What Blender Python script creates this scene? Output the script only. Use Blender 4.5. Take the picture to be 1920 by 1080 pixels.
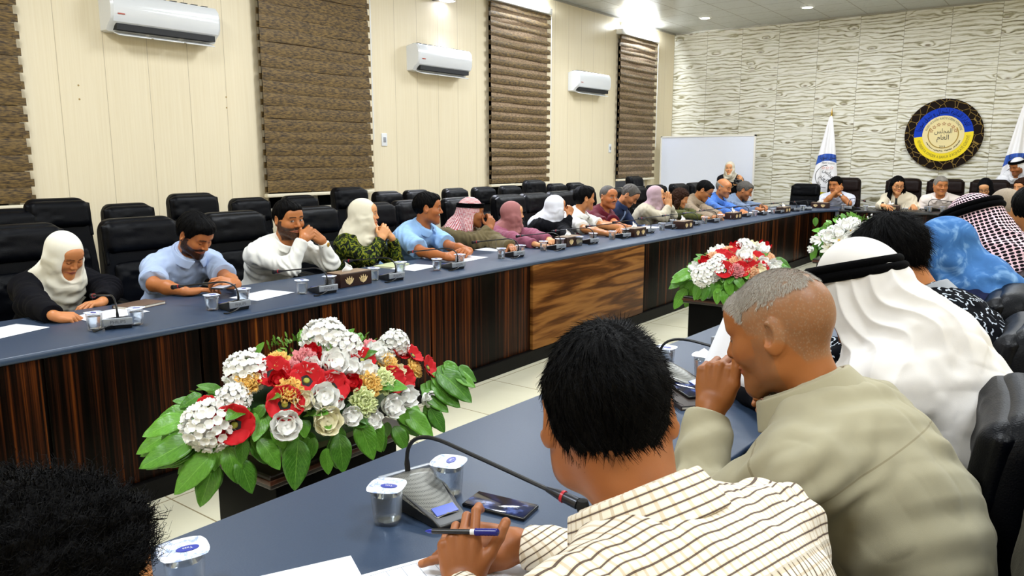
import bpy, bmesh, math, random
import numpy as np
from mathutils import Vector, Matrix, Euler
C = bpy.context.scene.collection
SC = bpy.context.scene
PI = math.pi
for o in list(bpy.data.objects): bpy.data.objects.remove(o)

# ------------------------------------------------------------------ camera
CAMH = 1.55; FPX = 1433.0; PITCH = math.atan(243/1433.); YAWC = math.radians(37.0)
cam_d = bpy.data.cameras.new('camera'); cam = bpy.data.objects.new('camera', cam_d); C.objects.link(cam)
cam.location = (0, 0, CAMH); cam.rotation_euler = (PI/2-PITCH, 0, YAWC)
cam_d.sensor_width = 36; cam_d.lens = FPX/1920*36; cam_d.clip_start = .02; cam_d.clip_end = 60
SC.camera = cam
# ------------------------------------------------------------------ view and world
SC.view_settings.view_transform = 'Standard'; SC.view_settings.look = 'None'
SC.view_settings.exposure = 0.28; SC.view_settings.gamma = 1.0; SC.view_settings.use_curve_mapping = False
w = bpy.data.worlds.new('world'); SC.world = w; w.use_nodes = True
w.node_tree.nodes['Background'].inputs[0].default_value = (.75, .85, 1, 1)
w.node_tree.nodes['Background'].inputs[1].default_value = .10
# room dimensions
XL, XR, YB, YF, ZC = -6.8, 3.2, 14.3, -2.5, 3.94
ZT = .785                                     # table height
# ------------------------------------------------------------------ room lamps (large ceiling fittings)
def area(name, loc, sx, sy, power, col=(.95, 1, 1.05), rot=(0, 0, 0)):
    d = bpy.data.lights.new(name, 'AREA'); d.shape = 'RECTANGLE'; d.size = sx; d.size_y = sy
    d.energy = power; d.color = col
    o = bpy.data.objects.new(name, d); C.objects.link(o); o.location = loc; o.rotation_euler = rot
    return o
for i, (x, y) in enumerate([(-4.6, 1.6), (-4.6, 5.4), (-4.6, 9.2), (-3.6, 11.5), (-1.2, 3.2), (-1.2, 7.0), (-1.2, 10.8), (1.3, 1.0), (1.3, 5.0), (1.3, 9), (-1.6, -.6)]):
    area('ceiling_lamp', (x, y, ZC-.06), 1.2, .6, 66)

# ------------------------------------------------------------------ pixel helpers: a photo pixel onto a real plane of the room
_f = np.array([-math.sin(YAWC)*math.cos(PITCH), math.cos(YAWC)*math.cos(PITCH), -math.sin(PITCH)])
_r = np.array([math.cos(YAWC), math.sin(YAWC), 0]); _u = np.cross(_r, _f); _c = np.array([0, 0, CAMH])
def ray(px, py): return _f + _r*(px-960)/FPX - _u*(py-540)/FPX
def onz(px, py, z=ZT): d = ray(px, py); return _c + d*(z-CAMH)/d[2]
def onx(px, py, x): d = ray(px, py); return _c + d*x/d[0]
def ony(px, py, y): d = ray(px, py); return _c + d*y/d[1]
def ond(px, py, d): return _c + ray(px, py)*d

# ------------------------------------------------------------------ materials
def lin(c):
    if isinstance(c, str): c = tuple(int(c[i:i+2], 16)/255 for i in (0, 2, 4))
    return tuple(((x+.055)/1.055)**2.4 if x > .04045 else x/12.92 for x in c[:3])+(1,)
class NT:
    def __init__(s, name):
        s.m = bpy.data.materials.new(name); s.m.use_nodes = True; s.t = s.m.node_tree
        s.b = s.t.nodes['Principled BSDF']
    def n(s, ty, **kw):
        q = s.t.nodes.new('ShaderNode'+ty)
        for k, v in kw.items():
            if k.startswith('_'): setattr(q, k[1:], v)
            else:
                k2 = int(k[1:]) if k[0] == 'i' and k[1:].isdigit() else k.replace('_', ' ')
                if hasattr(v, 'links') or isinstance(v, bpy.types.NodeSocket): s.t.links.new(v, q.inputs[k2])
                else: q.inputs[k2].default_value = v
        return q
    def ln(s, a, b): s.t.links.new(a, b)
    def set(s, k, v):
        if isinstance(v, bpy.types.NodeSocket): s.t.links.new(v, s.b.inputs[k])
        else: s.b.inputs[k].default_value = v
    def math(s, op, a, b=0.0, c=None):
        q = s.t.nodes.new('ShaderNodeMath'); q.operation = op
        for i, v in enumerate((a, b) if c is None else (a, b, c)):
            if isinstance(v, bpy.types.NodeSocket): s.t.links.new(v, q.inputs[i])
            else: q.inputs[i].default_value = v
        return q.outputs[0]
    def mix(s, f, a, b, bt='MIX'):
        q = s.t.nodes.new('ShaderNodeMix'); q.data_type = 'RGBA'; q.blend_type = bt
        for k, v in ((0, f), (6, a), (7, b)):
            if isinstance(v, bpy.types.NodeSocket): s.t.links.new(v, q.inputs[k])
            else: q.inputs[k].default_value = v
        return q.outputs[2]
    def ramp(s, f, stops, interp='LINEAR'):
        q = s.t.nodes.new('ShaderNodeValToRGB'); q.color_ramp.interpolation = interp; s.ln(f, q.inputs[0])
        e = q.color_ramp.elements
        while len(e) < len(stops): e.new(.5)
        for i, (p, c) in enumerate(stops): e[i].position = p; e[i].color = c if len(c) == 4 else lin(c)
        return q.outputs[0]
    def bump(s, h, st=.3, d=.01):
        q = s.n('Bump', Strength=st, Distance=d); s.ln(h, q.inputs['Height']); s.set('Normal', q.outputs[0])
    def co(s, kind='Object', scale=(1, 1, 1), rot=(0, 0, 0)):
        tc = s.n('TexCoord'); mp = s.n('Mapping', Scale=scale, Rotation=rot); s.ln(tc.outputs[kind], mp.inputs[0]); return mp.outputs[0]
    def geo(s, scale=(1, 1, 1)):
        g = s.n('NewGeometry'); mp = s.n('Mapping', Scale=scale); s.ln(g.outputs['Position'], mp.inputs[0]); return mp.outputs[0]
_mc = {}
def flat(name, col, rough=.5, metal=0, spec=.5, emit=0, bump=0, bs=200, coat=0, sheen=0):
    key = (name, str(col), rough)
    if key in _mc: return _mc[key]
    t = NT(name); t.set('Base Color', lin(col)); t.set('Roughness', rough); t.set('Metallic', metal)
    t.set('Specular IOR Level', spec); t.set('Coat Weight', coat)
    if emit: t.set('Emission Color', lin(col)); t.set('Emission Strength', emit)
    if bump:
        nz = t.n('TexNoise', Scale=bs, Detail=3.0, Vector=t.co('Object')); t.bump(nz.outputs[0], bump, .002)
    _mc[key] = t.m; return t.m
def cloth(name, col, col2=None, rough=.85, scale=30, weave=900, seam=None, amt=.5):
    """woven cloth with slight colour variation"""
    t = NT(name); a = lin(col); b = lin(col2) if col2 else tuple(x*.86 for x in a[:3])+(1,)
    nz = t.n('TexNoise', Scale=scale, Detail=4.0, Vector=t.co('Object'))
    f = t.math('MULTIPLY', nz.outputs[0], amt)
    c = t.mix(f, a, b)
    if seam:      # stitched yoke and armhole seams
        uv = t.n('UVMap').outputs[0]; sp = t.n('SeparateXYZ'); t.ln(uv, sp.inputs[0])
        m = t.math('MAXIMUM', t.math('LESS_THAN', t.math('ABSOLUTE', t.math('ADD', sp.outputs[1], .125)), .0016), t.math('LESS_THAN', t.math('ABSOLUTE', t.math('SUBTRACT', sp.outputs[1], 2.945)), .003))
        c = t.mix(t.math('MULTIPLY', m, .55), c, lin(seam))
    t.set('Base Color', c); t.set('Roughness', rough); t.set('Specular IOR Level', .2)
    t.set('Sheen Weight', .10 if max(a[:3]) > .06 else 0.0)
    if max(a[:3]) < .06: t.set('Specular IOR Level', .08)
    n2 = t.n('TexNoise', Scale=weave, Detail=1.0, Vector=t.co('Object')); t.bump(n2.outputs[0], .25, .001)
    return t.m

# ------------------------------------------------------------------ mesh helpers
def link(name, me, mats=None, parent=None, loc=None):
    o = bpy.data.objects.new(name, me); C.objects.link(o)
    if mats is not None:
        for m in (mats if isinstance(mats, (list, tuple)) else [mats]): me.materials.append(m)
    if parent is not None: o.parent = parent
    if loc is not None: o.location = loc
    return o
def tag(o, label=None, cat=None, group=None, kind=None):
    if label: o['label'] = label
    if cat: o['category'] = cat
    if group: o['group'] = group
    if kind: o['kind'] = kind
    return o
def thing(name, label, cat, loc=(0, 0, 0), rz=0, group=None):
    o = bpy.data.objects.new(name, None); C.objects.link(o); o.location = [float(v) for v in loc]; o.rotation_euler = (0, 0, rz)
    o.empty_display_size = .1
    return tag(o, label, cat, group)
def copytree(o, parent=None):
    c = o.copy(); C.objects.link(c); c.parent = parent
    for ch in list(o.children): copytree(ch, c)
    return c
class MB:
    """collects shapes into one mesh"""
    def __init__(s): s.v = []; s.f = []; s.mi = []; s.M = Matrix()
    def add(s, vs, fs, mi=0):
        b = len(s.v); s.v += [tuple(s.M @ Vector(v)) for v in vs]; s.f += [tuple(i+b for i in f) for f in fs]; s.mi += [mi]*len(fs); return s
    def box(s, x0, x1, y0, y1, z0, z1, mi=0, M=None):
        vs = [(x, y, z) for x in (x0, x1) for y in (y0, y1) for z in (z0, z1)]
        if M is not None: vs = [tuple(M @ Vector(v)) for v in vs]
        return s.add(vs, [(0, 1, 3, 2), (4, 6, 7, 5), (0, 4, 5, 1), (2, 3, 7, 6), (0, 2, 6, 4), (1, 5, 7, 3)], mi)
    def rbox(s, x0, x1, y0, y1, z0, z1, r=.01, seg=3, mi=0, M=None):
        """rounded box as a superellipsoid-like shell: extruded rounded rectangle with rounded rims"""
        n = seg; ring = []
        for cx, cy, a0 in ((x1-r, y1-r, 0), (x0+r, y1-r, 90), (x0+r, y0+r, 180), (x1-r, y0+r, 270)):
            for i in range(n+1):
                a = math.radians(a0+90*i/n); ring.append((cx, cy, math.cos(a), math.sin(a)))
        vs = []; L = len(ring); rows = []
        for i in range(n+1):
            t = PI/2*i/n; rows.append((z0+r-r*math.cos(t), r*math.sin(t)))
        for i in range(n+1):
            t = PI/2*i/n; rows.append((z1-r+r*math.sin(t), r*math.cos(t)))
        for z, rr in rows:
            for cx, cy, c, q in ring: vs.append((cx+c*rr, cy+q*rr, z))
        fs = []
        for j in range(len(rows)-1):
            for i in range(L): fs.append((j*L+i, j*L+(i+1) % L, (j+1)*L+(i+1) % L, (j+1)*L+i))
        fs.append(tuple(range(L))[::-1]); fs.append(tuple((len(rows)-1)*L+i for i in range(L)))
        if M is not None: vs = [tuple(M @ Vector(v)) for v in vs]
        return s.add(vs, fs, mi)
    def tube(s, pts, r, seg=10, mi=0, cap=True, flat=1.0):
        pts = [Vector(p) for p in pts]; n = len(pts); rs = r if isinstance(r, (list, tuple)) else [r]*n
        vs = []; up = None
        for i, p in enumerate(pts):
            d = (pts[min(i+1, n-1)]-pts[max(i-1, 0)]); d = d.normalized() if d.length > 1e-9 else Vector((0, 0, 1))
            if up is None: up = Vector((0, 0, 1)) if abs(d.z) < .9 else Vector((1, 0, 0))
            a = d.cross(up); a = a.normalized() if a.length > 1e-6 else Vector((1, 0, 0)); b = a.cross(d); up = b
            for k in range(seg):
                t = 2*PI*k/seg; vs.append(tuple(p+(a*math.cos(t)+b*math.sin(t)*flat)*rs[i]))
        fs = [(i*seg+k, i*seg+(k+1) % seg, (i+1)*seg+(k+1) % seg, (i+1)*seg+k) for i in range(n-1) for k in range(seg)]
        if cap: fs += [tuple(range(seg))[::-1], tuple((n-1)*seg+k for k in range(seg))]
        return s.add(vs, fs, mi)
    def lathe(s, prof, seg=24, c=(0, 0, 0), mi=0, sx=1, sy=1):
        vs = []; n = len(prof)
        for r, z in prof:
            for k in range(seg):
                t = 2*PI*k/seg; vs.append((c[0]+r*math.cos(t)*sx, c[1]+r*math.sin(t)*sy, c[2]+z))
        fs = [(i*seg+k, i*seg+(k+1) % seg, (i+1)*seg+(k+1) % seg, (i+1)*seg+k) for i in range(n-1) for k in range(seg)]
        fs += [tuple(range(seg))[::-1], tuple((n-1)*seg+k for k in range(seg))]
        return s.add(vs, fs, mi)
    def grid(s, fn, nu, nv, mi=0, thick=None, close=False):
        vs = [tuple(fn(i/(nu-1), j/(nv-1))) for j in range(nv) for i in range(nu)]
        fs = [(j*nu+i, j*nu+i+1, (j+1)*nu+i+1, (j+1)*nu+i) for j in range(nv-1) for i in range(nu-1)]
        return s.add(vs, fs, mi)
    def build(s, name, mats, parent=None, smooth=True, angle=40, loc=None, solid=0, subsurf=0, bevel=0):
        me = bpy.data.meshes.new(name); me.from_pydata(s.v, [], s.f)
        me.polygons.foreach_set('material_index', s.mi)
        if smooth:
            me.polygons.foreach_set('use_smooth', [True]*len(me.polygons))
            me.update()
            if angle < 180: me.set_sharp_from_angle(angle=math.radians(angle))
        me.update(); o = link(name, me, mats, parent, loc)
        if bevel: m = o.modifiers.new('b', 'BEVEL'); m.width = bevel; m.segments = 2; m.limit_method = 'ANGLE'
        if solid: m = o.modifiers.new('s', 'SOLIDIFY'); m.thickness = solid; m.offset = 0
        if subsurf: m = o.modifiers.new('u', 'SUBSURF'); m.levels = subsurf; m.render_levels = subsurf
        return o
def text_mesh(txt, size=1, extrude=0.0, align='CENTER'):
    """text as plain arrays (verts Nx3, faces)"""
    c = bpy.data.curves.new('t', 'FONT'); c.body = txt; c.size = size; c.align_x = align; c.extrude = extrude; c.resolution_u = 3
    o = bpy.data.objects.new('t', c); C.objects.link(o)
    dg = bpy.context.evaluated_depsgraph_get(); me = bpy.data.meshes.new_from_object(o.evaluated_get(dg))
    vs = [tuple(v.co) for v in me.vertices]; fs = [tuple(p.vertices) for p in me.polygons]
    bpy.data.objects.remove(o); bpy.data.curves.remove(c); bpy.data.meshes.remove(me)
    return vs, fs
# Arabic letters: isolated, final, initial, medial presentation forms
_AR = {'ا': (0xFE8D, 0xFE8E, 0, 0), 'إ': (0xFE87, 0xFE88, 0, 0), 'ل': (0xFEDD, 0xFEDE, 0xFEDF, 0xFEE0), 'م': (0xFEE1, 0xFEE2, 0xFEE3, 0xFEE4),
 'ج': (0xFE9D, 0xFE9E, 0xFE9F, 0xFEA0), 'س': (0xFEB1, 0xFEB2, 0xFEB3, 0xFEB4), 'ع': (0xFEC9, 0xFECA, 0xFECB, 0xFECC), 'د': (0xFEA9, 0xFEAA, 0, 0),
 'ر': (0xFEAD, 0xFEAE, 0, 0), 'ة': (0xFE93, 0xFE94, 0, 0), 'ذ': (0xFEAB, 0xFEAC, 0, 0), 'ت': (0xFE95, 0xFE96, 0xFE97, 0xFE98), 'ي': (0xFEF1, 0xFEF2, 0xFEF3, 0xFEF4),
 'ش': (0xFEB5, 0xFEB6, 0xFEB7, 0xFEB8), 'و': (0xFEED, 0xFEEE, 0, 0), 'ق': (0xFED5, 0xFED6, 0xFED7, 0xFED8)}
def arabic(s):
    out = []
    for i, ch in enumerate(s):
        if ch not in _AR: out.append(ch); continue
        f = _AR[ch]; prev = i > 0 and s[i-1] in _AR and _AR[s[i-1]][2]; nxt = i+1 < len(s) and s[i+1] in _AR and f[2]
        out.append(chr(f[3] if prev and nxt else f[1] if prev else f[2] if nxt else f[0]))
    return ''.join(reversed(out))
def bez(a, b, c, d, n=12):
    a, b, c, d = map(Vector, (a, b, c, d))
    return [a*(1-t)**3+b*3*t*(1-t)**2+c*3*t*t*(1-t)+d*t**3 for t in (i/(n-1) for i in range(n))]
# ================================================================== the room
def m_wall():
    t = NT('cream_panelling'); p = t.geo(); sp = t.n('SeparateXYZ'); t.ln(p, sp.inputs[0])
    mp = t.n('Mapping', Vector=p, Scale=(60, 60, 1.2)); nz = t.n('TexNoise', Scale=1.0, Detail=5.0, Vector=mp.outputs[0])
    mp2 = t.n('Mapping', Vector=p, Scale=(1, 1, .25)); n2 = t.n('TexNoise', Scale=1.3, Detail=2.0, Vector=mp2.outputs[0])
    c = t.mix(t.math('MULTIPLY', nz.outputs[0], .9), lin('f6ebd0'), lin('e0cea8'))
    c = t.mix(t.math('MULTIPLY', n2.outputs[0], .4), c, lin('f1e5c8'))
    fr = t.math('FRACT', t.math('DIVIDE', t.math('ADD', sp.outputs[1], .14), .38))
    d = t.math('ABSOLUTE', t.math('SUBTRACT', fr, .5)); g = t.math('GREATER_THAN', d, .493)
    c = t.mix(t.math('MULTIPLY', g, .5), c, lin('8c7650')); t.set('Base Color', c); t.set('Roughness', .42)
    t.set('Specular IOR Level', .35)
    h = t.math('SUBTRACT', t.math('MULTIPLY', nz.outputs[0], .15), g); t.bump(h, .4, .003)
    return t.m
def m_stone():
    t = NT('wood_print_tiles'); p = t.geo(); sp = t.n('SeparateXYZ'); t.ln(p, sp.inputs[0])
    X = t.math('DIVIDE', t.math('ADD', sp.outputs[0], 6.8), .68); Z = t.math('DIVIDE', sp.outputs[2], .76)
    ix = t.math('FLOOR', X); iz = t.math('FLOOR', Z)
    cb = t.n('CombineXYZ', X=ix, Y=iz); wn = t.n('TexWhiteNoise', Vector=cb.outputs[0]); wn.noise_dimensions = '2D'
    off = t.math('MULTIPLY', wn.outputs[0], 7.0)
    # grain coordinates inside the tile
    cx = t.n('CombineXYZ', X=t.math('ADD', t.math('MULTIPLY', sp.outputs[0], 2.1), off), Y=off, Z=t.math('ADD', t.math('MULTIPLY', sp.outputs[2], 6.0), off))
    vor = t.n('TexVoronoi', Scale=.95, Randomness=.8, Vector=cx.outputs[0]); vor.voronoi_dimensions = '3D'
    vd = vor.outputs['Distance']
    knot = t.math('SUBTRACT', 1.0, t.n('MapRange', Value=vd, From_Min=0.0, From_Max=.5).outputs[0])
    nz = t.n('TexNoise', Scale=1.0, Detail=4.0, Vector=cx.outputs[0])
    ph = t.math('ADD', t.math('ADD', t.math('MULTIPLY', sp.outputs[2], 19.0), off), t.math('ADD', t.math('MULTIPLY', nz.outputs[0], 3.2), t.math('MULTIPLY', t.math('POWER', knot, 2.0), 2.6)))
    s1 = t.math('MULTIPLY', t.math('ADD', t.math('SINE', t.math('MULTIPLY', ph, 5.2)), 1.0), .5)
    fine = t.n('TexNoise', Scale=1.0, Detail=6.0, Vector=t.geo((3, 3, 90)))
    v = t.math('ADD', t.math('MULTIPLY', t.math('POWER', s1, 2.6), t.math('MULTIPLY', nz.outputs[0], 1.15)), t.math('MULTIPLY', t.math('SUBTRACT', fine.outputs[0], .40), 1.7))
    c = t.ramp(v, [(0, 'f2f0e8'), (.35, 'dfdbca'), (.65, 'b3ac8e'), (.9, '857c5c'), (1, '6a6144')])
    kd = t.n('MapRange', Value=vd, From_Min=.04, From_Max=.13).outputs[0]
    c = t.mix(t.math('MULTIPLY', t.math('SUBTRACT', 1.0, kd), .85), c, lin('6e5c3c'))
    # seams and the embossed brick relief
    fx = t.math('ABSOLUTE', t.math('SUBTRACT', t.math('FRACT', X), .5)); fz = t.math('ABSOLUTE', t.math('SUBTRACT', t.math('FRACT', Z), .5))
    seam = t.math('MAXIMUM', t.math('GREATER_THAN', fx, .493), t.math('GREATER_THAN', fz, .495))
    c = t.mix(t.math('MULTIPLY', seam, .45), c, lin('6f6346'))
    cb2 = t.n('CombineXYZ', X=sp.outputs[0], Y=sp.outputs[2]); br = t.n('TexBrick', Scale=1.0, Vector=cb2.outputs[0])
    for k, q in (('Mortar Size', .004), ('Brick Width', .19), ('Row Height', .0633), ('Mortar Smooth', .6)): br.inputs[k].default_value = q
    t.set('Base Color', c); t.set('Roughness', .45)
    h = t.math('SUBTRACT', t.math('SUBTRACT', t.math('MULTIPLY', nz.outputs[0], .3), br.outputs['Fac']), seam); t.bump(h, .45, .006)
    return t.m
def m_ceiling():
    t = NT('ceiling_tiles'); p = t.geo(); sp = t.n('SeparateXYZ'); t.ln(p, sp.inputs[0])
    g = None
    for ax, o in ((0, .3), (1, .1)):
        fr = t.math('FRACT', t.math('DIVIDE', t.math('ADD', sp.outputs[ax], o), .6)); d = t.math('GREATER_THAN', t.math('ABSOLUTE', t.math('SUBTRACT', fr, .5)), .487)
        g = d if g is None else t.math('MAXIMUM', g, d)
    nz = t.n('TexNoise', Scale=5.0, Detail=8.0, Vector=p)
    r = t.ramp(nz.outputs[0], [(.47, (0, 0, 0, 1)), (.5, (1, 1, 1, 1)), (.53, (0, 0, 0, 1))])
    c = t.mix(t.math('MULTIPLY', r, .35), lin('c6cacb'), lin('9fa3a2')); c = t.mix(g, c, lin('8d8a84'))
    t.set('Base Color', c); t.set('Roughness', .28); t.set('Metallic', .35); t.bump(t.math('SUBTRACT', r, t.math('MULTIPLY', g, 2.0)), .25, .002)
    return t.m
def m_floor():
    t = NT('floor_tiles'); p = t.geo(); sp = t.n('SeparateXYZ'); t.ln(p, sp.inputs[0])
    g = None
    for ax in (0, 1):
        fr = t.math('FRACT', t.math('DIVIDE', t.math('ADD', sp.outputs[ax], .25 if ax == 0 else .1), .6)); d = t.math('GREATER_THAN', t.math('ABSOLUTE', t.math('SUBTRACT', fr, .5)), .494)
        g = d if g is None else t.math('MAXIMUM', g, d)
    nz = t.n('TexNoise', Scale=2.2, Detail=6.0, Distortion=.6, Vector=p)
    c = t.mix(t.math('MULTIPLY', nz.outputs[0], .8), lin('e6e2cc'), lin('cbc4a2')); c = t.mix(g, c, lin('96896a'))
    t.set('Base Color', c); t.set('Roughness', .16); t.set('Specular IOR Level', .5); t.bump(t.math('MULTIPLY', g, -1.0), .2, .002)
    return t.m
M_WALL, M_STONE, M_CEIL, M_FLOOR = m_wall(), m_stone(), m_ceiling(), m_floor()
WH = flat('white_plastic', 'eef0f2', .25, coat=.3); BLK = flat('black_plastic', '08090b', .35); ALU = flat('aluminium', 'c9ccd0', .3, 1)
DARKG = flat('night_glass', '050608', .08)
def struct(name, mb, mats, **kw):
    o = mb.build(name, mats, smooth=False, **kw); o['kind'] = 'structure'; return o
struct('floor', MB().box(XL-.2, XR+.2, YF-.2, YB+.2, -.12, 0), M_FLOOR)
struct('ceiling', MB().box(XL-.2, XR+.2, YF-.2, YB+.2, ZC, ZC+.12), M_CEIL)
# left wall with four window openings
WY = [(1.17, 2.58), (4.77, 6.2), (8.43, 9.84), (12.02, 13.38)]; WZ0, WZ1 = .98, 3.6
lw = MB(); y = YF-.2
for a, b in WY:
    lw.box(XL-.2, XL, y, a+.06, 0, ZC); lw.box(XL-.2, XL, a+.06, b-.06, 0, WZ0); lw.box(XL-.2, XL, a+.06, b-.06, WZ1, ZC); y = b-.06
lw.box(XL-.2, XL, y, YB+.2, 0, ZC); struct('wall_left', lw, M_WALL)
struct('wall_back', MB().box(XL, XR, YB, YB+.2, 0, ZC), M_STONE)
struct('wall_right', MB().box(XR, XR+.2, YF-.2, YB+.2, 0, ZC), M_WALL)
struct('wall_front', MB().box(XL, XR, YF-.2, YF, 0, ZC), M_WALL)
struct('baseboard_left', MB().box(XL, XL+.02, YF, YB, 0, .1), flat('skirting', 'c8b48c', .4))
struct('trim_1', MB().box(XL, XL+.03, YF, YB, ZC-.03, ZC).box(XL, XR, YB-.03, YB, ZC-.025, ZC), flat('ceiling_angle', 'a9a69c', .4, .4))
for i, (a, b) in enumerate(WY):
    a += .06; b -= .06
    r = thing('window_%d' % (i+1), None, None, (XL, (a+b)/2, WZ0)); r['kind'] = 'structure'
    w2 = (b-a)/2; H = WZ1-WZ0; f = MB()
    for (y0, y1, z0, z1) in ((-w2, w2, 0, .05), (-w2, w2, H-.05, H), (-w2, -w2+.05, 0, H), (w2-.05, w2, 0, H), (-.025, .025, 0, H)): f.box(-.12, -.05, y0, y1, z0, z1)
    f.build('window_frame', flat('pvc_frame', 'e4e0d4', .35), r, smooth=False)
    MB().box(-.09, -.084, -w2+.04, w2-.04, .04, H-.04).build('pane', DARKG, r, smooth=False)
# ---- zebra roller blinds
def m_blind(name, a, b, alpha):
    t = NT(name); p = t.geo((3, 3, 1)); nz = t.n('TexNoise', Scale=60.0, Detail=3.0, Vector=t.geo((1, .35, 1.6))); n2 = t.n('TexNoise', Scale=1.2, Detail=1.0, Vector=p)
    c = t.mix(t.n('MapRange', Value=nz.outputs[0], From_Min=.35, From_Max=.65).outputs[0], lin(a), lin(b))
    t.set('Base Color', c); t.set('Roughness', .6); t.set('Sheen Weight', .1); t.set('Alpha', alpha)
    return t.m
B_DK = m_blind('blind_band_dark', '33240f', '7c6232', 1); B_LT = m_blind('blind_band_sheer', '7c644a', 'b59a7a', .95)
rb = random.Random(4)
def blind(i, a, b, closed, top, label):
    yc = (a+b)/2; w = (b-a)/2; bot = 1.19
    r = thing('roller_blind', label, 'blind', (XL, yc, bot), 0, 'zebra roller blinds on the left wall')
    P = .125; n = int((top-bot)/P)+1; A, B = MB(), MB()
    for k in range(n):
        z0 = k*P+.012; z1 = min(z0+P*(.56 if not closed else .98), top-bot); sag = rb.uniform(-.006, .006)
        if z0 >= top-bot-.01: continue
        A.grid(lambda u, v: (.088+.006*math.sin(PI*v)+.004*math.sin(u*7+k), -w+2*w*u+(0 if closed is None else 0), z0+(z1-z0)*v+sag*math.sin(u*PI)+.003*math.sin(u*9+k*2)), 18, 4)
        z2 = z0+P*.5; z3 = min(z2+P*.56, top-bot)
        if z2 < top-bot-.01: B.grid(lambda u, v: (.068+.004*math.sin(u*6+k), -w+.028+2*w*u-.056*u*1.0, z2+(z3-z2)*v), 12, 2)
    # the tabs standing out at the sides where the two cloth layers are offset
    T = MB()
    for k in range(n):
        z0 = k*P+.012
        if z0+P*.5 < top-bot: T.box(.06, .066, -w-.012, w+.012, z0+P*.02, z0+P*.5); T.box(.086, .090, w-.02, w+.028, z0+P*.02, z0+P*.5)
    A.build('front_fabric', B_DK, r, smooth=True); B.build('rear_fabric', B_LT, r, smooth=True); T.build('fabric_edge', B_DK, r, smooth=False)
    MB().rbox(.05, .11, -w-.02, w+.02, -.035, .0, .008).build('bottom_bar', flat('blind_bar', 'e9dfc6', .4), r)
    MB().rbox(.0, .12, -w-.03, w+.03, top-bot-.005, top-bot+.085, .012).build('headrail', flat('blind_cassette', 'e8e6e0', .35), r)
    if i > 0: MB().tube([(.1, w+.035, top-bot), (.1, w+.04, .6), (.1, w+.035, .55), (.1, w+.03, .6), (.1, w+.03, top-bot)], .003, 5).build('pull_cord', WH, r)
for i, ((a, b), lab) in enumerate(zip(WY, ('brown striped roller blind nearest the camera, above the chairs by the wall', 'brown striped roller blind between the two nearest air conditioners',
    'brown zebra roller blind with sheer bands between second and farthest air conditioners', 'brown zebra roller blind beside the back wall and white board'))):
    blind(i, a, b, i < 2, 3.66, lab)
# ---- air conditioners
def aircon(y, lab, first=[None]):
    if first[0] is None:
        r = thing('air_conditioner', lab, 'air conditioner', (XL, y, 2.6), 0, 'split air conditioners on the left wall')
        prof = [(0, .30), (.1, .32), (.17, .31), (.205, .27), (.215, .2), (.21, .12), (.19, .075), (.14, .045)]
        W = .5; m = MB()
        ring = [(0, .0)]+[(0, .3)]+prof[1:]+[(.10, .0)]
        vs = []; n = len(ring)
        for yy, s in ((-W, .93), (-W+.02, 1), (W-.02, 1), (W, .93)):
            for x, z in ring: vs.append((x*s, yy, .16+(z-.16)*s))
        fs = [(j*n+i, j*n+(i+1) % n, (j+1)*n+(i+1) % n, (j+1)*n+i) for j in range(3) for i in range(n)]+[tuple(range(n))[::-1], tuple(3*n+i for i in range(n))]
        m.add(vs, fs); m.build('casing', flat('ac_shell', 'e9ecf0', .2, coat=.5), r, angle=35)
        MB().box(.095, .182, -W+.05, W-.05, .012, .062, M=Matrix.Rotation(0, 4, 'X')).build('air_outlet', flat('ac_dark', '14161a', .6), r, smooth=False)
        for k in range(3):
            l = MB(); y0 = -W+.06+k*.3; l.rbox(.10, .20, y0, y0+.28, -.006, .004, .004, M=Matrix.Translation((0, 0, .03)) @ Matrix.Rotation(math.radians(18), 4, 'Y')); l.build('louvre', WH, r)
        g = MB()
        for k in range(9): g.box(.03, .13, -W+.07+k*.1, -W+.13+k*.1, .322, .326)
        g.build('top_grille', flat('ac_dark', '14161a', .6), r, smooth=False)
        MB().box(.2135, .2165, -W+.05, -W+.11, .13, .14).build('maker_badge', flat('badge_red', 'b34a3c', .4), r, smooth=False)
        first[0] = r; return r
    c = copytree(first[0]); c.location.y = y; c['label'] = lab; return c
aircon(3.77, 'white wall air conditioner nearest the camera, left of the brown blind'); aircon(7.4, 'white wall air conditioner under the lit wall lamp'); aircon(11.0, 'white wall air conditioner farthest down the left wall, smallest in view')
# ---- lamps: tube fittings above the two far blinds, flood lamp above the second air conditioner, two ceiling spots
TUBE = flat('tube_glow', 'f2f8ff', .3, emit=22)
def tube_lamp(y, z, lab):
    r = thing('wall_lamp', lab, 'lamp', (XL, y, z))
    MB().rbox(.0, .05, -.62, .62, -.03, .03, .008).build('lamp_housing', WH, r)
    MB().tube([(.075, -.58, 0), (.075, .58, 0)], .016, 10).build('tube', TUBE, r)
tube_lamp(9.15, 3.84, 'lit fluorescent tube lamp above the third blind'); tube_lamp(12.75, 3.84, 'lit fluorescent tube lamp above the blind beside the back wall')
area('tube_light', (XL+.14, 9.15, 3.8), .12, 1.1, 55, (.85, .92, 1), (0, math.radians(60), 0)); area('tube_light', (XL+.14, 12.75, 3.8), .12, 1.1, 100, (.85, .92, 1), (0, math.radians(60), 0))
r = thing('flood_lamp', 'black flood lamp fixed high on the cream wall, shining down it', 'lamp', (XL, 7.5, 3.5))
MB().rbox(.02, .2, -.16, .16, 0, .14, .01, M=Matrix.Rotation(math.radians(8), 4, 'X')).build('lamp_body', BLK, r); MB().box(0, .06, -.03, .03, .03, .25).build('bracket', BLK, r, smooth=False)
MB().box(.05, .17, -.11, .11, -.008, -.002).build('lamp_glass', flat('flood_glow', 'e8ecff', .3, emit=14), r, smooth=False)
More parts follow.
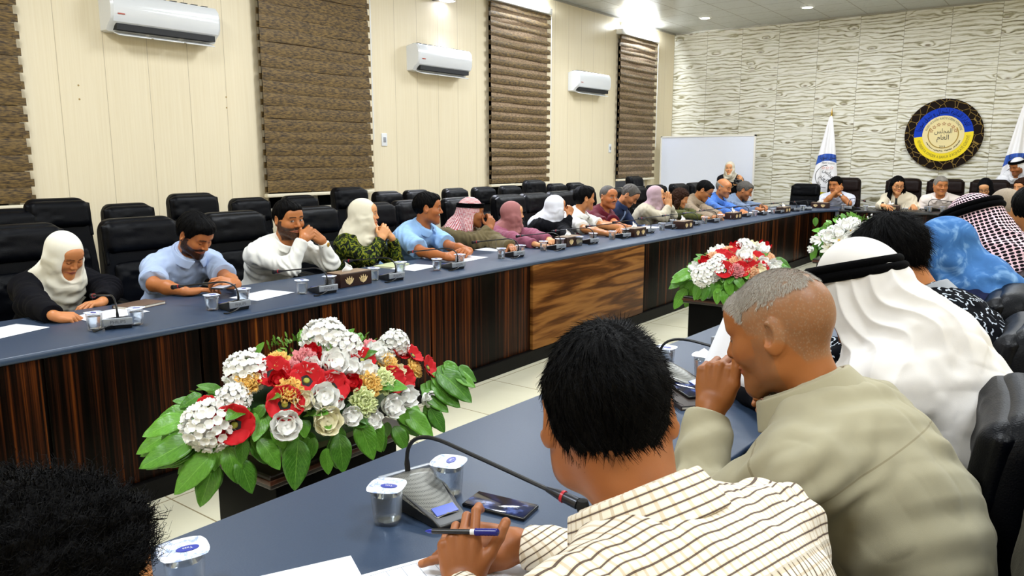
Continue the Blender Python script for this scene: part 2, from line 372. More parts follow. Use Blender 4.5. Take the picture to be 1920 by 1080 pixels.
d = bpy.data.lights.new('flood_beam', 'SPOT'); d.energy = 520; d.color = (.82, .86, 1); d.spot_size = math.radians(95); d.spot_blend = .9; d.shadow_soft_size = .08
o = bpy.data.objects.new('flood_beam', d); C.objects.link(o); o.location = (XL+.16, 7.53, 3.46); o.rotation_euler = (0, math.radians(-30), 0)
dl = None
for px, py, lab in ((1322, 33, 'round lit ceiling spotlight nearer the left wall'), (1514, 13, 'round lit ceiling spotlight in the middle of the ceiling')):
    p = onz(px, py, ZC); r = thing('ceiling_spotlight', lab, 'light', (p[0], p[1], ZC), 0, 'round spotlights in the ceiling')
    MB().lathe([(.085, -.012), (.11, -.006), (.115, 0)], 28).build('trim_ring', WH, r); MB().lathe([(.01, -.016), (.08, -.014), (.084, -.004)], 24).build('bulb', flat('spot_glow', 'fff4d8', .3, emit=9), r)
# ---- switches and marks on the wall
def switch(px, py, lab, hh=.075):
    p = onx(px, py, XL); r = thing('wall_switch', lab, 'switch', (XL, p[1], p[2]))
    MB().rbox(0, .012, -.045, .045, -hh, hh, .005).build('plate', WH, r); MB().rbox(.01, .018, -.02, .02, -.03, .03, .004).build('rocker', flat('switch_grey', '9b9ea6', .4), r)
switch(720, 262, 'white wall switch right of the second blind'); switch(1143, 278, 'small white wall switch beside the farthest blind'); switch(724, 366, 'white socket low on the wall behind the chairs', .035)
for px, py, lb in ((147, 160, 'upper of the two brown screw plugs left below the nearest air conditioner'), (149, 186, 'lower of the two brown screw plugs left below the nearest air conditioner'), (424, 182, 'upper small screw plug in the panelling just left of second blind'), (425, 202, 'lower small screw plug in the panelling just left of second blind')):
    p = onx(px, py, XL); o = MB().lathe([(.001, .004), (.007, .003), (.008, 0)], 8).build('wall_plug', flat('old_plug', 'a88a52', .6)); o.rotation_euler = (0, PI/2, 0); o.location = (XL, p[1], p[2]); tag(o, lb, 'wall plug', 'screw hole plugs in the wall')
# ---- whiteboard leaning by the corner
r = thing('whiteboard', 'large blank whiteboard with thin frame standing in the corner', 'whiteboard', (-5.7, 13.5, 0))
x0, x1 = ony(1240, 254, 13.5)[0]+5.7, ony(1418, 254, 13.5)[0]+5.7; z1 = ony(1330, 254, 13.5)[2]
MB().box(x0+.02, x1-.02, -.012, .012, .82, z1-.02).build('board', flat('board_white', 'dfe3f0', .25), r, smooth=False)
f = MB(); f.box(x0, x1, -.02, .02, z1-.025, z1).box(x0, x1, -.02, .02, .8, .825).box(x0, x0+.025, -.02, .02, .8, z1).box(x1-.025, x1, -.02, .02, .8, z1); f.build('frame', flat('board_frame', 'e6e2da', .35), r, smooth=False)
for sx in (x0+.1, x1-.1): MB().box(sx-.02, sx+.02, -.015, .015, 0, .82).box(sx-.02, sx+.02, -.25, .25, 0, .03).build('leg', ALU, r, smooth=False)
# ---- emblem
EX = (ony(1698, 250, YB)[0]+ony(1845, 250, YB)[0])/2; EZ = 1.93; ER = .565
r = thing('wall_emblem', 'round brown wall emblem with blue and yellow ring, stars and Arabic lettering', 'emblem', (EX, YB-.02, EZ))
t = NT('cracked_brown'); v = t.n('TexVoronoi', Scale=9.0, Vector=t.co('Object')); v.feature = 'DISTANCE_TO_EDGE'
c = t.mix(t.math('LESS_THAN', v.outputs['Distance'], .025), lin('170c05'), lin('8a7038')); t.set('Base Color', c); t.set('Roughness', .6); t.set('Specular IOR Level', .1); M_CR = t.m
def disc(R, y, a0=0, a1=360, r0=0, seg=96, th=.006):
    n = max(4, int(seg*(a1-a0)/360)); vs = []; fs = []
    for k in range(n+1):
        a = math.radians(a0+(a1-a0)*k/n)
        for rr, yy in ((r0, y), (R, y), (R, y-th), (r0, y-th)): vs.append((math.cos(a)*rr, yy, math.sin(a)*rr))
    for k in range(n):
        for i in range(4): fs.append((k*4+i, k*4+(i+1) % 4, k*4+4+(i+1) % 4, k*4+4+i))
    m = MB(); m.add(vs, fs); return m
disc(ER, 0, th=.03).build('backing_disc', M_CR, r, smooth=False)
R2 = .425
disc(R2, -.03, 6, 186, .29).build('blue_band', flat('emblem_blue', '0838b4', .5, spec=.15), r, smooth=False)
disc(R2, -.03, 186, 366, .29).build('yellow_band', flat('emblem_yellow', 'f2d800', .4), r, smooth=False)
disc(.30, -.03, th=.010).build('cream_disc', flat('emblem_cream', 'ead9a0', .4), r, smooth=False)
GOLD = flat('emblem_gold', 'a8872c', .35, .3); disc(.222, -.04, 150, 390, .208, th=.003).build('gold_wreath', GOLD, r, smooth=False)
def star(m, cx, cz, R, y, mi=0, hollow=.6):
    vs = []
    for q in (1, hollow):
        for k in range(10):
            a = PI/2+k*PI/5; rr = (R if k % 2 == 0 else R*.45)*q; vs.append((cx+math.cos(a)*rr, y, cz+math.sin(a)*rr))
    m.add(vs, [(k, (k+1) % 10, 10+(k+1) % 10, 10+k) for k in range(10)], mi)
sm = MB()
for k in range(7):
    a = math.radians(160-k*(140/6)); star(sm, math.cos(a)*.185, .005+math.sin(a)*.165, .034, -.0435)
sm.build('star_arc', flat('emblem_star', 'a5602a', .4), r, smooth=False)
INK = flat('emblem_ink', '111014', .5); GINK = flat('emblem_gold_ink', '6d5a10', .5); BINK = flat('emblem_navy_ink', '03071c', .6, spec=.1)
def arc_text(m, txt, size, R, amid, span, y, outward=True, flatmap=None):
    """bend a line of text round a circle in the X/Z plane"""
    vs, fs = text_mesh(txt, 1)
    xs = [v[0] for v in vs]; x0, x1 = min(xs), max(xs); W = x1-x0
    out = []
    for (x, yy, z) in vs:
        t = (x-x0)/W-.5; h = yy*size
        if outward: a = math.radians(amid-t*span); rr = R+h
        else: a = math.radians(amid+t*span); rr = R-h
        out.append((math.cos(a)*rr, y, math.sin(a)*rr))
    m.add(out, fs)
def line_text(m, txt, size, x, z, y, width=None):
    vs, fs = text_mesh(txt, 1); xs = [v[0] for v in vs]; W = max(xs)-min(xs); sx = width/W if width else size
    cx = (max(xs)+min(xs))/2; m.add([(x+(a-cx)*sx, y, z+b*size) for a, b, _ in vs], fs)
m = MB(); arc_text(m, arabic('الإدارة الذاتية لشمال و شرق سوريا'), .105, .335, 96, 150, -.0375); m.build('blue_band_lettering', BINK, r, smooth=False)
m = MB(); arc_text(m, 'RÊVEBERIYA XWESER A BAKUR Û ROJHILATÊ SÛRIYEYÊ', .062, .38, 276, 162, -.0375, False); m.build('yellow_band_lettering', GINK, r, smooth=False)
m = MB(); arc_text(m, 'KUZEY VE DOĞU SURİYE ÖZERK YÖNETİMİ', .044, .243, 90, 150, -.0415); line_text(m, arabic('المجلس'), .11, 0, .02, -.0415, .25); line_text(m, arabic('العام'), .11, 0, -.08, -.0415, .17); line_text(m, '2018', .045, 0, -.205, -.0415)
rs = random.Random(7)
for k in range(26):        # the small cursive script along the lower arc
    a = math.radians(208+k*5.0)
    if k in (6, 13, 19): continue
    pts = [(math.cos(a+j*.022)*(.262+rs.uniform(-.012, .012)), -.042, math.sin(a+j*.022)*(.262+rs.uniform(-.012, .012))) for j in range(5)]
    m.tube(pts, .0035, 4)
m.build('cream_disc_lettering', INK, r, smooth=False)
# ---- flags on poles
def flag(x, y, yaw, lab, full=True, top=2.28):
    r = thing('flag_on_pole', lab, 'flag', (x, y, 0), yaw)
    MB().lathe([(.16, 0), (.16, .02), (.05, .05), (.015, .09), (.013, top), (.003, top+.02)], 16).build('pole', flat('brass', 'b8954a', .3, 1), r)
    MB().lathe([(.012, 0), (.02, .02), (.012, .05), (.002, .12)], 10, (0, 0, top)).build('finial', flat('brass', 'b8954a', .3, 1), r)
    zt, zb = top-.02, .75
    def S(u, v, off=0):     # u across 0..1, v down 0..1
        wd = .03+.42*v**.85; xx = (u-.5)*wd*2*.62-.05*v; z = zt-(zt-zb)*v-.10*abs(u-.5)*v
        yy = -.03-.035*math.sin(u*PI)*v**.5*2-.02*math.sin(u*15+v*2)*min(1, v*2.5)-off
        return (xx, yy, z)
    q = MB()
    nu, nv = 44, 60; q.grid(lambda a, b: S(a, b), nu, nv)
    t = NT('flag_cloth'); uv = t.n('UVMap').outputs[0]; sp = t.n('SeparateXYZ'); t.ln(uv, sp.inputs[0])
    dx = sp.outputs[0]; dz = sp.outputs[1]
    rr = t.math('SQRT', t.math('ADD', t.math('POWER', dx, 2.0), t.math('POWER', dz, 2.0)))
    blue = t.math('GREATER_THAN', dz, .03)
    ring = t.math('MULTIPLY', t.math('GREATER_THAN', rr, .27), t.math('LESS_THAN', rr, .39))
    c = t.mix(ring, lin('f4f2f4'), t.mix(blue, lin('f2e000'), lin('1a4fb0')))
    thin = t.math('MULTIPLY', t.math('GREATER_THAN', rr, .185), t.math('LESS_THAN', rr, .195)); c = t.mix(t.math('MULTIPLY', thin, t.math('LESS_THAN', dx, 0.0)), c, lin('2a2a30'))
    t.set('Base Color', c); t.set('Roughness', .45); t.set('Sheen Weight', .3)
    o = q.build('flag_cloth', t.m, r, angle=180)
    ul = o.data.uv_layers.new(name='UVMap'); vz = 1.24
    for l in o.data.loops:
        p = o.data.vertices[l.vertex_index].co; ul.data[l.index].uv = (p.x*1.0-.0, p.z-vz)
    o.modifiers.new('s', 'SOLIDIFY').thickness = .003
    m = MB()
    def put(txt, size, cx, cz, ang, width):
        vs, fs = text_mesh(txt, 1); xs = [v[0] for v in vs]; W = max(xs)-min(xs); mx = (max(xs)+min(xs))/2; ca, sa = math.cos(ang), math.sin(ang); out = []
        for a, b, _ in vs:
            X, Z = (a-mx)*width/W, b*size; X, Z = cx+X*ca-Z*sa, vz+cz+X*sa+Z*ca
            v = min(1, max(.02, (zt-Z)/(zt-zb))); wd = .03+.42*v**.85; u = min(1, max(0, (X+.05*v)/(wd*2*.62)+.5)); s = S(u, v, .008); out.append((X, s[1], Z))
        q_ = MB(); q_.add(out, fs); q_.build('flag_lettering', INK, r, smooth=False)
    put(arabic('المجلس'), .11, .03, .02, -.75, .24); put(arabic('العام'), .11, -.06, -.06, -.75, .16); put('2018', .05, -.12, -.13, -.8, .09)
    put(arabic('شرق سوريا'), .10, 0, .30, 0, .26); put('KUZEY VE DOĞU', .04, .02, .215, -.1, .2)
    for k in range(3):
        m = MB()
        X, Z = -.05+k*.07, 1.39; v = (zt-Z)/(zt-zb); s = S(.5+.0*k, v, .012)
        star(m, X, Z, .034, s[1]-.004)
        m.build('flag_star', flat('flag_star_red', 'd99a90', .5), r, smooth=False)
p = ony(1548, 370, 13.95); flag(p[0], 13.98, 0, 'white flag with blue and yellow ring hanging behind the empty chair')
p = ony(1897, 370, 13.95); flag(p[0]+.04, 14.0, .1, 'white flag on pole at the right end of the back table', top=2.36)
# ================================================================== soft-shape mesher (signed distance + surface nets)
_rg = np.random.default_rng(11); _NT = _rg.random((32, 32, 32)).astype(np.float32)
def vnoise(p, s, seed=0):
    """smooth value noise, p (N,3), feature size s (scalar or 3)"""
    q = np.asarray(p, np.float32)/np.asarray(s, np.float32)+seed*7.31; i = np.floor(q).astype(np.int32); f = q-i; f = f*f*(3-2*f); r = 0
    for a in (0, 1):
        for b in (0, 1):
            for c in (0, 1):
                wt = (f[:, 0] if a else 1-f[:, 0])*(f[:, 1] if b else 1-f[:, 1])*(f[:, 2] if c else 1-f[:, 2])
                r = r+wt*_NT[(i[:, 0]+a) & 31, (i[:, 1]+b) & 31, (i[:, 2]+c) & 31]
    return r*2-1
def nrm(v): v = np.asarray(v, float); return v/max(1e-9, np.linalg.norm(v))
def rotm(yaw=0, pitch=0, roll=0):
    """local x right, y forward, z up; yaw about z, pitch lowers the front, roll tilts to the right side"""
    cy, sy = math.cos(yaw), math.sin(yaw); cp, sp = math.cos(-pitch), math.sin(-pitch); cr, sr = math.cos(roll), math.sin(roll)
    Rz = np.array([[cy, -sy, 0], [sy, cy, 0], [0, 0, 1]]); Rx = np.array([[1, 0, 0], [0, cp, -sp], [0, sp, cp]]); Ry = np.array([[cr, 0, sr], [0, 1, 0], [-sr, 0, cr]])
    return Rz @ Rx @ Ry
class Sdf:
    def __init__(s, lo, hi, h):
        s.lo = np.asarray(lo, np.float32); s.h = h; s.n = np.ceil((np.asarray(hi)-s.lo)/h).astype(int)+1
        s.f = np.full(s.n, .25, np.float32); s.R = np.eye(3); s.t = np.zeros(3); s.s = 1.0
    def frame(s, R=None, t=(0, 0, 0), sc=1.0): s.R = np.eye(3) if R is None else R; s.t = np.asarray(t, float); s.s = sc; return s
    def W(s, p): return s.t+s.s*(s.R @ np.asarray(p, float))
    def box(s, lo, hi):
        i0 = np.clip(np.floor((lo-s.lo)/s.h).astype(int), 0, s.n); i1 = np.clip(np.ceil((hi-s.lo)/s.h).astype(int)+1, 0, s.n)
        if np.any(i1 <= i0): return None
        ax = [(s.lo[k]+s.h*np.arange(i0[k], i1[k])).astype(np.float32) for k in range(3)]
        return tuple(slice(i0[k], i1[k]) for k in range(3)), ax[0][:, None, None], ax[1][None, :, None], ax[2][None, None, :]
    def comb(s, sl, d, k, op):
        f = s.f[sl]
        if op == 'u': h = np.clip(.5+.5*(f-d)/k, 0, 1); s.f[sl] = f+(d-f)*h-k*h*(1-h)
        elif op == 's': d = -d; h = np.clip(.5-.5*(f-d)/k, 0, 1); s.f[sl] = f+(d-f)*h+k*h*(1-h)
        elif op == 'i': h = np.clip(.5-.5*(f-d)/k, 0, 1); s.f[sl] = f+(d-f)*h+k*h*(1-h)
    def cap(s, a, b, ra, rb=None, k=.02, op='u'):
        rb = ra if rb is None else rb; a = s.W(a); b = s.W(b); ra *= s.s; rb *= s.s; k *= s.s; m = max(ra, rb)+k+3*s.h
        r = s.box(np.minimum(a, b)-m, np.maximum(a, b)+m)
        if r is None: return s
        sl, X, Y, Z = r; d = b-a; L = float(d @ d)+1e-12
        t = np.clip(((X-a[0])*d[0]+(Y-a[1])*d[1]+(Z-a[2])*d[2])/L, 0, 1)
        D = np.sqrt((X-a[0]-t*d[0])**2+(Y-a[1]-t*d[1])**2+(Z-a[2]-t*d[2])**2)-(ra+(rb-ra)*t)
        s.comb(sl, D, k, op); return s
    def ell(s, c, r, k=.02, op='u', R=None):
        c = s.W(c); r = np.asarray(r, float)*s.s; k *= s.s; R = s.R if R is None else s.R @ R; ext = np.abs(R) @ r; m = k+3*s.h
        q = s.box(c-ext-m, c+ext+m)
        if q is None: return s
        sl, X, Y, Z = q; X = X-c[0]; Y = Y-c[1]; Z = Z-c[2]
        u = [(X*R[0, i]+Y*R[1, i]+Z*R[2, i]) for i in range(3)]
        k0 = np.sqrt(sum((u[i]/r[i])**2 for i in range(3))); k1 = np.sqrt(sum((u[i]/r[i]**2)**2 for i in range(3)))+1e-6
        s.comb(sl, (k0*(k0-1)/k1).astype(np.float32), k, op); return s
    def fun(s, fn, c, rad, k=.01, op='u'):
        """fn(x,y,z) in local coordinates over a ball/box round c"""
        c = s.W(c); rad = np.asarray(rad, float)*s.s*np.ones(3); q = s.box(c-rad, c+rad)
        if q is None: return s
        sl, X, Y, Z = q; X = X-s.t[0]; Y = Y-s.t[1]; Z = Z-s.t[2]; u = [(X*s.R[0, i]+Y*s.R[1, i]+Z*s.R[2, i])/s.s for i in range(3)]
        s.comb(sl, (fn(*u)*s.s).astype(np.float32), k*s.s, op); return s
    def all(s, fn, k=.01, op='i'):
        q = s.box(s.lo, s.lo+s.h*s.n); sl, X, Y, Z = q; X = X-s.t[0]; Y = Y-s.t[1]; Z = Z-s.t[2]
        u = [(X*s.R[0, i]+Y*s.R[1, i]+Z*s.R[2, i])/s.s for i in range(3)]; s.comb(sl, (fn(*u)*s.s).astype(np.float32), k*s.s, op); return s
    def mesh(s):
        f = s.f; f[[0, -1]] = np.maximum(f[[0, -1]], 1e-3); f[:, [0, -1]] = np.maximum(f[:, [0, -1]], 1e-3); f[:, :, [0, -1]] = np.maximum(f[:, :, [0, -1]], 1e-3)
        ins = f < 0; nx, ny, nz = f.shape
        cnt = np.zeros((nx-1, ny-1, nz-1), np.uint8)
        off = [(a, b, c) for a in (0, 1) for b in (0, 1) for c in (0, 1)]
        for a, b, c in off: cnt += ins[a:nx-1+a, b:ny-1+b, c:nz-1+c]
        ii = np.argwhere((cnt > 0) & (cnt < 8)); N = len(ii)
        if N == 0: return np.zeros((0, 3)), np.zeros((0, 4), int)
        idx = np.full(cnt.shape, -1, np.int32); idx[ii[:, 0], ii[:, 1], ii[:, 2]] = np.arange(N)
        val = {o: f[ii[:, 0]+o[0], ii[:, 1]+o[1], ii[:, 2]+o[2]] for o in off}
        P = np.zeros((N, 3)); K = np.zeros(N)
        for o in off:
            for ax in range(3):
                if o[ax]: continue
                q = list(o); q[ax] = 1; q = tuple(q); a = val[o]; b = val[q]; m = (a < 0) != (b < 0); t = np.where(m, a/np.where(m, a-b, 1), 0)
                p = np.tile(np.array(o, float), (N, 1)); p[:, ax] = t; P += p*m[:, None]; K += m
        P = (P/K[:, None]+ii)*s.h+s.lo
        Q = []
        for ax in range(3):
            u, v = (ax+1) % 3, (ax+2) % 3; sl0 = [slice(1, -1)]*3; sl1 = [slice(1, -1)]*3; sl0[ax] = slice(0, -1); sl1[ax] = slice(1, None)
            a = ins[tuple(sl0)]; b = ins[tuple(sl1)]; e = np.argwhere(a != b)
            if len(e) == 0: continue
            flip = a[e[:, 0], e[:, 1], e[:, 2]]; e = e.copy(); e[:, u] += 1; e[:, v] += 1
            def g(du, dv): w = e.copy(); w[:, u] -= du; w[:, v] -= dv; return idx[w[:, 0], w[:, 1], w[:, 2]]
            quad = np.stack([g(1, 1), g(0, 1), g(0, 0), g(1, 0)], 1); quad[~flip] = quad[~flip][:, ::-1]; Q.append(quad)
        Q = np.concatenate(Q); Q = Q[(Q >= 0).all(1)]
        return P, Q
def vnormals(P, Q):
    n = np.cross(P[Q[:, 2]]-P[Q[:, 0]], P[Q[:, 3]]-P[Q[:, 1]]); N = np.zeros_like(P)
    for k in range(4):
        for a in range(3): N[:, a] += np.bincount(Q[:, k], n[:, a], len(P))
    return N/np.maximum(1e-12, np.linalg.norm(N, axis=1))[:, None]
def smooth(P, Q, it=1, lam=.5):
    for _ in range(it):
        S = np.zeros_like(P); K = np.zeros(len(P))
        for k in range(4):
            a, b = Q[:, k], Q[:, (k+1) % 4]
            for c in range(3): S[:, c] += np.bincount(a, P[b, c], len(P))
            K += np.bincount(a, minlength=len(P))
        P = P+(S/np.maximum(K, 1)[:, None]-P)*lam*(K > 0)[:, None]
    return P
def npmesh(name, P, Q, mats, parent=None, uv=None, col=None, org=None, mi=None):
    me = bpy.data.meshes.new(name); Q = np.asarray(Q, np.int32); nf, ns = Q.shape
    if org is not None: P = P-np.asarray(org)
    me.vertices.add(len(P)); me.vertices.foreach_set('co', np.asarray(P, np.float32).ravel())
    me.loops.add(nf*ns); me.loops.foreach_set('vertex_index', Q.ravel())
    me.polygons.add(nf); me.polygons.foreach_set('loop_start', np.arange(0, nf*ns, ns, dtype=np.int32))
    try: me.polygons.foreach_set('loop_total', np.full(nf, ns, np.int32))
    except Exception: pass
    me.polygons.foreach_set('use_smooth', np.ones(nf, bool))
    if mi is not None: me.polygons.foreach_set('material_index', np.asarray(mi, np.int32))
    if uv is not None:
        l = me.uv_layers.new(name='UVMap'); l.data.foreach_set('uv', np.asarray(uv, np.float32)[Q.ravel()].ravel())
    if col is not None:
        a = me.color_attributes.new('Col', 'FLOAT_COLOR', 'POINT'); a.data.foreach_set('color', np.asarray(col, np.float32).ravel())
    me.update(calc_edges=True); me.validate()
    return link(name, me, mats, parent)
# ================================================================== tables
def m_zebra(name, horizontal=False):
    t = NT(name); p = t.geo()
    if not horizontal:
        nz = t.n('TexNoise', Scale=1.0, Detail=5.0, Roughness=.7, Vector=t.geo((24, 24, .25))); n2 = t.n('TexNoise', Scale=1.0, Detail=4.0, Vector=t.geo((110, 110, .8)))
        n3 = t.n('TexNoise', Scale=1.0, Detail=2.0, Vector=t.geo((5, 5, .1)))
        v = t.math('ADD', t.math('MULTIPLY', nz.outputs[0], .75), t.math('ADD', t.math('MULTIPLY', n2.outputs[0], .35), t.math('MULTIPLY', n3.outputs[0], .35)))
        c = t.ramp(v, [(.62, '020100'), (.72, '0d0502'), (.79, '2a1206'), (.86, '54290c'), (.95, '7a4416')])
    else:
        mp = t.n('Mapping', Vector=p, Rotation=(math.radians(14), 0, 0), Scale=(1, .8, 8)); nz = t.n('TexNoise', Scale=1.0, Detail=4.0, Distortion=.2, Vector=mp.outputs[0])
        ph = t.math('ADD', .5, t.math('MULTIPLY', .5, t.math('SINE', t.math('MULTIPLY', nz.outputs[0], 24.0)))); n2 = t.n('TexNoise', Scale=1.0, Detail=4.0, Vector=t.geo((3, 3, 60)))
        v = t.math('ADD', t.math('MULTIPLY', ph, .55), t.math('MULTIPLY', n2.outputs[0], .45))
        c = t.ramp(v, [(.15, '3a1e0c'), (.35, '553214'), (.55, '704620'), (.75, '85582a'), (.95, '946634')])
    t.set('Base Color', c); t.set('Roughness', .35); t.set('Specular IOR Level', .07)
    return t.m
M_ZEB = m_zebra('zebrano_veneer'); M_ZH = m_zebra('walnut_veneer', True)
def m_top():
    t = NT('slate_tabletop'); nz = t.n('TexNoise', Scale=260.0, Detail=3.0, Vector=t.geo()); n2 = t.n('TexNoise', Scale=1.2, Vector=t.geo())
    c = t.mix(t.math('MULTIPLY', nz.outputs[0], .7), lin('24344e'), lin('334862')); c = t.mix(t.math('MULTIPLY', n2.outputs[0], .3), c, lin('303a46'))
    t.set('Base Color', c); t.set('Roughness', .42); t.set('Specular IOR Level', .5); t.bump(nz.outputs[0], .12, .001); return t.m
M_TOP = m_top(); M_PL = flat('plinth_black', '040303', .5, spec=.15); M_DK = flat('dark_wood_edge', '160a06', .3)
XT = -3.30; XTB = -4.10; YT0 = -.4; YT1 = 12.25
ltab = thing('conference_table', 'long dark conference table with slate top and striped wood front, along the left wall', 'table', (-3.7, 5.5, 0))
lo = Vector((-3.7, 5.5, 0))
m = MB(); m.M = Matrix.Translation(-lo)
# top: outline with chamfered inner corner toward the back table
def slab(m, pts, z0, z1, r=.014):
    n = len(pts); c = Vector((sum(p[0] for p in pts)/n, sum(p[1] for p in pts)/n, 0)); rows = []
    def ins(d):
        out = []
        for i in range(n):
            a, b, q = Vector(pts[i-1]), Vector(pts[i]), Vector(pts[(i+1) % n]); e1 = (b-a).normalized(); e2 = (q-b).normalized()
            n1 = Vector((-e1.y, e1.x)); n2 = Vector((-e2.y, e2.x)); mm = (n1+n2); mm = mm/(max(.3, mm.length**2)/2) ; out.append(b+mm*d)
        return out
    for k in range(5): t = PI/2*k/4; rows.append((z0+r-r*math.cos(t), r*(1-math.sin(t))))
    for k in range(5): t = PI/2*k/4; rows.append((z1-r+r*math.sin(t), r*(1-math.cos(t))))
    vs = []
    for z, d in rows: vs += [(p.x, p.y, z) for p in ins(d)]
    fs = [(j*n+i, j*n+(i+1) % n, (j+1)*n+(i+1) % n, (j+1)*n+i) for j in range(len(rows)-1) for i in range(n)]
    fs += [tuple(range(n))[::-1], tuple((len(rows)-1)*n+i for i in range(n))]
    m.add(vs, fs)
slab(m, [(XTB, YT0), (XT, YT0), (XT, 11.7), (-3.05, 12.25), (-3.05, 13.0), (XTB, 13.0)], ZT-.032, ZT)
m.build('tabletop', M_TOP, ltab)
edges = [-.4, .22, 1.25, 1.94, 2.65, 3.54, 4.64, 6.45, 7.57, 8.74, 10.0, 11.1, 11.7]
for i in range(len(edges)-1):
    a, b = edges[i], edges[i+1]; m = MB(); m.M = Matrix.Translation(-lo)
    hz = abs(a-4.64) < .01
    if hz: m.rbox(XT-.05, XT+.002, a+.004, b-.004, .10, ZT-.03, .006, M=None)
    else: m.rbox(XT-.07, XT-.02, a+.006, b-.006, .10, ZT-.03, .004)
    m.build('front_panel', M_ZH if hz else M_ZEB, ltab)
m = MB(); m.M = Matrix.Translation(-lo)
n = Vector((.25, .55)).normalized()
m.add([(XT-.03, 11.7, .1), (-3.05-.03, 12.25, .1), (-3.05-.03, 12.25, ZT-.03), (XT-.03, 11.7, ZT-.03), (XT-.08, 11.73, .1), (-3.05-.08, 12.28, .1), (-3.05-.08, 12.28, ZT-.03), (XT-.08, 11.73, ZT-.03)],
      [(0, 1, 2, 3), (4, 7, 6, 5), (0, 3, 7, 4), (1, 5, 6, 2), (3, 2, 6, 7), (0, 4, 5, 1)]); m.build('corner_panel', M_ZEB, ltab, smooth=False)
m = MB(); m.M = Matrix.Translation(-lo); m.box(XT-.10, XT-.0, YT0, 12.25, 0, .10).box(XT-.10, XT-.004+.008, YT0, 12.2, .085, .097); m.build('plinth', M_PL, ltab, smooth=False)
m = MB(); m.M = Matrix.Translation(-lo)
for y in edges[1:]: m.box(XTB+.1, XT-.1, y-.02, y+.02, 0, ZT-.04)
m.build('support_wall', M_DK, ltab, smooth=False)
# back table
btab = thing('conference_table', 'dark conference table across the back, under the round emblem', 'table', (-.9, 12.7, 0)); lo = Vector((-.9, 12.7, 0))
m = MB(); m.M = Matrix.Translation(-lo); slab(m, [(-3.045, 12.25), (1.4, 12.25), (1.4, 13.0), (-3.045, 13.0)], ZT-.032, ZT); m.build('tabletop', flat('black_tabletop', '14151a', .4), btab)
xs = [-3.04, -2.3, -1.5, -.7, .1, .9, 1.4]
for a, b in zip(xs[:-1], xs[1:]): m = MB(); m.M = Matrix.Translation(-lo); m.rbox(a+.005, b-.005, 12.28, 12.33, .1, ZT-.03, .004); m.build('front_panel', M_ZEB, btab)
m = MB(); m.M = Matrix.Translation(-lo); m.box(-3.04, 1.4, 12.26, 12.36, 0, .1); m.build('plinth', M_PL, btab, smooth=False)
# near table: edge runs slightly off parallel
def nx(y): return -1.43+(y-.9)*.038
ntab = thing('conference_table', 'dark conference table in front of the nearest people, seen from behind them', 'table', (-1.1, 3.5, 0)); lo = Vector((-1.1, 3.5, 0))
m = MB(); m.M = Matrix.Translation(-lo); slab(m, [(nx(-.5), -.5), (nx(-.5)+.72, -.5), (nx(12)+.72, 11.9), (nx(12), 11.9)], ZT-.032, ZT, .012); m.build('tabletop', M_TOP, ntab)
ys = [-.5, .6, 1.7, 2.8, 3.9, 5.0, 6.2, 7.4, 8.6, 9.8, 11.0, 11.9]
for a, b in zip(ys[:-1], ys[1:]):
    m = MB(); m.M = Matrix.Translation(-lo); x0, x1 = nx(a)+.04, nx(b)+.04
    m.add([(x0, a+.005, .1), (x1, b-.005, .1), (x1, b-.005, ZT-.03), (x0, a+.005, ZT-.03), (x0+.04, a+.005, .1), (x1+.04, b-.005, .1), (x1+.04, b-.005, ZT-.03), (x0+.04, a+.005, ZT-.03)],
          [(0, 3, 2, 1), (4, 5, 6, 7), (0, 4, 7, 3), (1, 2, 6, 5), (3, 7, 6, 2), (0, 1, 5, 4)]); m.build('front_panel', M_ZEB, ntab, smooth=False)
m = MB(); m.M = Matrix.Translation(-lo)
m.add([(nx(-.5)+.06, -.5, 0), (nx(11.9)+.06, 11.9, 0), (nx(11.9)+.06, 11.9, .1), (nx(-.5)+.06, -.5, .1), (nx(-.5)+.14, -.5, 0), (nx(11.9)+.14, 11.9, 0), (nx(11.9)+.14, 11.9, .1), (nx(-.5)+.14, -.5, .1)],
      [(0, 3, 2, 1), (4, 5, 6, 7), (0, 4, 7, 3), (1, 2, 6, 5), (3, 7, 6, 2), (0, 1, 5, 4)]); m.build('plinth', M_PL, ntab, smooth=False)

# ================================================================== chairs
def leather(name, a, b, rough=.38):
    t = NT(name); v = t.n('TexVoronoi', Scale=260.0, Vector=t.co('Object')); nz = t.n('TexNoise', Scale=14.0, Detail=4.0, Vector=t.co('Object'))
    t.set('Base Color', t.mix(nz.outputs[0], lin(a), lin(b))); t.set('Roughness', rough); t.set('Specular IOR Level', .12)
    h = t.math('ADD', t.math('MULTIPLY', v.outputs['Distance'], .3), nz.outputs[0]); t.bump(h, .35, .004); return t.m
L_BL = leather('black_leather', '010205', '03040a', .42); L_BR = leather('brown_leather', '140c0a', '1d1210', .42)
CHR = flat('chrome', 'd8d8d8', .12, 1)
def rbx(x, y, z, cx, cy, cz, hx, hy, hz, r):
    qx, qy, qz = np.abs(x-cx)-hx+r, np.abs(y-cy)-hy+r, np.abs(z-cz)-hz+r
    return np.sqrt(np.maximum(qx, 0)**2+np.maximum(qy, 0)**2+np.maximum(qz, 0)**2)+np.minimum(np.maximum(qx, np.maximum(qy, qz)), 0)-r
def sdfobj(name, lo, hi, h, fns, mat, parent, wr=.0, smo=2):
    S = Sdf(lo, hi, h); c = (np.array(lo)+hi)/2; rad = (np.array(hi)-lo)/2+.1
    for fn, k in fns: S.fun(fn, c, rad, k)
    P, Q = S.mesh(); P = smooth(P, Q, smo)
    if wr:
        N = vnormals(P, Q); P = P+N*(wr*(vnoise(P, (.16, .05, .03), 3)*vnoise(P, .11, 5)))[:, None]
    return npmesh(name, P, Q, mat, parent)
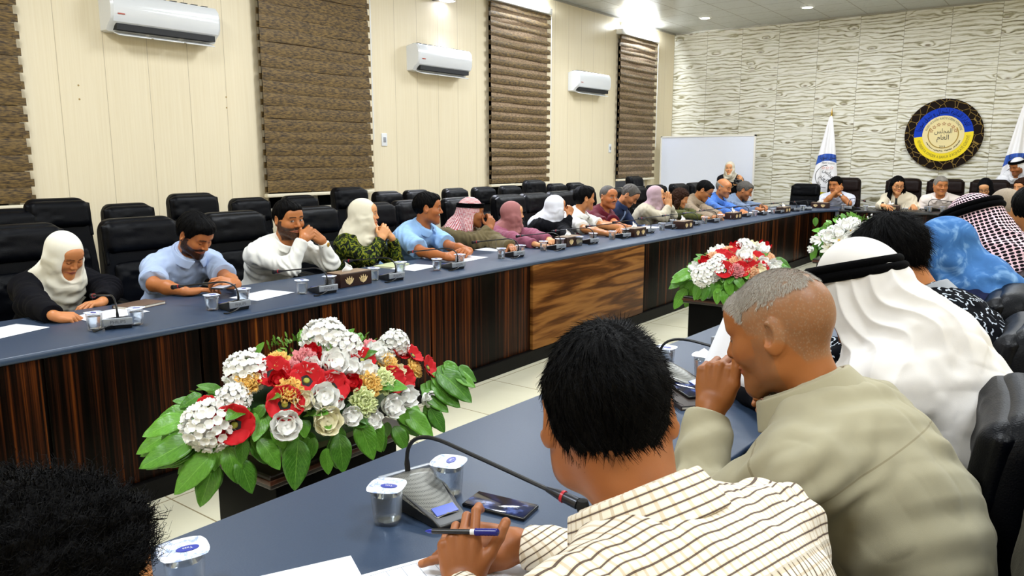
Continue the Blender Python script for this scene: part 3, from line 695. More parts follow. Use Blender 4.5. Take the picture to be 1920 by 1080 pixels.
def make_chair(name, label, cat, mat, style):
    """high-back swivel armchair facing +X, origin on the floor"""
    r = thing(name, label, cat)
    H = {'row': 1.16, 'wall': 1.25, 'low': 1.19}[style]; W = {'row': .27, 'wall': .235, 'low': .215}[style]; AO = W+.042
    def bk(x, y, z):     # lean and curve of the backrest
        return x+.21+.12*(z-.5)+.5*(y*y)*-.6, y, z
    def back(x, y, z):
        X, Y, Z = bk(x, y, z); wtp = W-.03*np.clip((Z-.55)/.6, 0, 1)-.05*np.clip((.62-Z)/.2, 0, 1)
        Yw = Y*W/wtp; hz = (H+.012-.44)/2; r = .085; qy = np.abs(Yw)-W-.008+r; qz = np.abs(Z-.44-hz)-hz+r
        q2 = np.sqrt(np.maximum(qy, 0)**2+np.maximum(qz, 0)**2)+np.minimum(np.maximum(qy, qz), 0)-r; a = q2+.032; b = np.abs(X-.004)-.052+.032
        return np.sqrt(np.maximum(a, 0)**2+np.maximum(b, 0)**2)+np.minimum(np.maximum(a, b), 0)-.032
    def pad(x, y, z):
        X, Y, Z = bk(x, y, z); return rbx(X, Y, Z, .035, 0, .70, .05, W-.055, .20, .045)+.004*np.sin(Z*60)*np.clip(1-np.abs(Y)/W, 0, 1)
    def roll(x, y, z):
        X, Y, Z = bk(x, y, z); return rbx(X, Y, Z, .045, 0, H-.105, .052, W-.028, .10, .050)
    def pipe(x, y, z):
        X, Y, Z = bk(x, y, z); q = np.sqrt((np.abs(Y)-W+.03)**2+(X-.045)**2); return np.maximum(q-.017, np.abs(Z-H+.15)-.125)
    sdfobj('backrest', (-.48, -.34, .38), (.02, .34, 1.34), .012, [(back, .01)], mat, r)
    sdfobj('back_cushion', (-.4, -.3, .42), (.05, .3, 1.0), .012, [(pad, .01)], mat, r, wr=.010)
    sdfobj('head_cushion', (-.45, -.34, .8), (.05, .34, 1.36), .010, [(roll, .012), (pipe, .004)], mat, r, wr=.006)
    sdfobj('seat', (-.3, -.34, .34), (.36, .34, .56), .013, [(lambda x, y, z: rbx(x, y, z, .03, 0, .46-.02*0, .27, .26, .055, .05), .02)], mat, r, wr=.008)
    for s in (-1, 1):
        sdfobj('armrest', (-.25, s*AO-.06, .3), (.3, s*AO+.06, .75), .012,
               [(lambda x, y, z: rbx(x, y, z, .03, s*AO, .665+.03*np.cos(x*6), .20, .035, .022, .02), .01), (lambda x, y, z: rbx(x, y, z, .16-.2*(z-.5)**2, s*AO, .53, .025, .02, .14, .015), .02)], BLK if mat is L_BL else mat, r)
        MB().tube([(-.14, s*(AO+.002), .62), (.1, s*(AO+.035), .655), (.22, s*(AO+.02), .60), (.24, s*AO, .46)], .006, 6).build('arm_trim', CHR, r)
    MB().lathe([(.045, .2), (.045, .34), (.03, .34), (.03, .42)], 14).build('gas_column', BLK, r)
    m = MB()
    for k in range(5):
        a = 2*PI*k/5; m.M = Matrix.Rotation(a, 4, 'Z'); m.tube([(.02, 0, .17), (.2, 0, .13), (.31, 0, .09)], [.03, .024, .016], 8, flat=.7)
    m.M = Matrix(); m.build('star_base', BLK, r)
    for k in range(5):
        a = 2*PI*k/5; cc = MB(); cc.M = Matrix.Translation((.31*math.cos(a), .31*math.sin(a), .033)) @ Matrix.Rotation(a, 4, 'Z') @ Matrix.Rotation(PI/2, 4, 'X')
        cc.lathe([(.02, -.022), (.033, -.018), (.033, .018), (.02, .022)], 14); cc.build('caster', BLK, r)
    return r
_proto = {}
def chair(kind, x, y, rz, label, group, z=0, sc=1):
    style, mat, nm = {'row': ('row', L_BL, 'armchair'), 'wall': ('wall', L_BL, 'armchair'), 'low': ('low', L_BL, 'armchair'), 'back': ('row', L_BR, 'armchair')}[kind]
    if kind not in _proto: r = _proto[kind] = make_chair(nm, label, 'chair', mat, style)
    else: r = copytree(_proto[kind])
    r.location = (x, y, z); r.rotation_euler = (0, 0, rz); r.scale = (sc, sc, sc); r['label'] = label; r['group'] = group; return r
# row against the wall: pixel of the top middle, height of the top
G2 = 'black leather chairs in the row along the left wall'
for px, top, kind, lab in [(10, 400, 'low', 'black leather chair by the wall at the left picture edge, only its top corner showing'), (106, 373, 'wall', 'tall black leather chair by the wall behind the woman in white headscarf'),
    (239, 382, 'low', 'lower black leather chair by the wall between the woman in white headscarf and bearded man'), (361, 365, 'wall', 'tall black leather chair by the wall right behind the bearded man in light blue'),
    (468, 375, 'low', 'lower black leather chair by the wall left of the man in white shirt'), (562, 364, 'low', 'black leather chair by the wall behind the white-shirted man, below the second blind'),
    (656, 351, 'wall', 'tall black leather chair by the wall at the second blind right end'), (727, 366, 'low', 'black leather chair by the wall under the low white socket'),
    (783, 361, 'low', 'black leather chair by the wall hidden behind the mustached man in blue'), (854, 359, 'low', 'black leather chair by the wall left of the red chequered headdress'),
    (907, 358, 'low', 'black leather chair by the wall over the red chequered headdress'), (957, 349, 'low', 'black leather chair by the wall at the left end of third blind'),
    (1003, 343, 'wall', 'black leather chair by the wall under the third blind'), (1045, 341, 'low', 'black leather chair by the wall over the white headscarf of the woman in black'),
    (1080, 342, 'low', 'black leather chair by the wall left of the man in white with black hair'), (1191, 326, 'wall', 'tall black leather chair by the wall before the farthest blind')]:
    p = onx(px, top, -6.05); chair(kind, -5.8, p[1], 0, lab, G2)
# ================================================================== people
def m_skin():
    t = NT('skin'); at = t.n('Attribute', _attribute_name='Col'); nz = t.n('TexNoise', Scale=90.0, Detail=3.0, Vector=t.co('Object'))
    c = t.mix(t.math('MULTIPLY', nz.outputs[0], .08), at.outputs['Color'], lin('8a5238')); t.set('Base Color', c); t.set('Roughness', .46)
    t.set('Subsurface Weight', .08); t.b.inputs['Subsurface Radius'].default_value = (.01, .004, .002); t.set('Specular IOR Level', .4)
    n2 = t.n('TexNoise', Scale=700.0, Detail=2.0, Vector=t.co('Object')); t.bump(n2.outputs[0], .15, .0006); return t.m
M_SKIN = m_skin()
def m_hair(name, a, b, sc=(260, 260, 22)):
    t = NT(name); nz = t.n('TexNoise', Scale=1.0, Detail=3.0, Vector=t.co('Object', sc)); c = t.mix(nz.outputs[0], lin(a), lin(b))
    t.set('Base Color', c); t.set('Roughness', .55); t.set('Specular IOR Level', .22 if max(lin(b)[:3]) > .05 else .06); t.bump(nz.outputs[0], .7, .004); return t.m
HAIR = {'black': m_hair('black_hair', '020203', '090808'), 'brown': m_hair('brown_hair', '150b07', '3c2417'), 'grey': m_hair('grey_hair', '4a4540', 'a39c92'), 'dgrey': m_hair('salt_pepper_hair', '1c1a19', '6c665e'), 'stub': m_hair('cropped_grey_hair', '6d5a45', 'b9ab96', (500, 500, 500))}
HCOL = {'black': '0a0808', 'brown': '23140d', 'grey': '5e5750', 'dgrey': '2c2825', 'stub': '6b5b48'}
def sstep(a, b, x): t = np.clip((x-a)/(b-a), 0, 1); return t*t*(3-2*t)
def head_sdf(S, sp):
    fem = sp.get('fem'); jw = .88 if fem else 1.0; ch = sp.get('cheek', 0)
    S.ell((0, -.014, .026), (.0745, .096, .088), .02)
    S.ell((0, .018, -.02), (.066, .064, .085), .03)
    for s in (-1, 1):
        S.cap((s*.050*jw, .008, -.062), (s*.014, .070, -.098), .021, .019, .03); S.cap((s*.056*jw, .0, -.02), (s*.052*jw, .008, -.065), .02, .019, .03)
        S.ell((s*.040, .058, -.026), (.025+ch, .026, .024), .03)
    S.ell((0, .076, -.101), (.019*jw, .016, .016), .02); S.ell((0, .060, -.066), (.032, .028, .03), .025)
    S.ell((0, .066, .045), (.052, .026, .036), .03)
    for s in (-1, 1):
        S.cap((s*.012, .086, .024), (s*.044, .074, .024), .008 if not fem else .005, .007 if not fem else .005, .014)
        S.ell((s*.032, .097, .003), (.017, .012, .0115), .012, 's')
    for s in (-1, 1): S.ell((s*.0315, .0735, .003), (.0135, .0135, .0125), .002)
    ns = (1+(sp.get('nose', 1)-1)*.35)*(.88 if fem else .96)
    S.cap((0, .086, .012), (0, .104*(.5+.5*ns)+.052*(1-1), -.024), .0075, .0115*ns, .012); S.ell((0, .103*(.5+.5*ns), -.027), (.011*ns, .012, .0095), .006)
    for s in (-1, 1): S.ell((s*.0125*ns, .093, -.030), (.0075, .010, .007), .006)
    S.ell((0, .090, -.0555), (.0225, .0085, .0048), .006); S.ell((0, .0885, -.0655), (.0195, .009, .0056), .006); S.cap((-.02, .0985, -.0605), (.02, .0985, -.0605), .0022, k=.004, op='s')
    if not sp.get('noears'):
        for s in (-1, 1):
            Re = rotm(s*-.55, -.12, 0)
            S.ell((s*.0805, -.016, -.004), (.0075, .021, .034), .007, R=Re); S.ell((s*.088, -.008, .002), (.006, .011, .019), .006, 's', R=Re); S.ell((s*.073, -.002, -.024), (.007, .010, .012), .006)
def skinc(sp): return np.minimum(.9, np.array(lin(sp.get('skin', 'c48a62'))[:3])*np.array([.98, .82, .56])*sp.get('tone', 1))
def head_cols(q, sp, rng):
    """skin colours by place on the head, q in head coordinates"""
    x, y, z = q[:, 0], q[:, 1], q[:, 2]; ax = np.abs(x); base = skinc(sp)
    c = np.tile(base, (len(q), 1)); hc = np.array(lin(HCOL[sp.get('hair', 'black')])[:3])
    def blend(m, col): c[:] = c*(1-m[:, None])+np.array(col)*m[:, None]
    # cheeks and nose slightly redder
    red = base*np.array([1.02, .88, .85]); blend(.4*np.exp(-((ax-.042)**2+(z+.025)**2)/.0006)*(y > .03), red); blend(.2*np.exp(-(x**2+(z+.022)**2)/.0003)*(y > .08), red)
    lip = np.array(lin(sp.get('lip', 'a05a4a' if not sp.get('fem') else 'a8504a'))[:3])
    blend(.8*(sstep(.0118, .0085, np.abs(z+.0605)*(1+.0*ax)+ax*.22))*(y > .07), lip); blend(.8*sstep(.0028, .001, np.abs(z+.0605))*(ax < .021)*(y > .07), lip*.25)
    blend(.9*sstep(.006, .003, np.sqrt((ax-.009)**2+(z+.034)**2))*(y > .085), base*.25)
    bw = .0055 if not sp.get('fem') else .0035; zb = .0275-.12*np.clip(ax-.035, 0, 1)+.06*np.clip(.03-ax, 0, .03)*-1
    blend(.92*sstep(bw, bw*.5, np.abs(z-zb))*sstep(.009, .014, ax)*sstep(.054, .046, ax)*(y > .04), np.array(lin(HCOL[sp.get('brow', sp.get('hair', 'black'))])[:3]))
    ex, ez = ax-.0315, z-.003; op = sp.get('eyes', 'down')
    on = (y > .068)
    if op == 'open':
        m = sstep(1.1, .9, (ex/.0135)**2+(ez/.0058)**2)*on; blend(m, (.62, .58, .54)); gx = sp.get('gaze', 0)*.005
        ir = sstep(.0062, .0048, np.sqrt((x-np.sign(x)*.0315-gx)**2+ez**2))*m; blend(ir, (.012, .008, .006))
        blend(.95*sstep(.0020, .0009, np.abs(ez-.0058+ex**2*28))*(np.abs(ex) < .015)*on, (.012, .01, .01)); blend(.45*sstep(.0016, .0006, np.abs(ez+.0055-ex**2*25))*(np.abs(ex) < .013)*on, base*.3)
    else:
        blend(.95*sstep(.0024, .0011, np.abs(ez+.0040-ex**2*20))*(np.abs(ex) < .0145)*on, (.012, .01, .01))
        blend(.35*sstep(.002, .001, np.abs(ez-.006+ex**2*20))*(np.abs(ex) < .013)*on, base*.4)
    blend(.30*sstep(.012, .004, np.abs(ez+.010))*(np.abs(ex) < .016)*on, base*.55)
    b = sp.get('beard', 0)
    if b:
        reg = sstep(-.028, -.042, z-.35*np.clip(.05-y, -.02, .06)*.6+.0*ax)*(y > -.005)
        reg = np.maximum(reg, sstep(.056, .062, ax)*(z < .0)*(z > -.06)*(y > .004)*(y < .03))
        reg = reg*(1-sstep(.0135, .010, np.abs(z+.0605)+ax*.25)*(y > .07))*sstep(-.135, -.12, z)
        mus = sstep(.0085, .005, np.abs(z+.0445+ax*.12))*(ax < .03)*(y > .075)
        nz = .75+.25*vnoise(q*1000, 3.0, 2)
        if b == 'mustache': blend(.95*mus*nz, hc); blend(.18*reg, hc)
        else: w_ = np.clip(float(b)*np.maximum(reg, mus)*nz*1.15, 0, 1); blend(1-(1-w_)**2 if b > .7 else w_, hc)
    if sp.get('stubhair'):     # cropped hair lying flat on the skull
        g = hairline(y, sp); m = sstep(-.004, .012, z-g)*(.62+.3*vnoise(q*1000, 2.2, 9)); blend(np.clip(m, 0, 1)*sp['stubhair'], np.array(lin('7a6650')[:3]))
        fl = sstep(.25, .7, vnoise(q*1000, 1.6, 12))*m; blend(np.clip(fl, 0, 1)*.28, np.array(lin('c8bca6')[:3]))
    if sp.get('greytop'):
        m = sstep(.030, .085, z+.30*y)*sstep(-.004, .008, z-hairline(y, sp))*(.55+.25*vnoise(q*1000, 2.0, 4)); blend(np.clip(m, 0, 1)*.8, np.array(lin('aaa294')[:3]))
    return c
def hairline(y, sp):
    rec = sp.get('recede', 0)
    return np.interp(y, [-.12, -.05, -.03, .02, .036, .055, .075, .11], [-.072, -.066, -.02, .0, .008, .05+rec*.02, .066+rec*.025, .072+rec*.03])
HANDP = {'flat': [(.15, .2, .12)]*4, 'relax': [(.35, .5, .3), (.45, .55, .3), (.55, .6, .35), (.6, .6, .35)], 'fist': [(1.25, 1.5, .9)]*4, 'clasp': [(.85, 1.15, .5)]*4, 'curl': [(.6, .9, .5), (.75, 1.0, .5), (.85, 1.0, .5), (.95, 1., .5)],
         'pray': [(.03, .03, .02)]*4, 'pen': [(.75, .8, .3), (.85, .9, .4), (1.1, 1.1, .6), (1.2, 1.2, .6)], 'spread': [(.1, .25, .15), (.2, .3, .2), (.3, .35, .2), (.35, .4, .2)], 'point': [(.15, .3, .15), (.9, 1.2, .6), (1.1, 1.2, .6), (1.2, 1.2, .6)]}
def hand_sdf(S, W, d, n, side, pose, sc=1.0, thumb=None, nails=None, splay=.09):
    """W wrist, d finger direction, n back-of-hand normal, side +1 right hand"""
    y = nrm(d); z = nrm(np.asarray(n)-y*np.dot(n, y)); x = np.cross(y, z); R = np.stack([x, y, z], 1); ts = -side
    S.frame(R, W, sc)
    S.ell((0, .004, 0), (.027, .026, .019), .015)
    fx = (.029, .010, -.010, -.028); fy = (.088, .093, .089, .080); L = ((.043, .026, .021), (.048, .030, .022), (.044, .028, .021), (.034, .021, .019)); rr = (.0088, .0091, .0087, .0077)
    for i in range(4): S.cap((fx[i]*ts*.6, .012, 0), (fx[i]*ts, fy[i]-.008, .0015-.002*abs(i-1)), .0125, .0105, .008)
    S.ell((ts*.004, .05, -.006), (.034, .045, .013), .012); S.ell((ts*.025, .032, -.012), (.016, .028, .014), .012); S.ell((-ts*.024, .04, -.010), (.012, .034, .013), .012)
    P = HANDP[pose] if isinstance(pose, str) else pose
    for i in range(4):
        p = np.array([fx[i]*ts, fy[i]-.004, .0]); a = 0; sp = ts*splay*(1.4-i)*.7; r = rr[i]
        for j in range(3):
            a += P[i][j]; dv = np.array([math.sin(sp)*math.cos(a), math.cos(sp)*math.cos(a), -math.sin(a)]); q = p+dv*L[i][j]; S.cap(p, q, r, r*.95, .0022 if j else .005)
            if j == 2 and nails is not None: up = np.cross(np.array([ts, 0, 0])*ts, dv); nails.append(S.W(q+np.array([0, -dv[2], dv[1]])*r*.8-dv*.003))
            p = q; r *= .93
    th = thumb or (.9, .5, .55, .35)      # outward angle, drop, bends
    p = np.array([ts*.022, .020, -.008]); o, dr, b1, b2 = th; ang = o
    for j, (l, r) in enumerate(((.040, .0135), (.033, .0108), (.027, .0098))):
        dv = np.array([ts*math.sin(ang)*math.cos(dr), math.cos(ang)*math.cos(dr), -math.sin(dr)]); q = p+dv*l; S.cap(p, q, r, r*.9, .010 if j == 0 else .004)
        if j == 2 and nails is not None: nails.append(S.W(q+np.array([ts*.2, 0, 1])*r*.75-dv*.004))
        p = q; ang -= b1 if j == 0 else b2; dr += .08
    S.frame()
def frame_of(deg):
    a = math.radians(deg); F = np.array([math.cos(a), math.sin(a), 0]); L = np.array([-math.sin(a), math.cos(a), 0]); return F, L, np.array([0, 0, 1.])
def ik(Sh, W, L1, L2, pole):
    v = W-Sh; d = np.linalg.norm(v); k = 1.0
    if d > (L1+L2)*.985: k = d/((L1+L2)*.985); L1 *= k; L2 *= k
    if d < abs(L1-L2)+.02: d = abs(L1-L2)+.02
    u = v/np.linalg.norm(v); a = (L1*L1-L2*L2+d*d)/(2*d); h = math.sqrt(max(1e-6, L1*L1-a*a)); pp = np.asarray(pole)-u*np.dot(pole, u); return Sh+u*a+nrm(pp)*h
U3 = np.array([0, 0, 1.])
def torso(S, J, inf, fem=False, belly=0, k=.05):
    """hips, waist, chest and shoulders along the spine"""
    P, M, N, Rt, F, sc = J['P'], J['M'], J['N'], J['Rt'], J['F'], J['sc']; up = nrm(N-M); fw = nrm(F-up*np.dot(F, up)); Rb = np.stack([np.cross(fw, up), fw, up], 1)
    up0 = nrm(M-P); fw0 = nrm(F-up0*np.dot(F, up0)); R0 = np.stack([np.cross(fw0, up0), fw0, up0], 1); w = .92 if fem else 1.0
    S.frame(); S.ell(P, np.array([.172, .13, .12])*sc+inf, k, R=R0); S.ell(P*.55+M*.45+fw0*.01*sc, np.array([.150*w, .115+belly, .15])*sc+inf, k, R=R0)
    S.ell(M*.8+N*.2, np.array([.158*w, .115+belly*.4, .15])*sc+inf, k, R=Rb); S.ell(M*.42+N*.58, np.array([.168*w, .115, .14])*sc+inf, k, R=Rb)
    for s in ('r', 'l'):
        Sh = J['S'+s]; S.cap(N-up*.075*sc, Sh, .068*sc+inf, .055*sc+inf, k); S.cap(N+up*.0*sc, Sh*.75+N*.25, .045*sc+inf, .045*sc+inf, k)
    if fem:
        for s in (-1, 1): S.ell(M*.45+N*.55+fw*.085*sc+Rb[:, 0]*s*.075*sc-up*.05, np.array([.062, .055, .062])*sc+inf, .04)
    J['up'] = up; J['Rb'] = Rb; J['fw'] = fw
def person(label, head, a, hy=0, hp=0, hr=0, sp=None, arms=None, top=None, sc=1.0, stand=False, lean=None, hipx=None, group=None, shift=(0, 0), legs='trousers', legcol='15161c', up_n=.165):
    sp = dict(sp or {}); top = dict(top or {}); fem = sp.get('fem'); Hc = np.array(head, float); F, L, U = frame_of(a); dist = float((Hc-_c) @ _f)
    hs = sc*(.95 if fem else 1.0); Rh = rotm(math.radians(a+hy-90), math.radians(hp), math.radians(hr)); hh = float(np.clip(.00068*dist, .0022, .0055))
    hp2 = math.radians(hp*.62); nd = U*math.cos(hp2)+F*math.sin(hp2); fd = F*math.cos(hp2)-U*math.sin(hp2)
    N = Hc-nd*up_n*hs-fd*.052*hs
    Ls = (.45 if not fem else .42)*sc; zp = (.57 if not stand else .93)
    if lean is None: dz = N[2]-zp; lean = math.sqrt(max(.03**2, Ls*Ls-dz*dz)) if dz < Ls else .05
    P = N-F*lean-L*shift[0]; P = np.array([P[0], P[1], zp])+F*shift[1]
    if hipx is not None: P[0] = hipx
    M = (P+N)/2-F*top.get('bulge', .055)*sc+U*.02
    J = dict(P=P, M=M, N=N, F=F, sc=sc, Rt=-L); up = nrm(N-M); sw = (.172 if not fem else .150)*sc*top.get('broad', 1)
    for s, n_ in ((1, 'r'), (-1, 'l')): J['S'+n_] = N-up*.075*sc-L*s*sw+F*.01
    root = None
    # ---------------- arms
    A = {}
    for s, n_ in ((1, 'r'), (-1, 'l')):
        q = (arms or {}).get(n_) or {}
        if 'px' in q: Wp = onz(q['px'][0], q['px'][1], ZT+q.get('h', .035))
        elif 'head' in q: f, l, u = q['head']; Wp = Hc+F*f+L*l+U*u
        elif 'w' in q: Wp = np.array(q['w'], float)
        else: Wp = np.array([*(J['S'+n_]+F*.30*sc)[:2], ZT+.04])-(-L*s)*.07
        d = q.get('d', (.8, .55*s, 0)); n = q.get('n', (0, 0, 1)); dW = F*d[0]+L*d[1]+U*d[2]; nW = F*n[0]+L*n[1]+U*n[2]
        if 'D' in q: dW = _r*q['D'][0]+_u*q['D'][1]+_f*q['D'][2]; nW = _r*q['Nn'][0]+_u*q['Nn'][1]+_f*q['Nn'][2]
        pole = q.get('pole', (-.35, -.55*s, -1)); E = ik(J['S'+n_], Wp, .275*sc, .25*sc, F*pole[0]+L*pole[1]+U*pole[2])
        if E[2] < ZT+.05 and q.get('ontable', True) and not stand and Wp[2] > ZT and np.dot(E-P, F) > .28: E[2] = ZT+.05
        A[n_] = dict(W=Wp, E=E, S=J['S'+n_], d=nrm(dW), n=nW, s=s, pose=q.get('pose', 'relax'), thumb=q.get('thumb'), hs=q.get('hs', 1), vis=q.get('vis', True))
    # ---------------- body skin: head and neck, forearms with hands, then the clothed rest
    parts = []; base = skinc(sp)
    hc = Hc; ext = .17*hs; lo = np.minimum(hc-ext, N-.12); hi = np.maximum(hc+ext, N+.12)
    S = Sdf(lo, hi, hh); S.frame(Rh, Hc, hs); head_sdf(S, sp); nk = .052 if not fem else .045
    S.cap((0, -.022, -.045), S.R.T @ (N-Hc)/hs, nk, nk*1.12, .028)
    S.frame(); S.cap(N-up*.05, N-up*.08, .09*sc, k=.03)
    Pv, Qv = S.mesh(); q = (Pv-Hc) @ Rh/hs; cc = head_cols(q, sp, None)
    far = (q[:, 2] < -.135); cc[far] = base
    parts.append((Pv, Qv, cc)); hmesh = (Pv, Qv, q)
    hd = float(np.clip(.0007*dist, .0020, .005)); nail_r = .0062
    for n_ in ('r', 'l'):
        g = A[n_]
        if not g['vis']: continue
        tip = g['W']+g['d']*.1; st = g['W']+(g['E']-g['W'])*1.0; lo = np.minimum(np.minimum(tip, st), g['W'])-.11; hi = np.maximum(np.maximum(tip, st), g['W'])+.11
        S = Sdf(lo, hi, hd); nails = []; hand_sdf(S, g['W'], g['d'], g['n'], g['s'], g['pose'], hs*g['hs'], g['thumb'], nails)
        lk = .70 if top.get('sleeve') == 'long' else 1.0
        S.cap(g['W'], g['W']*.45+g['E']*.55, .0245*sc*(.88 if fem else 1), .038*sc*(.85 if fem else 1)*lk, .02); S.cap(g['W']*.45+g['E']*.55, g['E'], .038*sc*(.85 if fem else 1)*lk, .036*sc*lk, .02)
        S.cap(g['E'], g['E']*.6+g['S']*.4, .036*sc*lk, .042*sc*lk, .02)
        Pv, Qv = S.mesh(); c2 = np.tile(base, (len(Pv), 1))
        for nl in nails:
            m = sstep(.0075, .005, np.linalg.norm(Pv-nl, axis=1))[:, None]; c2 = c2*(1-m*.6)+np.minimum(1, base*1.45+.05)*m*.6
        parts.append((Pv, Qv, c2))
    hb = float(np.clip(.0022*dist, .011, .018))
    lo = np.minimum.reduce([P-.25, N-.3, A['r']['S']-.1, A['l']['S']-.1, A['r']['E']-.08, A['l']['E']-.08]); hi = np.maximum.reduce([P+.25, N+.1, A['r']['S']+.1, A['l']['S']+.1, A['r']['E']+.08, A['l']['E']+.08])
    S = Sdf(lo, hi, hb); torso(S, J, -.012, fem, top.get('belly', 0))
    for n_ in ('r', 'l'): S.cap(A[n_]['S'], A[n_]['E'], .040*sc, .028*sc if top.get('sleeve') == 'long' else .037*sc, .03)
    S.frame(); S.all(lambda x, y, z: (x-N[0])*up[0]+(y-N[1])*up[1]+(z-N[2])*up[2]+.03, .01)
    Pv, Qv = S.mesh(); parts.append((Pv, Qv, np.tile(base, (len(Pv), 1))))
    V = []; Q = []; CC = []; b = 0
    for p_, q_, c_ in parts: V.append(p_); Q.append(q_+b); CC.append(c_); b += len(p_)
    V = np.concatenate(V); Q = np.concatenate(Q); CC = np.concatenate(CC); CC = np.concatenate([CC, np.ones((len(CC), 1))], 1)
    org = np.array([P[0], P[1], 0.0])
    root = npmesh('person', V, Q, M_SKIN, None, col=CC, org=org); root.location = org.tolist(); tag(root, label, 'person', group)
    def child(nm, P_, Q_, mat, uv=None, **kw): return npmesh(nm, P_, Q_, mat, root, uv=uv, org=org, **kw)
    ctx = dict(root=root, J=J, A=A, Hc=Hc, Rh=Rh, hs=hs, F=F, L=L, U=U, N=N, P=P, up=up, child=child, dist=dist, hh=hh, org=org, sp=sp, hmesh=hmesh, sc=sc, a=a, fem=fem)
    garment(ctx, top); 
    if legs: trousers(ctx, legs, legcol, stand)
    hs_ = sp.get('style', 'short')
    if sp.get('hijab'): hijab(ctx, sp['hijab'])
    elif sp.get('keff'): keffiyeh(ctx, sp['keff'])
    else: hair(ctx, hs_)
    if sp.get('glasses'): glasses(ctx)
    return ctx
def garment(c, t):
    J, A, sc, N, up, F, L = c['J'], c['A'], c['sc'], c['N'], c['up'], c['F'], c['L']; slv = t.get('sleeve', 'short'); inf = t.get('loose', .012); h = float(np.clip(.0013*c['dist'], .0042, .011))
    lo = np.minimum.reduce([c['P']-.27, N-.32, J['Sr']-.13, J['Sl']-.13, A['r']['E']-.11, A['l']['E']-.11]+([A['r']['W']-.09, A['l']['W']-.09] if slv == 'long' else [])); hi = np.maximum.reduce([c['P']+.27, N+.16, J['Sr']+.13, J['Sl']+.13, A['r']['E']+.11, A['l']['E']+.11]+([A['r']['W']+.09, A['l']['W']+.09] if slv == 'long' else []))
    S = Sdf(lo, hi, h); torso(S, J, inf, c['fem'], t.get('belly', 0), .05)
    if t.get('robe'): S.cap(c['P'], c['P']+F*.2, .2, .18, .08)
    sr = t.get('sr', 1.0)
    for n_ in ('r', 'l'):
        g = A[n_]; Sh, E, Wp = g['S'], g['E'], g['W']
        if slv == 'short':
            e = Sh+(E-Sh)*t.get('slen', .62); S.cap(Sh, e, (.056+inf*.6)*sc, (.058+inf*.6)*sc*sr, .045); dd = nrm(E-Sh)
            S.fun(lambda x, y, z: np.where(np.sqrt((x-e[0])**2+(y-e[1])**2+(z-e[2])**2) < .12, ((x-e[0])*dd[0]+(y-e[1])*dd[1]+(z-e[2])*dd[2])-.02, -1), e, .13, .004, 'i')
        elif slv == 'long':
            S.cap(Sh, E, (.054+inf*.6)*sc, (.047+inf*.4)*sc*sr, .045); wv = nrm(Wp-E); Wc = Wp-wv*.025; S.cap(E, Wc, (.047+inf*.4)*sc*sr, (.034+inf*.3)*sc*sr, .03)
            S.fun(lambda x, y, z: np.where(np.sqrt((x-Wc[0])**2+(y-Wc[1])**2+(z-Wc[2])**2) < .075, ((x-Wc[0])*wv[0]+(y-Wc[1])*wv[1]+(z-Wc[2])*wv[2])-.008, -1), Wc, .085, .004, 'i')
    # neck opening
    nd = nrm(c['Hc']-N-up*0); S.frame()
    S.cap(N+up*.03-F*.0, N+up*.16, .050*sc, .075*sc, .006, 's')
    vn = t.get('neck', 'v')
    if vn in ('v', 'collar'): S.cap(N+F*.070*sc+up*.025, N+F*.105*sc-up*(.030 if vn == 'collar' else .09), .022*sc if vn == 'collar' else .03*sc, .004, .008, 's')
    P, Q = S.mesh(); P = smooth(P, Q, 1)
    Nn = vnormals(P, Q); w = t.get('wr', 1.0); rng_ = c['Hc'][1]*3.1
    seed = int(abs(c['Hc'][1]*10)) % 7
    Rb = J['Rb']; q = (P-N) @ Rb
    d = .0065*vnoise(q+q[:, [1, 2, 0]]*.4, (.10, .10, .035), seed)+.005*np.abs(vnoise(q, (.035, .06, .11), seed+2))-.002
    for n_ in ('r', 'l'):
        g = A[n_]; e = g['E']; dd = np.linalg.norm(P-e, axis=1); axv = nrm(g['W']-g['S']); tt = (P-e) @ axv
        d += .006*np.exp(-(dd/.10)**2)*np.sin(tt*150+6*vnoise(P, .09, 3)); sh = np.linalg.norm(P-g['S'], axis=1); d += .0045*np.exp(-(sh/.11)**2)*np.sin(((P-g['S']) @ nrm(J['F']*.5+up*.9))*120+4*vnoise(P, .1, 5))
    P = P+Nn*(d*w)[:, None]
    # texture coordinates along the cloth: body by width and height, sleeves along the arm
    uv = np.stack([q[:, 0], q[:, 2]], 1)
    for n_ in ('r', 'l'):
        g = A[n_]; ax = nrm(g['E']-g['S']); tt = (P-g['S']) @ ax; rad = P-g['S']-tt[:, None]*ax; rd = np.linalg.norm(rad, axis=1); m = (rd < .085) & (tt > .05)
        b1 = nrm(np.cross(ax, J['F'])); b2 = np.cross(ax, b1); ang = np.arctan2(rad @ b2, rad @ b1); uv[m] = np.stack([ang[m]*.06, -tt[m]+3.0], 1)
    mi = None; mats = t['mat']
    if t.get('under'):
        qc = q[Q].mean(1); mi = ((np.abs(qc[:, 0]) < .018+.02*np.clip(-qc[:, 2]*4, 0, 2)) & (qc[:, 1] > .0) & (uv[Q].mean(1)[:, 1] < 1.5)).astype(int); mats = [t['mat'], t['under']]
    c['top'] = c['child'](t.get('name', 'shirt'), P, Q, mats, uv=uv, mi=mi)
    c['topuv'] = (P, Q)
    hc = max(.003, h*.7)
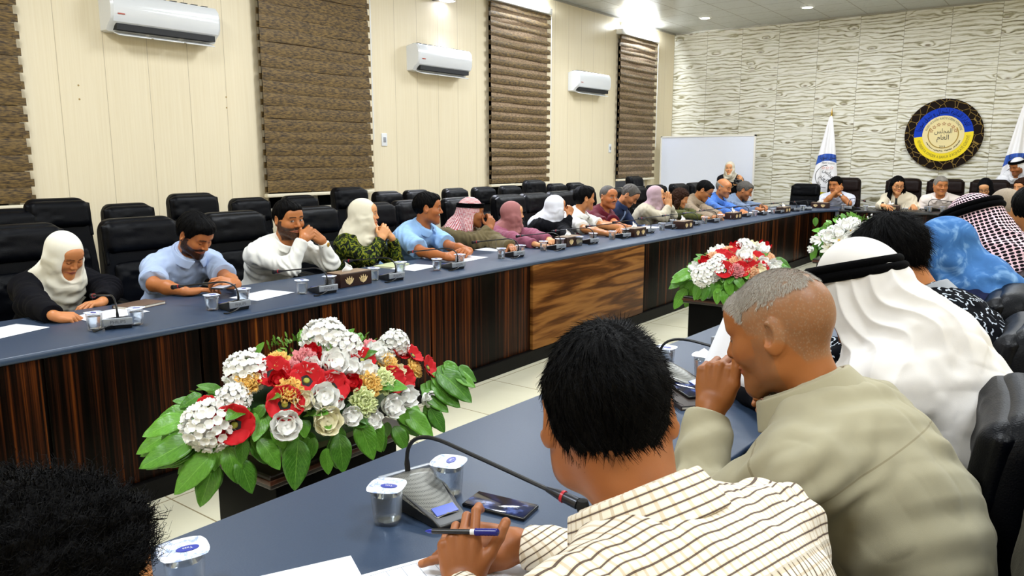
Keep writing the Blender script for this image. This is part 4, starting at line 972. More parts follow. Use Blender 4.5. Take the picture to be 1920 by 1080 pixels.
    if vn == 'collar' or vn == 'band' or vn == 'polo':
        tall = {'collar': .020, 'band': .016, 'polo': .016}[vn]*sc*t.get('ctall', 1)
        cen = N+up*.030*sc+F*.004; Rn = np.stack([np.cross(F, nrm(up*.8+U3*.3)), np.cross(nrm(up*.8+U3*.3), np.cross(F, nrm(up*.8+U3*.3))), nrm(up*.8+U3*.3)], 1)
        S = Sdf(cen-.14, cen+.14, hc); S.frame(Rn, cen, sc)
        def ring(x, y, z):
            r = np.sqrt(x*x+(y*.92)**2); flare = .064-.010*np.clip(z/.03, -1, 1)-np.clip(-z-.004, 0, 1)*.35*-1
            dv = np.sqrt(np.maximum(np.abs(r-flare)-.0030, 0)**2+np.maximum(np.abs(z)-tall, 0)**2)-.0022
            return dv
        S.fun(ring, (0, 0, 0), .13, .004)
        if vn != 'band':   # turned-down leaves
            S.fun(lambda x, y, z: np.sqrt(np.maximum(np.abs(np.sqrt(x*x+(y*.92)**2)-(.0685+np.clip(tall-z, 0, 1)*.32))-.0022, 0)**2+np.maximum(np.abs(z+.003)-tall-.001, 0)**2)-.0022, (0, 0, 0), .14, .003)
        S.fun(lambda x, y, z: -(np.maximum(np.abs(x)-.010-np.clip(tall-z, 0, 1)*.55, -(y-.02))), (0, .06, 0), .12, .003, 'i')
        P2, Q2 = S.mesh(); c['child']('collar', P2, Q2, t.get('cmat', t['mat']), uv=np.stack([np.arctan2((P2-cen) @ Rn[:, 0], (P2-cen) @ Rn[:, 1])*.07, (P2-cen) @ Rn[:, 2]], 1))
    if t.get('placket'):
        m = MB(); Rb = J['Rb']; fw = Rb[:, 1]
        # buttons follow the front of the chest
        Pt = P; qq = (Pt-N) @ Rb; 
        for k in range(t['placket']):
            z = -.10-.075*k; sel = (np.abs(qq[:, 0]) < .012) & (np.abs(qq[:, 2]-z) < .012) & (qq[:, 1] > 0)
            if sel.any():
                b = Pt[sel][np.argmax(qq[sel][:, 1])]+fw*.002-c['org']; M_ = Matrix(np.column_stack([Rb[:, 0], up, fw]).tolist()).to_4x4(); M_.translation = Vector(b.tolist())
                bb = MB(); bb.M = M_; bb.lathe([(.004, 0), (.0055, .001), (.0045, .0022), (.002, .0016)], 10); bb.build('button', t.get('bmat', WH), c['root'])
    for kx in t.get('pocket', []):
        qq = (P-N) @ Rb
        def surf(x, z):
            sel = (np.abs(qq[:, 0]-x) < .011) & (np.abs(qq[:, 2]-z) < .011) & (qq[:, 1] > 0)
            return (P[sel][np.argmax(qq[sel][:, 1])]+J['Rb'][:, 1]*.005-c['org']) if sel.any() else None
        g = [[surf(kx+(-.045+.09*i/6), -.145-.045*j/3*(1-.0*abs(i-3)/3)) for i in range(7)] for j in range(4)]
        if all(v is not None for r_ in g for v in r_):
            mm = MB(); mm.add([tuple(v) for r_ in g for v in r_], [(j*7+i, j*7+i+1, j*7+8+i, j*7+7+i) for j in range(3) for i in range(6)]); mm.build('pocket_flap', t['mat'], c['root'], solid=.003, angle=180)
def trousers(c, kind, col, stand):
    P, F, L, sc = c['P'], c['F'], c['L'], c['sc']; h = .018; skirt = kind in ('skirt', 'robe')
    S = Sdf(P+np.array([-.75, -.75, -P[2]-.0]), P+np.array([.75, .75, .2]), h)
    S.ell(P-U3*.01, (.185, .185, .125), .05)
    kn = {}; ft = {}
    for s in (-1, 1):
        if stand: K = P-L*s*.10-U3*.45; T = np.array([*(P-L*s*.10)[:2], .06])
        else: K = P-L*s*.14+F*.42; K[2] = .50; T = K+F*.03; T = np.array([T[0], T[1], .07])
        hipj = P-L*s*.09; S.cap(hipj, K, .095*sc, .068*sc, .05); S.cap(K, T+U3*.05, .068*sc if not skirt else .1, .052*sc if not skirt else .12, .04); kn[s] = K; ft[s] = T
    if skirt: S.cap((kn[1]+kn[-1])/2, (ft[1]+ft[-1])/2+U3*.12, .16, .2, .08); S.cap(P, (kn[1]+kn[-1])/2, .15, .13, .06)
    Pv, Qv = S.mesh(); Pv = smooth(Pv, Qv, 1); c['child']({'trousers': 'trousers', 'jeans': 'trousers', 'skirt': 'skirt', 'robe': 'robe_skirt'}[kind], Pv, Qv, cloth(kind+'_cloth', col))
    for s in (-1, 1):
        T = ft[s]; m = MB(); o = Vector((T-c['org']).tolist()); ang = math.radians(c['a']); M_ = Matrix.Translation((o.x, o.y, 0)) @ Matrix.Rotation(ang-PI/2, 4, 'Z'); m.M = M_
        m.rbox(-.045, .045, -.08, .18, 0, .035, .016); m.rbox(-.042, .042, -.075, .12, .02, .085, .03); m.build('shoe', flat('shoe_leather', '0d0b0a', .35), c['root'])
def hair(c, style):
    sp = c['sp']
    if style == 'none':
        if sp.get('strands'):
            P, Q, q = c['hmesh']; m = (q[:, 2] > hairline(q[:, 1], sp)+.002) & (q[:, 2]+.3*q[:, 1]+.02*vnoise(q, .012, 2)+.008*vnoise(q, .003, 2) > .058); idx = np.cumsum(m)-1; Q2 = Q[m[Q].all(1)]; strands(c, P[m], idx[Q2], sp['strands'], m_hair('grey_bristle', '8d8478', 'c8c0b4'), 'buzz')
        return
    hs = c['hs']; Rh = c['Rh']; Hc = c['Hc']; near = c['dist'] < 2.6
    h = c['hh']*1.0; S = Sdf(Hc-.22*hs*(1.35 if style in ('long', 'curly') else 1), Hc+.2*hs, h); S.frame(Rh, Hc, hs); th = {'short': .009, 'buzz': .003, 'thick': .017, 'fringe': .006, 'long': .016, 'curly': .026, 'bob': .02, 'afro': .016}[style]
    S.ell((0, -.014, .026), (.0745+th, .096+th, .088+th*1.1), .02)
    if style in ('thick', 'short'): S.ell((0, .045, .07+th*.6), (.05+th, .038+th, .026+th), .02)
    S.fun(lambda x, y, z: (hairline(y, sp)-z)*.8+.18*0*x, (0, 0, .02), .2, .006, 'i')
    if style in ('short', 'thick', 'buzz', 'fringe'):
        for s in (-1, 1): S.ell((s*.088, -.012, -.008), (.022, .024, .038), .006, 's')
    if style == 'fringe':
        S.fun(lambda x, y, z: (z-.045)-.25*np.clip(-y-.02, -.06, .08), (0, 0, .02), .2, .012, 'i'); S.fun(lambda x, y, z: .05-np.abs(x)-np.clip(-y, 0, 1)*2, (0, 0, .02), .2, .01, 'i')
    if style in ('long', 'bob', 'curly'):
        N = (c['Rh'].T @ (c['N']-Hc))/hs; dn = .7 if style == 'bob' else 1.15
        for s in (-1, 1):
            a_, b_, d_ = (s*.068, -.015, .01), (s*.088, -.005, -.07), (s*(.095 if style == 'long' else .10), .03 if style == 'long' else -.01, -.07-.11*dn)
            S.cap(a_, b_, .022+th*.35, .03+th*.4, .02); S.cap(b_, d_, .032, .03, .02)
        S.cap((0, -.08, .0), (0, -.085, -.10*dn-.03), .055, .058, .03)
    if style in ('curly', 'afro'): S.ell((0, -.04, -.01), (.088, .078, .075), .03)
    P, Q = S.mesh()
    if len(P) == 0: return
    N = vnormals(P, Q); q = (P-Hc) @ Rh/hs
    # strands run away from the crown
    cr = np.array([0, -.055, .105]); r = q-cr; az = np.arctan2(r[:, 0], r[:, 1]); el = np.linalg.norm(r, axis=1)
    if style in ('curly', 'afro', 'bob'): d = .010*np.abs(vnoise(q, .022, 1))+.006*vnoise(q, .010, 4)
    elif style == 'long': d = .004*np.sin(az*26+6*vnoise(q, .05, 2))+.003*vnoise(q, (.01, .01, .08), 3)
    else: a3 = np.stack([az*.09, el*.25, q[:, 2]*.1], 1); d = (.0028*vnoise(a3, .004, 1)+.0035*vnoise(a3, .011, 2))*(1 if style != 'buzz' else .3)
    P = P+N*(d*hs)[:, None]; mt = HAIR[sp.get('hair', 'black')]
    c['child']('hair', P, Q, mt)
    c['hairmesh'] = (P, Q)
    if sp.get('strands'): strands(c, P, Q, sp['strands'], mt, style)
def strands(c, P, Q, n, mat, style):
    """individual locks over the scalp"""
    rg = np.random.default_rng(5); Hc, Rh, hs = c['Hc'], c['Rh'], c['hs']; N = vnormals(P, Q); pick = rg.choice(len(P), n, replace=n > len(P)); p0 = P[pick]; n0 = N[pick]; q = (p0-Hc) @ Rh/hs
    out = ((p0-Hc) @ Rh); keep = (np.linalg.norm(out, axis=1) > .055) & ~((np.abs(q[:, 0]) > .055) & (q[:, 1] > -.042) & (q[:, 1] < .03) & (q[:, 2] < .034))
    if style == 'short': keep &= q[:, 2] > -.058
    p0, n0, q = p0[keep], n0[keep], q[keep]; m = len(p0)
    whorl = np.array([.010, -.070, .095]); r = q-whorl; tw = np.cross(np.tile(nrm(whorl), (m, 1)), r); dl = r+tw*.55; dl /= np.linalg.norm(dl, axis=1)[:, None]+1e-6; dw = dl @ Rh.T
    dw = dw-n0*np.sum(dw*n0, axis=1)[:, None]; dw /= np.linalg.norm(dw, axis=1)[:, None]+1e-6
    L = rg.uniform(.6, 1.3, m)*{'short': .017, 'buzz': .007, 'thick': .036, 'afro': .021, 'curly': .03}.get(style, .02)*hs; wd = {'short': .0006, 'buzz': .0004, 'thick': .0007, 'afro': .0006, 'curly': .0006}.get(style, .0005)
    jit = rg.normal(0, .15 if style != 'afro' else .5, (m, 3)); dw = dw+jit*.5; K = 6 if style == 'afro' else 4
    lift = {'buzz': .9, 'afro': .22}.get(style, .09)
    side = np.cross(dw, n0); side /= np.linalg.norm(side, axis=1)[:, None]+1e-6; rows = []
    ph = rg.uniform(0, 6.28, m)
    for k in range(K):
        t = k/(K-1); pos = p0-n0*.001+dw*(L*t)[:, None]+n0*(L*lift*(t-.55*t*t))[:, None]
        if style == 'afro': pos = pos+(side*np.cos(ph+t*9)[:, None]+n0*np.sin(ph+t*9)[:, None])*.005*hs
        w_ = wd*(1-.75*t); rows.append((pos-side*w_, pos+side*w_))
        if k == 0: wn = 1
    V = np.zeros((m, K*2, 3)); 
    for k in range(K): V[:, 2*k] = rows[k][0]; V[:, 2*k+1] = rows[k][1]+0
    idx = np.arange(m)[:, None]*(K*2); Qs = np.concatenate([idx+np.array([[2*k, 2*k+1, 2*k+3, 2*k+2]]) for k in range(K-1)])
    o = c['child']('hair_strands', V.reshape(-1, 3), Qs, mat); o['kind'] = 'stuff'
def folds(q, amp, seed=0, fr=.026, cen=(0, .02, -.10)):
    th = np.arctan2(q[:, 0], -q[:, 1]+.01); lo_ = sstep(.06, -.06, q[:, 2]); vf = np.sin(th*7.0+2.2*vnoise(q, .16, seed)); arcs = sstep(.0, .05, q[:, 1])*sstep(-.05, -.09, q[:, 2])
    r = np.sqrt((q[:, 0]*1.0)**2+((q[:, 1]-cen[1])*.8)**2+(q[:, 2]-cen[2])**2); n = vnoise(q, .07, seed)*.022+vnoise(q, (.05, .05, .12), seed+1)*.012
    s = np.sin((r+n*1.6)*2*PI/(fr*2.0)); s2 = np.sin((q[:, 0]*.6+q[:, 2]+n*2)*2*PI/(fr*3.1)); return amp*(.42*vf*lo_*(1-arcs)+.50*s*arcs+.25*s2*lo_)+amp*.25*vnoise(q, .09, seed+3)
def hijab(c, t):
    Hc, Rh, hs, N, F, up, L = c['Hc'], c['Rh'], c['hs'], c['N'], c['F'], c['up'], c['L']; h = float(np.clip(.0008*c['dist'], .0032, .006)); dr = t.get('drape', 1.0); fw = c['J']['fw']; Rb = c['J']['Rb']
    lo = np.minimum(Hc-.2, N-.33); hi = np.maximum(Hc+.2, N+.28); S = Sdf(lo, hi, h); S.frame(Rh, Hc, hs)
    S.ell((0, -.02, .022), (.092, .116, .110), .02); S.ell((0, -.005, -.055), (.084, .096, .085), .04); v = t.get('vol', 1.0)
    Nl = Rh.T @ (N-Hc)/hs; S.cap((0, .0, -.06), Nl*.8+np.array([0, .02, 0]), .083*v, .108*v, .05)
    if t.get('wrap', 1):
        for s in (-1, 1): S.cap((s*.078, .030, -.02), (s*.030, .072, -.128), .016, .026, .03); S.cap((s*.030, .072, -.128), (-s*.075, .03, -.20), .028, .034, .04); S.frame()
    S.ell(N+fw*.045-up*.055*dr, (.135*v, .105*v, .095*dr), .05, R=Rb); S.ell(N-fw*.045-up*.04*dr, (.145*v, .075, .09*dr), .05, R=Rb)
    if t.get('front'): S.cap(N+fw*.10-up*.05, N+fw*.12-up*t['front'], .05, .035, .05)
    if t.get('back'): S.cap(N-fw*.04, N-fw*.09-up*t['back'], .12, .09, .06)
    S.frame(Rh, Hc, hs); fo = t.get('face', 1.0); S.ell((0, .124, -.014), (.061*fo, .092, .088*fo), .010, 's')
    P, Q = S.mesh(); P = smooth(P, Q, 1); Nn = vnormals(P, Q); q = (P-Hc) @ Rh/hs; fade = sstep(.0, .035, np.sqrt(q[:, 0]**2+(q[:, 2]+.016)**2)-.05)
    d = folds(q, t.get('amp', .010), t.get('seed', 0), t.get('fr', .030), t.get('cen', (0, .04, -.06)))*fade*sstep(.115, .02, q[:, 2])
    P = P+Nn*(d-.003)[:, None]; c['child']('headscarf', P, Q, t['mat'], uv=np.stack([np.arctan2(q[:, 0], -q[:, 1])*.1, q[:, 2]], 1))
    if t.get('band'):
        S = Sdf(Hc-.16, Hc+.16, h); S.frame(Rh, Hc, hs); S.ell((0, -.012, .026), (.079, .100, .092), .01); S.fun(lambda x, y, z: np.maximum(.040-z+ -.25*np.abs(x)*-1, -(y-.02)), (0, 0, 0), .2, .004, 'i'); P, Q = S.mesh(); c['child']('under_scarf', P, Q, t['band'])
def keffiyeh(c, t):
    Hc, Rh, hs, N, F, up, L = c['Hc'], c['Rh'], c['hs'], c['N'], c['F'], c['up'], c['L']; h = float(np.clip(.0009*c['dist'], .0036, .007)); fw = c['J']['fw']; Rb = c['J']['Rb']; J = c['J']
    dn = t.get('down', .3); lo = np.minimum(Hc-.22, np.minimum(N-dn-.15, c['P']-.2 if t.get('shawl') else N)); hi = np.maximum(Hc+.22, N+.3)
    if t.get('shawl'): hi = np.maximum(hi, c['P']+.3); lo[2] = c['P'][2]-.1
    S = Sdf(lo, hi, h); S.frame(Rh, Hc, hs); S.ell((0, -.015, .030), (.086, .108, .100), .02)
    for s in (-1, 1): S.cap((s*.06, -.02, .0), (s*.085, -.03, -.14), .035, .045, .03); 
    S.cap((0, -.06, .0), (0, -.085, -.15), .07, .10, .04); S.frame()
    S.ell(N-fw*.05-up*.05, (.19, .09, .12), .06, R=Rb)
    for s in (-1, 1): S.cap(N-fw*.02+Rb[:, 0]*s*.07, J['Sr' if s > 0 else 'Sl']-up*.02, .065, .055, .05)
    if t.get('shawl'):
        torso(S, J, t.get('sinf', .03), False, 0, .06)
        for s in ('r', 'l'): S.cap(J['S'+s], J['S'+s]*.45+c['A'][s]['E']*.55, .085, .08, .06)
        a, b = t['shawl']; S.all(lambda x, y, z: -((x-a[0])*b[0]+(y-a[1])*b[1]+(z-a[2])*b[2]), .01)
    if t.get('tail'):
        for (a, b, r1, r2) in t['tail']: S.cap(N+F*a[0]+L*a[1]+U3*a[2], N+F*b[0]+L*b[1]+U3*b[2], r1, r2, .05)
    S.frame(Rh, Hc, hs); S.ell((0, .125, -.06), (.068, .105, .105), .012, 's')
    P, Q = S.mesh(); P = smooth(P, Q, 1); Nn = vnormals(P, Q); q = (P-Hc) @ Rh/hs; th = np.arctan2(q[:, 0], -q[:, 1]+.02)
    below = sstep(.045, -.03, q[:, 2]); d = .010*t.get('amp', 1)*below*(1-.75*sstep(.10, .26, -q[:, 2]))*((1-np.abs(np.sin(th*t.get('pl', 5.5)+2.5*vnoise(q, .12, t.get('seed', 1)))))**1.3)
    qb = (P-N) @ Rb; d += t.get('amp', 1)*sstep(-.0, -.10, qb[:, 2])*(.007*np.abs(vnoise(qb @ rotm(0, 0, .6), (.25, .25, .05), 6))+.006*vnoise(qb @ rotm(0, 0, .9), (.06, .2, .18), 8)+.003*vnoise(qb, .05, 3))
    d += .004*vnoise(q, .03, 4)*below
    P = P+Nn*(d-.003)[:, None]; c['child']('headcloth', P, Q, t['mat'], uv=np.stack([th*.115, q[:, 2]+.0*th], 1))
    # cords
    if t.get('cord', True):
        m = MB(); zt = t.get('cz', .055)
        for k in range(2):
            pts = []; rx, ry = .0915-.004*k, .1135-.004*k
            for i in range(41):
                a = 2*PI*i/40; pts.append(((Rh @ (np.array([math.cos(a)*rx, -.015+math.sin(a)*ry, zt+k*t.get('cr', .0105)*1.6+math.sin(a)*t.get('ct', .012)]))*hs)+Hc-c['org']).tolist())
            m.tube(pts, t.get('cr', .0105)*hs, 10, cap=False)
        m.build('head_cord', flat('black_cord', '030304', .9, spec=.05, bump=.5, bs=400), c['root'])
def glasses(c):
    Hc, Rh, hs = c['Hc'], c['Rh'], c['hs']; m = MB()
    def W(p): return ((Rh @ np.array(p))*hs+Hc-c['org']).tolist()
    for s in (-1, 1):
        m.tube([W((s*.031+.021*math.cos(2*PI*i/20), .101, .0+.0165*math.sin(2*PI*i/20))) for i in range(21)], .0016*max(1, c['dist']/7), 6, cap=False)
        m.tube([W((s*.052, .100, .006)), W((s*.07, .06, .008)), W((s*.08, .0, .004))], .0015*max(1, c['dist']/7), 6)
    m.tube([W((-.010, .102, .003)), W((0, .105, .006)), W((.010, .102, .003))], .0015*max(1, c['dist']/7), 6)
    m.build('spectacles', flat('spectacle_frame', '120d0c', .3), c['root'])
def watch(c, n_, strap='1c120c', face='c8a24a'):
    g = c['A'][n_]; ax = nrm(g['E']-g['W']); p = g['W']+ax*.035-c['org']; b1 = nrm(g['n']-ax*np.dot(g['n'], ax)); b2 = np.cross(ax, b1); r = .031*c['sc']
    m = MB(); m.tube([(p+b1*r*.85*math.cos(2*PI*i/20)+b2*r*math.sin(2*PI*i/20)).tolist() for i in range(21)], .006, 8, cap=False, flat=1.3); w_ = m.build('watch_strap', flat('watch_strap_'+strap, strap, .5), c['root'])
    d = MB(); M_ = Matrix(np.column_stack([b2, ax, b1]).tolist()).to_4x4(); M_.translation = Vector((p+b1*r*.95).tolist()); d.M = M_; d.lathe([(.012, 0), (.017, .002), (.017, .006), (.013, .008)], 16); d.build('watch_face', flat('watch_face_'+face, face, .25, .8), w_)
# ---- cloth materials with printed patterns
def m_keff(name, ground, ink, cell=.011, big=.42):
    t = NT(name); uv = t.n('UVMap').outputs[0]; sp = t.n('SeparateXYZ'); t.ln(uv, sp.inputs[0])
    X = t.math('DIVIDE', sp.outputs[0], cell); Y = t.math('DIVIDE', sp.outputs[1], cell); par = t.math('MODULO', t.math('ABSOLUTE', t.math('ADD', t.math('FLOOR', X), t.math('FLOOR', Y))), 2.0)
    fx = t.math('SUBTRACT', t.math('FRACT', X), .5); fy = t.math('SUBTRACT', t.math('FRACT', Y), .5); a, b = .46, .22
    def el(A, B): return t.math('LESS_THAN', t.math('ADD', t.math('POWER', t.math('DIVIDE', fx, A), 2.0), t.math('POWER', t.math('DIVIDE', fy, B), 2.0)), 1.0)
    e = t.math('ADD', t.math('MULTIPLY', el(a, big*.6), par), t.math('MULTIPLY', el(big*.6, a), t.math('SUBTRACT', 1.0, par)))
    t.set('Base Color', t.mix(e, lin(ground), lin(ink))); t.set('Roughness', .9); t.set('Specular IOR Level', .15); return t.m
def m_blot(name, cols, scale=22, dist=1.5, th=(.42, .5, .58)):
    t = NT(name); nz = t.n('TexNoise', Scale=float(scale), Detail=5.0, Distortion=dist, Vector=t.co('Object')); c = t.ramp(nz.outputs[0], [(0, cols[0])]+[(th[i], cols[i+1]) for i in range(len(cols)-1)], 'CONSTANT' if len(cols) > 3 else 'LINEAR')
    t.set('Base Color', c); t.set('Roughness', .8); t.set('Specular IOR Level', .2); return t.m
def m_strokes(name, ground, ink):
    t = NT(name); uv = t.n('UVMap').outputs[0]; v = t.n('TexVoronoi', Scale=36.0, Vector=uv); v.voronoi_dimensions = '2D'
    sub = t.n('VectorMath', _operation='SUBTRACT'); mp = t.n('VectorMath', _operation='SCALE'); t.ln(uv, mp.inputs[0]); mp.inputs['Scale'].default_value = 36.0; t.ln(mp.outputs[0], sub.inputs[0]); sc2 = t.n('VectorMath', _operation='SCALE'); t.ln(v.outputs['Position'], sc2.inputs[0]); sc2.inputs['Scale'].default_value = 36.0
    t.ln(sc2.outputs[0], sub.inputs[1]); wn = t.n('TexWhiteNoise', Vector=v.outputs['Position']); ro = t.n('VectorRotate', Vector=sub.outputs[0], Angle=t.math('MULTIPLY', wn.outputs[0], 6.28)); ro.rotation_type = 'Z_AXIS'
    s2 = t.n('SeparateXYZ'); t.ln(ro.outputs[0], s2.inputs[0]); wv = t.math('ADD', s2.outputs[1], t.math('MULTIPLY', t.math('SINE', t.math('MULTIPLY', s2.outputs[0], 9.0)), .07))
    m = t.math('MULTIPLY', t.math('LESS_THAN', t.math('ABSOLUTE', wv), .09), t.math('LESS_THAN', t.math('ABSOLUTE', s2.outputs[0]), .42)); t.set('Base Color', t.mix(m, lin(ground), lin(ink))); t.set('Roughness', .9); t.set('Specular IOR Level', .08); return t.m
def m_grid_shirt():
    """fine checked shirt: dark brown lines one way, faint tan lines the other, turned a quarter on the yoke"""
    t = NT('checked_shirt'); uv = t.n('UVMap').outputs[0]; sp = t.n('SeparateXYZ'); t.ln(uv, sp.inputs[0]); U, V = sp.outputs[0], sp.outputs[1]
    def line(q, pitch, w): return t.math('LESS_THAN', t.math('ABSOLUTE', t.math('SUBTRACT', t.math('FRACT', t.math('DIVIDE', q, pitch)), .5)), w)
    yoke = t.math('MULTIPLY', t.math('GREATER_THAN', V, -.115), t.math('LESS_THAN', V, 1.0))
    A = t.math('ADD', t.math('MULTIPLY', U, t.math('SUBTRACT', 1.0, yoke)), t.math('MULTIPLY', V, yoke)); B = t.math('ADD', t.math('MULTIPLY', V, t.math('SUBTRACT', 1.0, yoke)), t.math('MULTIPLY', U, yoke))
    c = t.mix(t.math('MULTIPLY', line(A, .0125, .20), .35), lin('efe6d6'), lin('c9b183')); c = t.mix(t.math('MULTIPLY', line(B, .0125, .13), .45), c, lin('b59a6c'))
    c = t.mix(t.math('MULTIPLY', line(A, .0125, .09), .88), c, lin('3c2422'))
    seam = t.math('MULTIPLY', t.math('LESS_THAN', t.math('ABSOLUTE', t.math('ADD', V, .115)), .0022), .4); c = t.mix(seam, c, lin('8a7a60'))
    t.set('Base Color', c); t.set('Roughness', .8); t.set('Specular IOR Level', .2); nz = t.n('TexNoise', Scale=500.0, Vector=t.co('Object')); t.bump(nz.outputs[0], .15, .0008); return t.m
# ================================================================== who sits where
XH = -4.35
def hx(px, py, x=XH): return onx(px, py, x)
GR = 'black leather armchairs of the people along the left table'
WHT = cloth('white_cotton', 'f0efe9', 'e2e0d6'); 
clasp = dict(pose='clasp')
TABLE_R = dict(px=None)
P_ = person
# woman in black with a white headscarf
K1 = P_('woman in black with white headscarf looking down, leftmost at the far table', hx(122, 478), 0, 12, 30, 0, dict(fem=1, skin='c98e68', eyes='down', hijab=dict(mat=cloth('white_scarf', 'f2efe2', 'e0d9c4'), vol=1.14, drape=1.9, front=.26, amp=.009, face=1.12, band=cloth('under_scarf_grey', 'b9b4b4'))),
   dict(r=dict(px=(100, 592), pose='curl', d=(.45, .85, -.15), n=(.3, -.2, 1), h=.035), l=dict(w=(-4.14, 1.88, .80), pose='relax', d=(.2, -.9, 0))), dict(mat=cloth('black_abaya', '0a0a0e', '14141c'), sleeve='long', sr=1.25, loose=.022, name='dress', neck='none'), legs='robe', legcol='0a0a0e')
# bearded man, light blue short sleeved shirt, reading his phone
K2 = P_('bearded man in light blue short-sleeved shirt looking down at his phone', hx(366, 440, -4.28), 0, 14, 34, 4, dict(skin='b87c56', beard=.92, hair='black', style='thick', nose=1.15, eyes='down'),
   dict(r=dict(px=(345, 546), d=(.35, .95, 0), n=(0, 0, 1), pose='flat', h=.03), l=dict(px=(443, 532), d=(-.1, -.9, .25), n=(.6, .1, .8), pose='curl', h=.06)), dict(mat=cloth('light_blue_shirt', 'b3c4e4', '93a9d0'), neck='collar', placket=4, pocket=[.085, -.085], slen=.8, sr=1.15), sc=1.05)
# man with stubble in a white collarless shirt, hands clasped before his mouth
K3 = P_('stubbled man in white collarless shirt with clasped hands raised at his chin', hx(541, 411, -4.30), 0, -2, 6, 3, dict(skin='bd8158', beard=.8, hair='black', style='short', eyes='open', gaze=1, nose=1.1),
   dict(r=dict(head=(.15, .0, -.12), d=(-.1, .8, .45), n=(.9, -.2, .3), pose='clasp', pole=(.2, -.3, -1)), l=dict(head=(.13, .17, -.15), d=(.1, -.75, .5), n=(.9, .2, .3), pose='clasp', pole=(.2, .3, -1))), dict(mat=WHT, sleeve='long', neck='band', placket=3, wr=1.4), sc=1.08)
watch(K3, 'l', '241408')
# woman, cream headscarf, green patterned blouse
K4 = P_('woman with cream headscarf and green patterned blouse resting chin on folded hands', hx(684, 402, -4.33), 5, 36, 0, 0, dict(fem=1, skin='e0ac88', eyes='open', nose=1.05, brow='black', hijab=dict(mat=cloth('cream_scarf', 'ece5d0', 'd6cdb2'), vol=1.02, drape=1.25, front=.33, back=.12, amp=.009, seed=2, face=1.0, band=flat('under_cap_black', '08080a', .7))),
   dict(r=dict(head=(.16, .0, -.17), d=(.05, .55, .8), n=(.7, -.5, .2), pose='curl', pole=(.3, -.4, -1)), l=dict(head=(.14, .14, -.18), d=(.1, -.7, .65), n=(.8, .3, .3), pose='curl', pole=(.3, .4, -1))), dict(mat=m_blot('green_print', ['0a0f08', '16200c', '3f5216', '8a8c22', '1b2a10'], 24, 1.2, (.44, .50, .56, .62)), sleeve='long', sr=1.15, neck='none', name='blouse'), legs='skirt', legcol='10140e')
watch(K4, 'l', '0c0a0a', '1a1a1c')
# mustached man, blue shirt
K5 = P_('moustached man in sky blue short-sleeved shirt with hands clasped on the table', hx(802, 390), 10, 34, 4, 0, dict(skin='b4744c', beard='mustache', hair='black', style='short', eyes='open', nose=1.2),
   dict(r=dict(px=(838, 482), d=(.3, .95, .1), n=(.4, -.6, .7), pose='clasp', h=.04), l=dict(px=(880, 470), d=(.2, -.95, .1), n=(.4, .6, .7), pose='clasp', h=.05)), dict(mat=cloth('sky_blue_shirt', '9cc3f0', '7fabdf'), neck='collar', slen=.78, sr=1.15, placket=2, loose=.018), sc=1.08)
# red chequered headdress, olive robe
K6 = P_('man in red chequered headdress and olive robe, hand lifted to his mouth', hx(884, 398), 8, 38, 8, 0, dict(skin='a8704c', beard='mustache', hair='dgrey', eyes='open', nose=1.3, keff=dict(mat=m_keff('red_chequered_cloth', 'efe6e4', 'b3283c', .0105, .62), amp=.8, tail=[((-.04, .0, .02), (-.02, -.24, -.10), .10, .06)], cz=.05)),
   dict(r=dict(head=(.17, .03, -.14), d=(.0, .35, .9), n=(.8, -.5, .1), pose='curl', pole=(.2, -.3, -1)), l=dict(px=(958, 463), d=(.5, -.5, 0), pose='relax', h=.035)), dict(mat=cloth('olive_robe', '6e6244', '544a32'), sleeve='long', neck='band', loose=.024, wr=1.6, sr=1.3, name='robe'), legs='robe', legcol='544a32', sc=1.05)
# dusty pink headscarf
K7 = P_('woman with dusty pink headscarf and mauve blouse facing right', hx(962, 401), 10, 36, 2, 0, dict(fem=1, skin='deab8c', eyes='open', hijab=dict(mat=cloth('dusty_pink_scarf', 'a8706e', '8a5456', scale=60), vol=1.08, drape=1.2, front=.16, amp=.009, seed=4, band=flat('under_cap_dark', '14141c', .7))),
   dict(r=dict(px=(1003, 458), d=(.8, .4, 0), pose='relax', h=.035), l=dict(px=(1030, 449), d=(.4, -.5, 0), pose='curl', h=.04)), dict(mat=cloth('mauve_blouse', '96556a', '7a3d52', scale=90), sleeve='long', sr=1.2, neck='none', loose=.018, name='blouse'), legs='skirt', legcol='3a2430')
# white headscarf, black dress, fist at mouth
K8 = P_('woman with white headscarf and black dress holding a fist to her mouth', hx(1043, 388), 5, 42, 4, 0, dict(fem=1, skin='c08a66', eyes='down', hijab=dict(mat=cloth('white_scarf_b', 'e9ebf2', 'd2d6e2'), vol=1.0, drape=1.15, front=.15, back=.16, amp=.006, seed=5, fr=.028)),
   dict(r=dict(head=(.13, .04, -.08), d=(.1, .35, .85), n=(.8, -.5, 0), pose='fist', pole=(.3, -.4, -1)), l=dict(px=(1075, 448), d=(.3, -.8, 0), pose='relax')), dict(mat=cloth('black_dress', '08080b', '121218'), sleeve='long', sr=1.15, neck='none', loose=.018, name='dress'), legs='robe', legcol='08080b')
K9 = P_('black-haired man in white short-sleeved shirt turned away toward the back table', hx(1096, 372), 12, 42, 4, 0, dict(skin='c08a64', beard=.25, hair='black', style='thick', eyes='open'),
   dict(r=dict(px=(1140, 438), d=(.4, .9, 0), pose='curl', h=.035), l=dict(px=(1165, 429), d=(.4, -.7, 0), pose='relax', h=.035)), dict(mat=WHT, neck='collar', slen=.8, sr=1.1), sc=1.05)
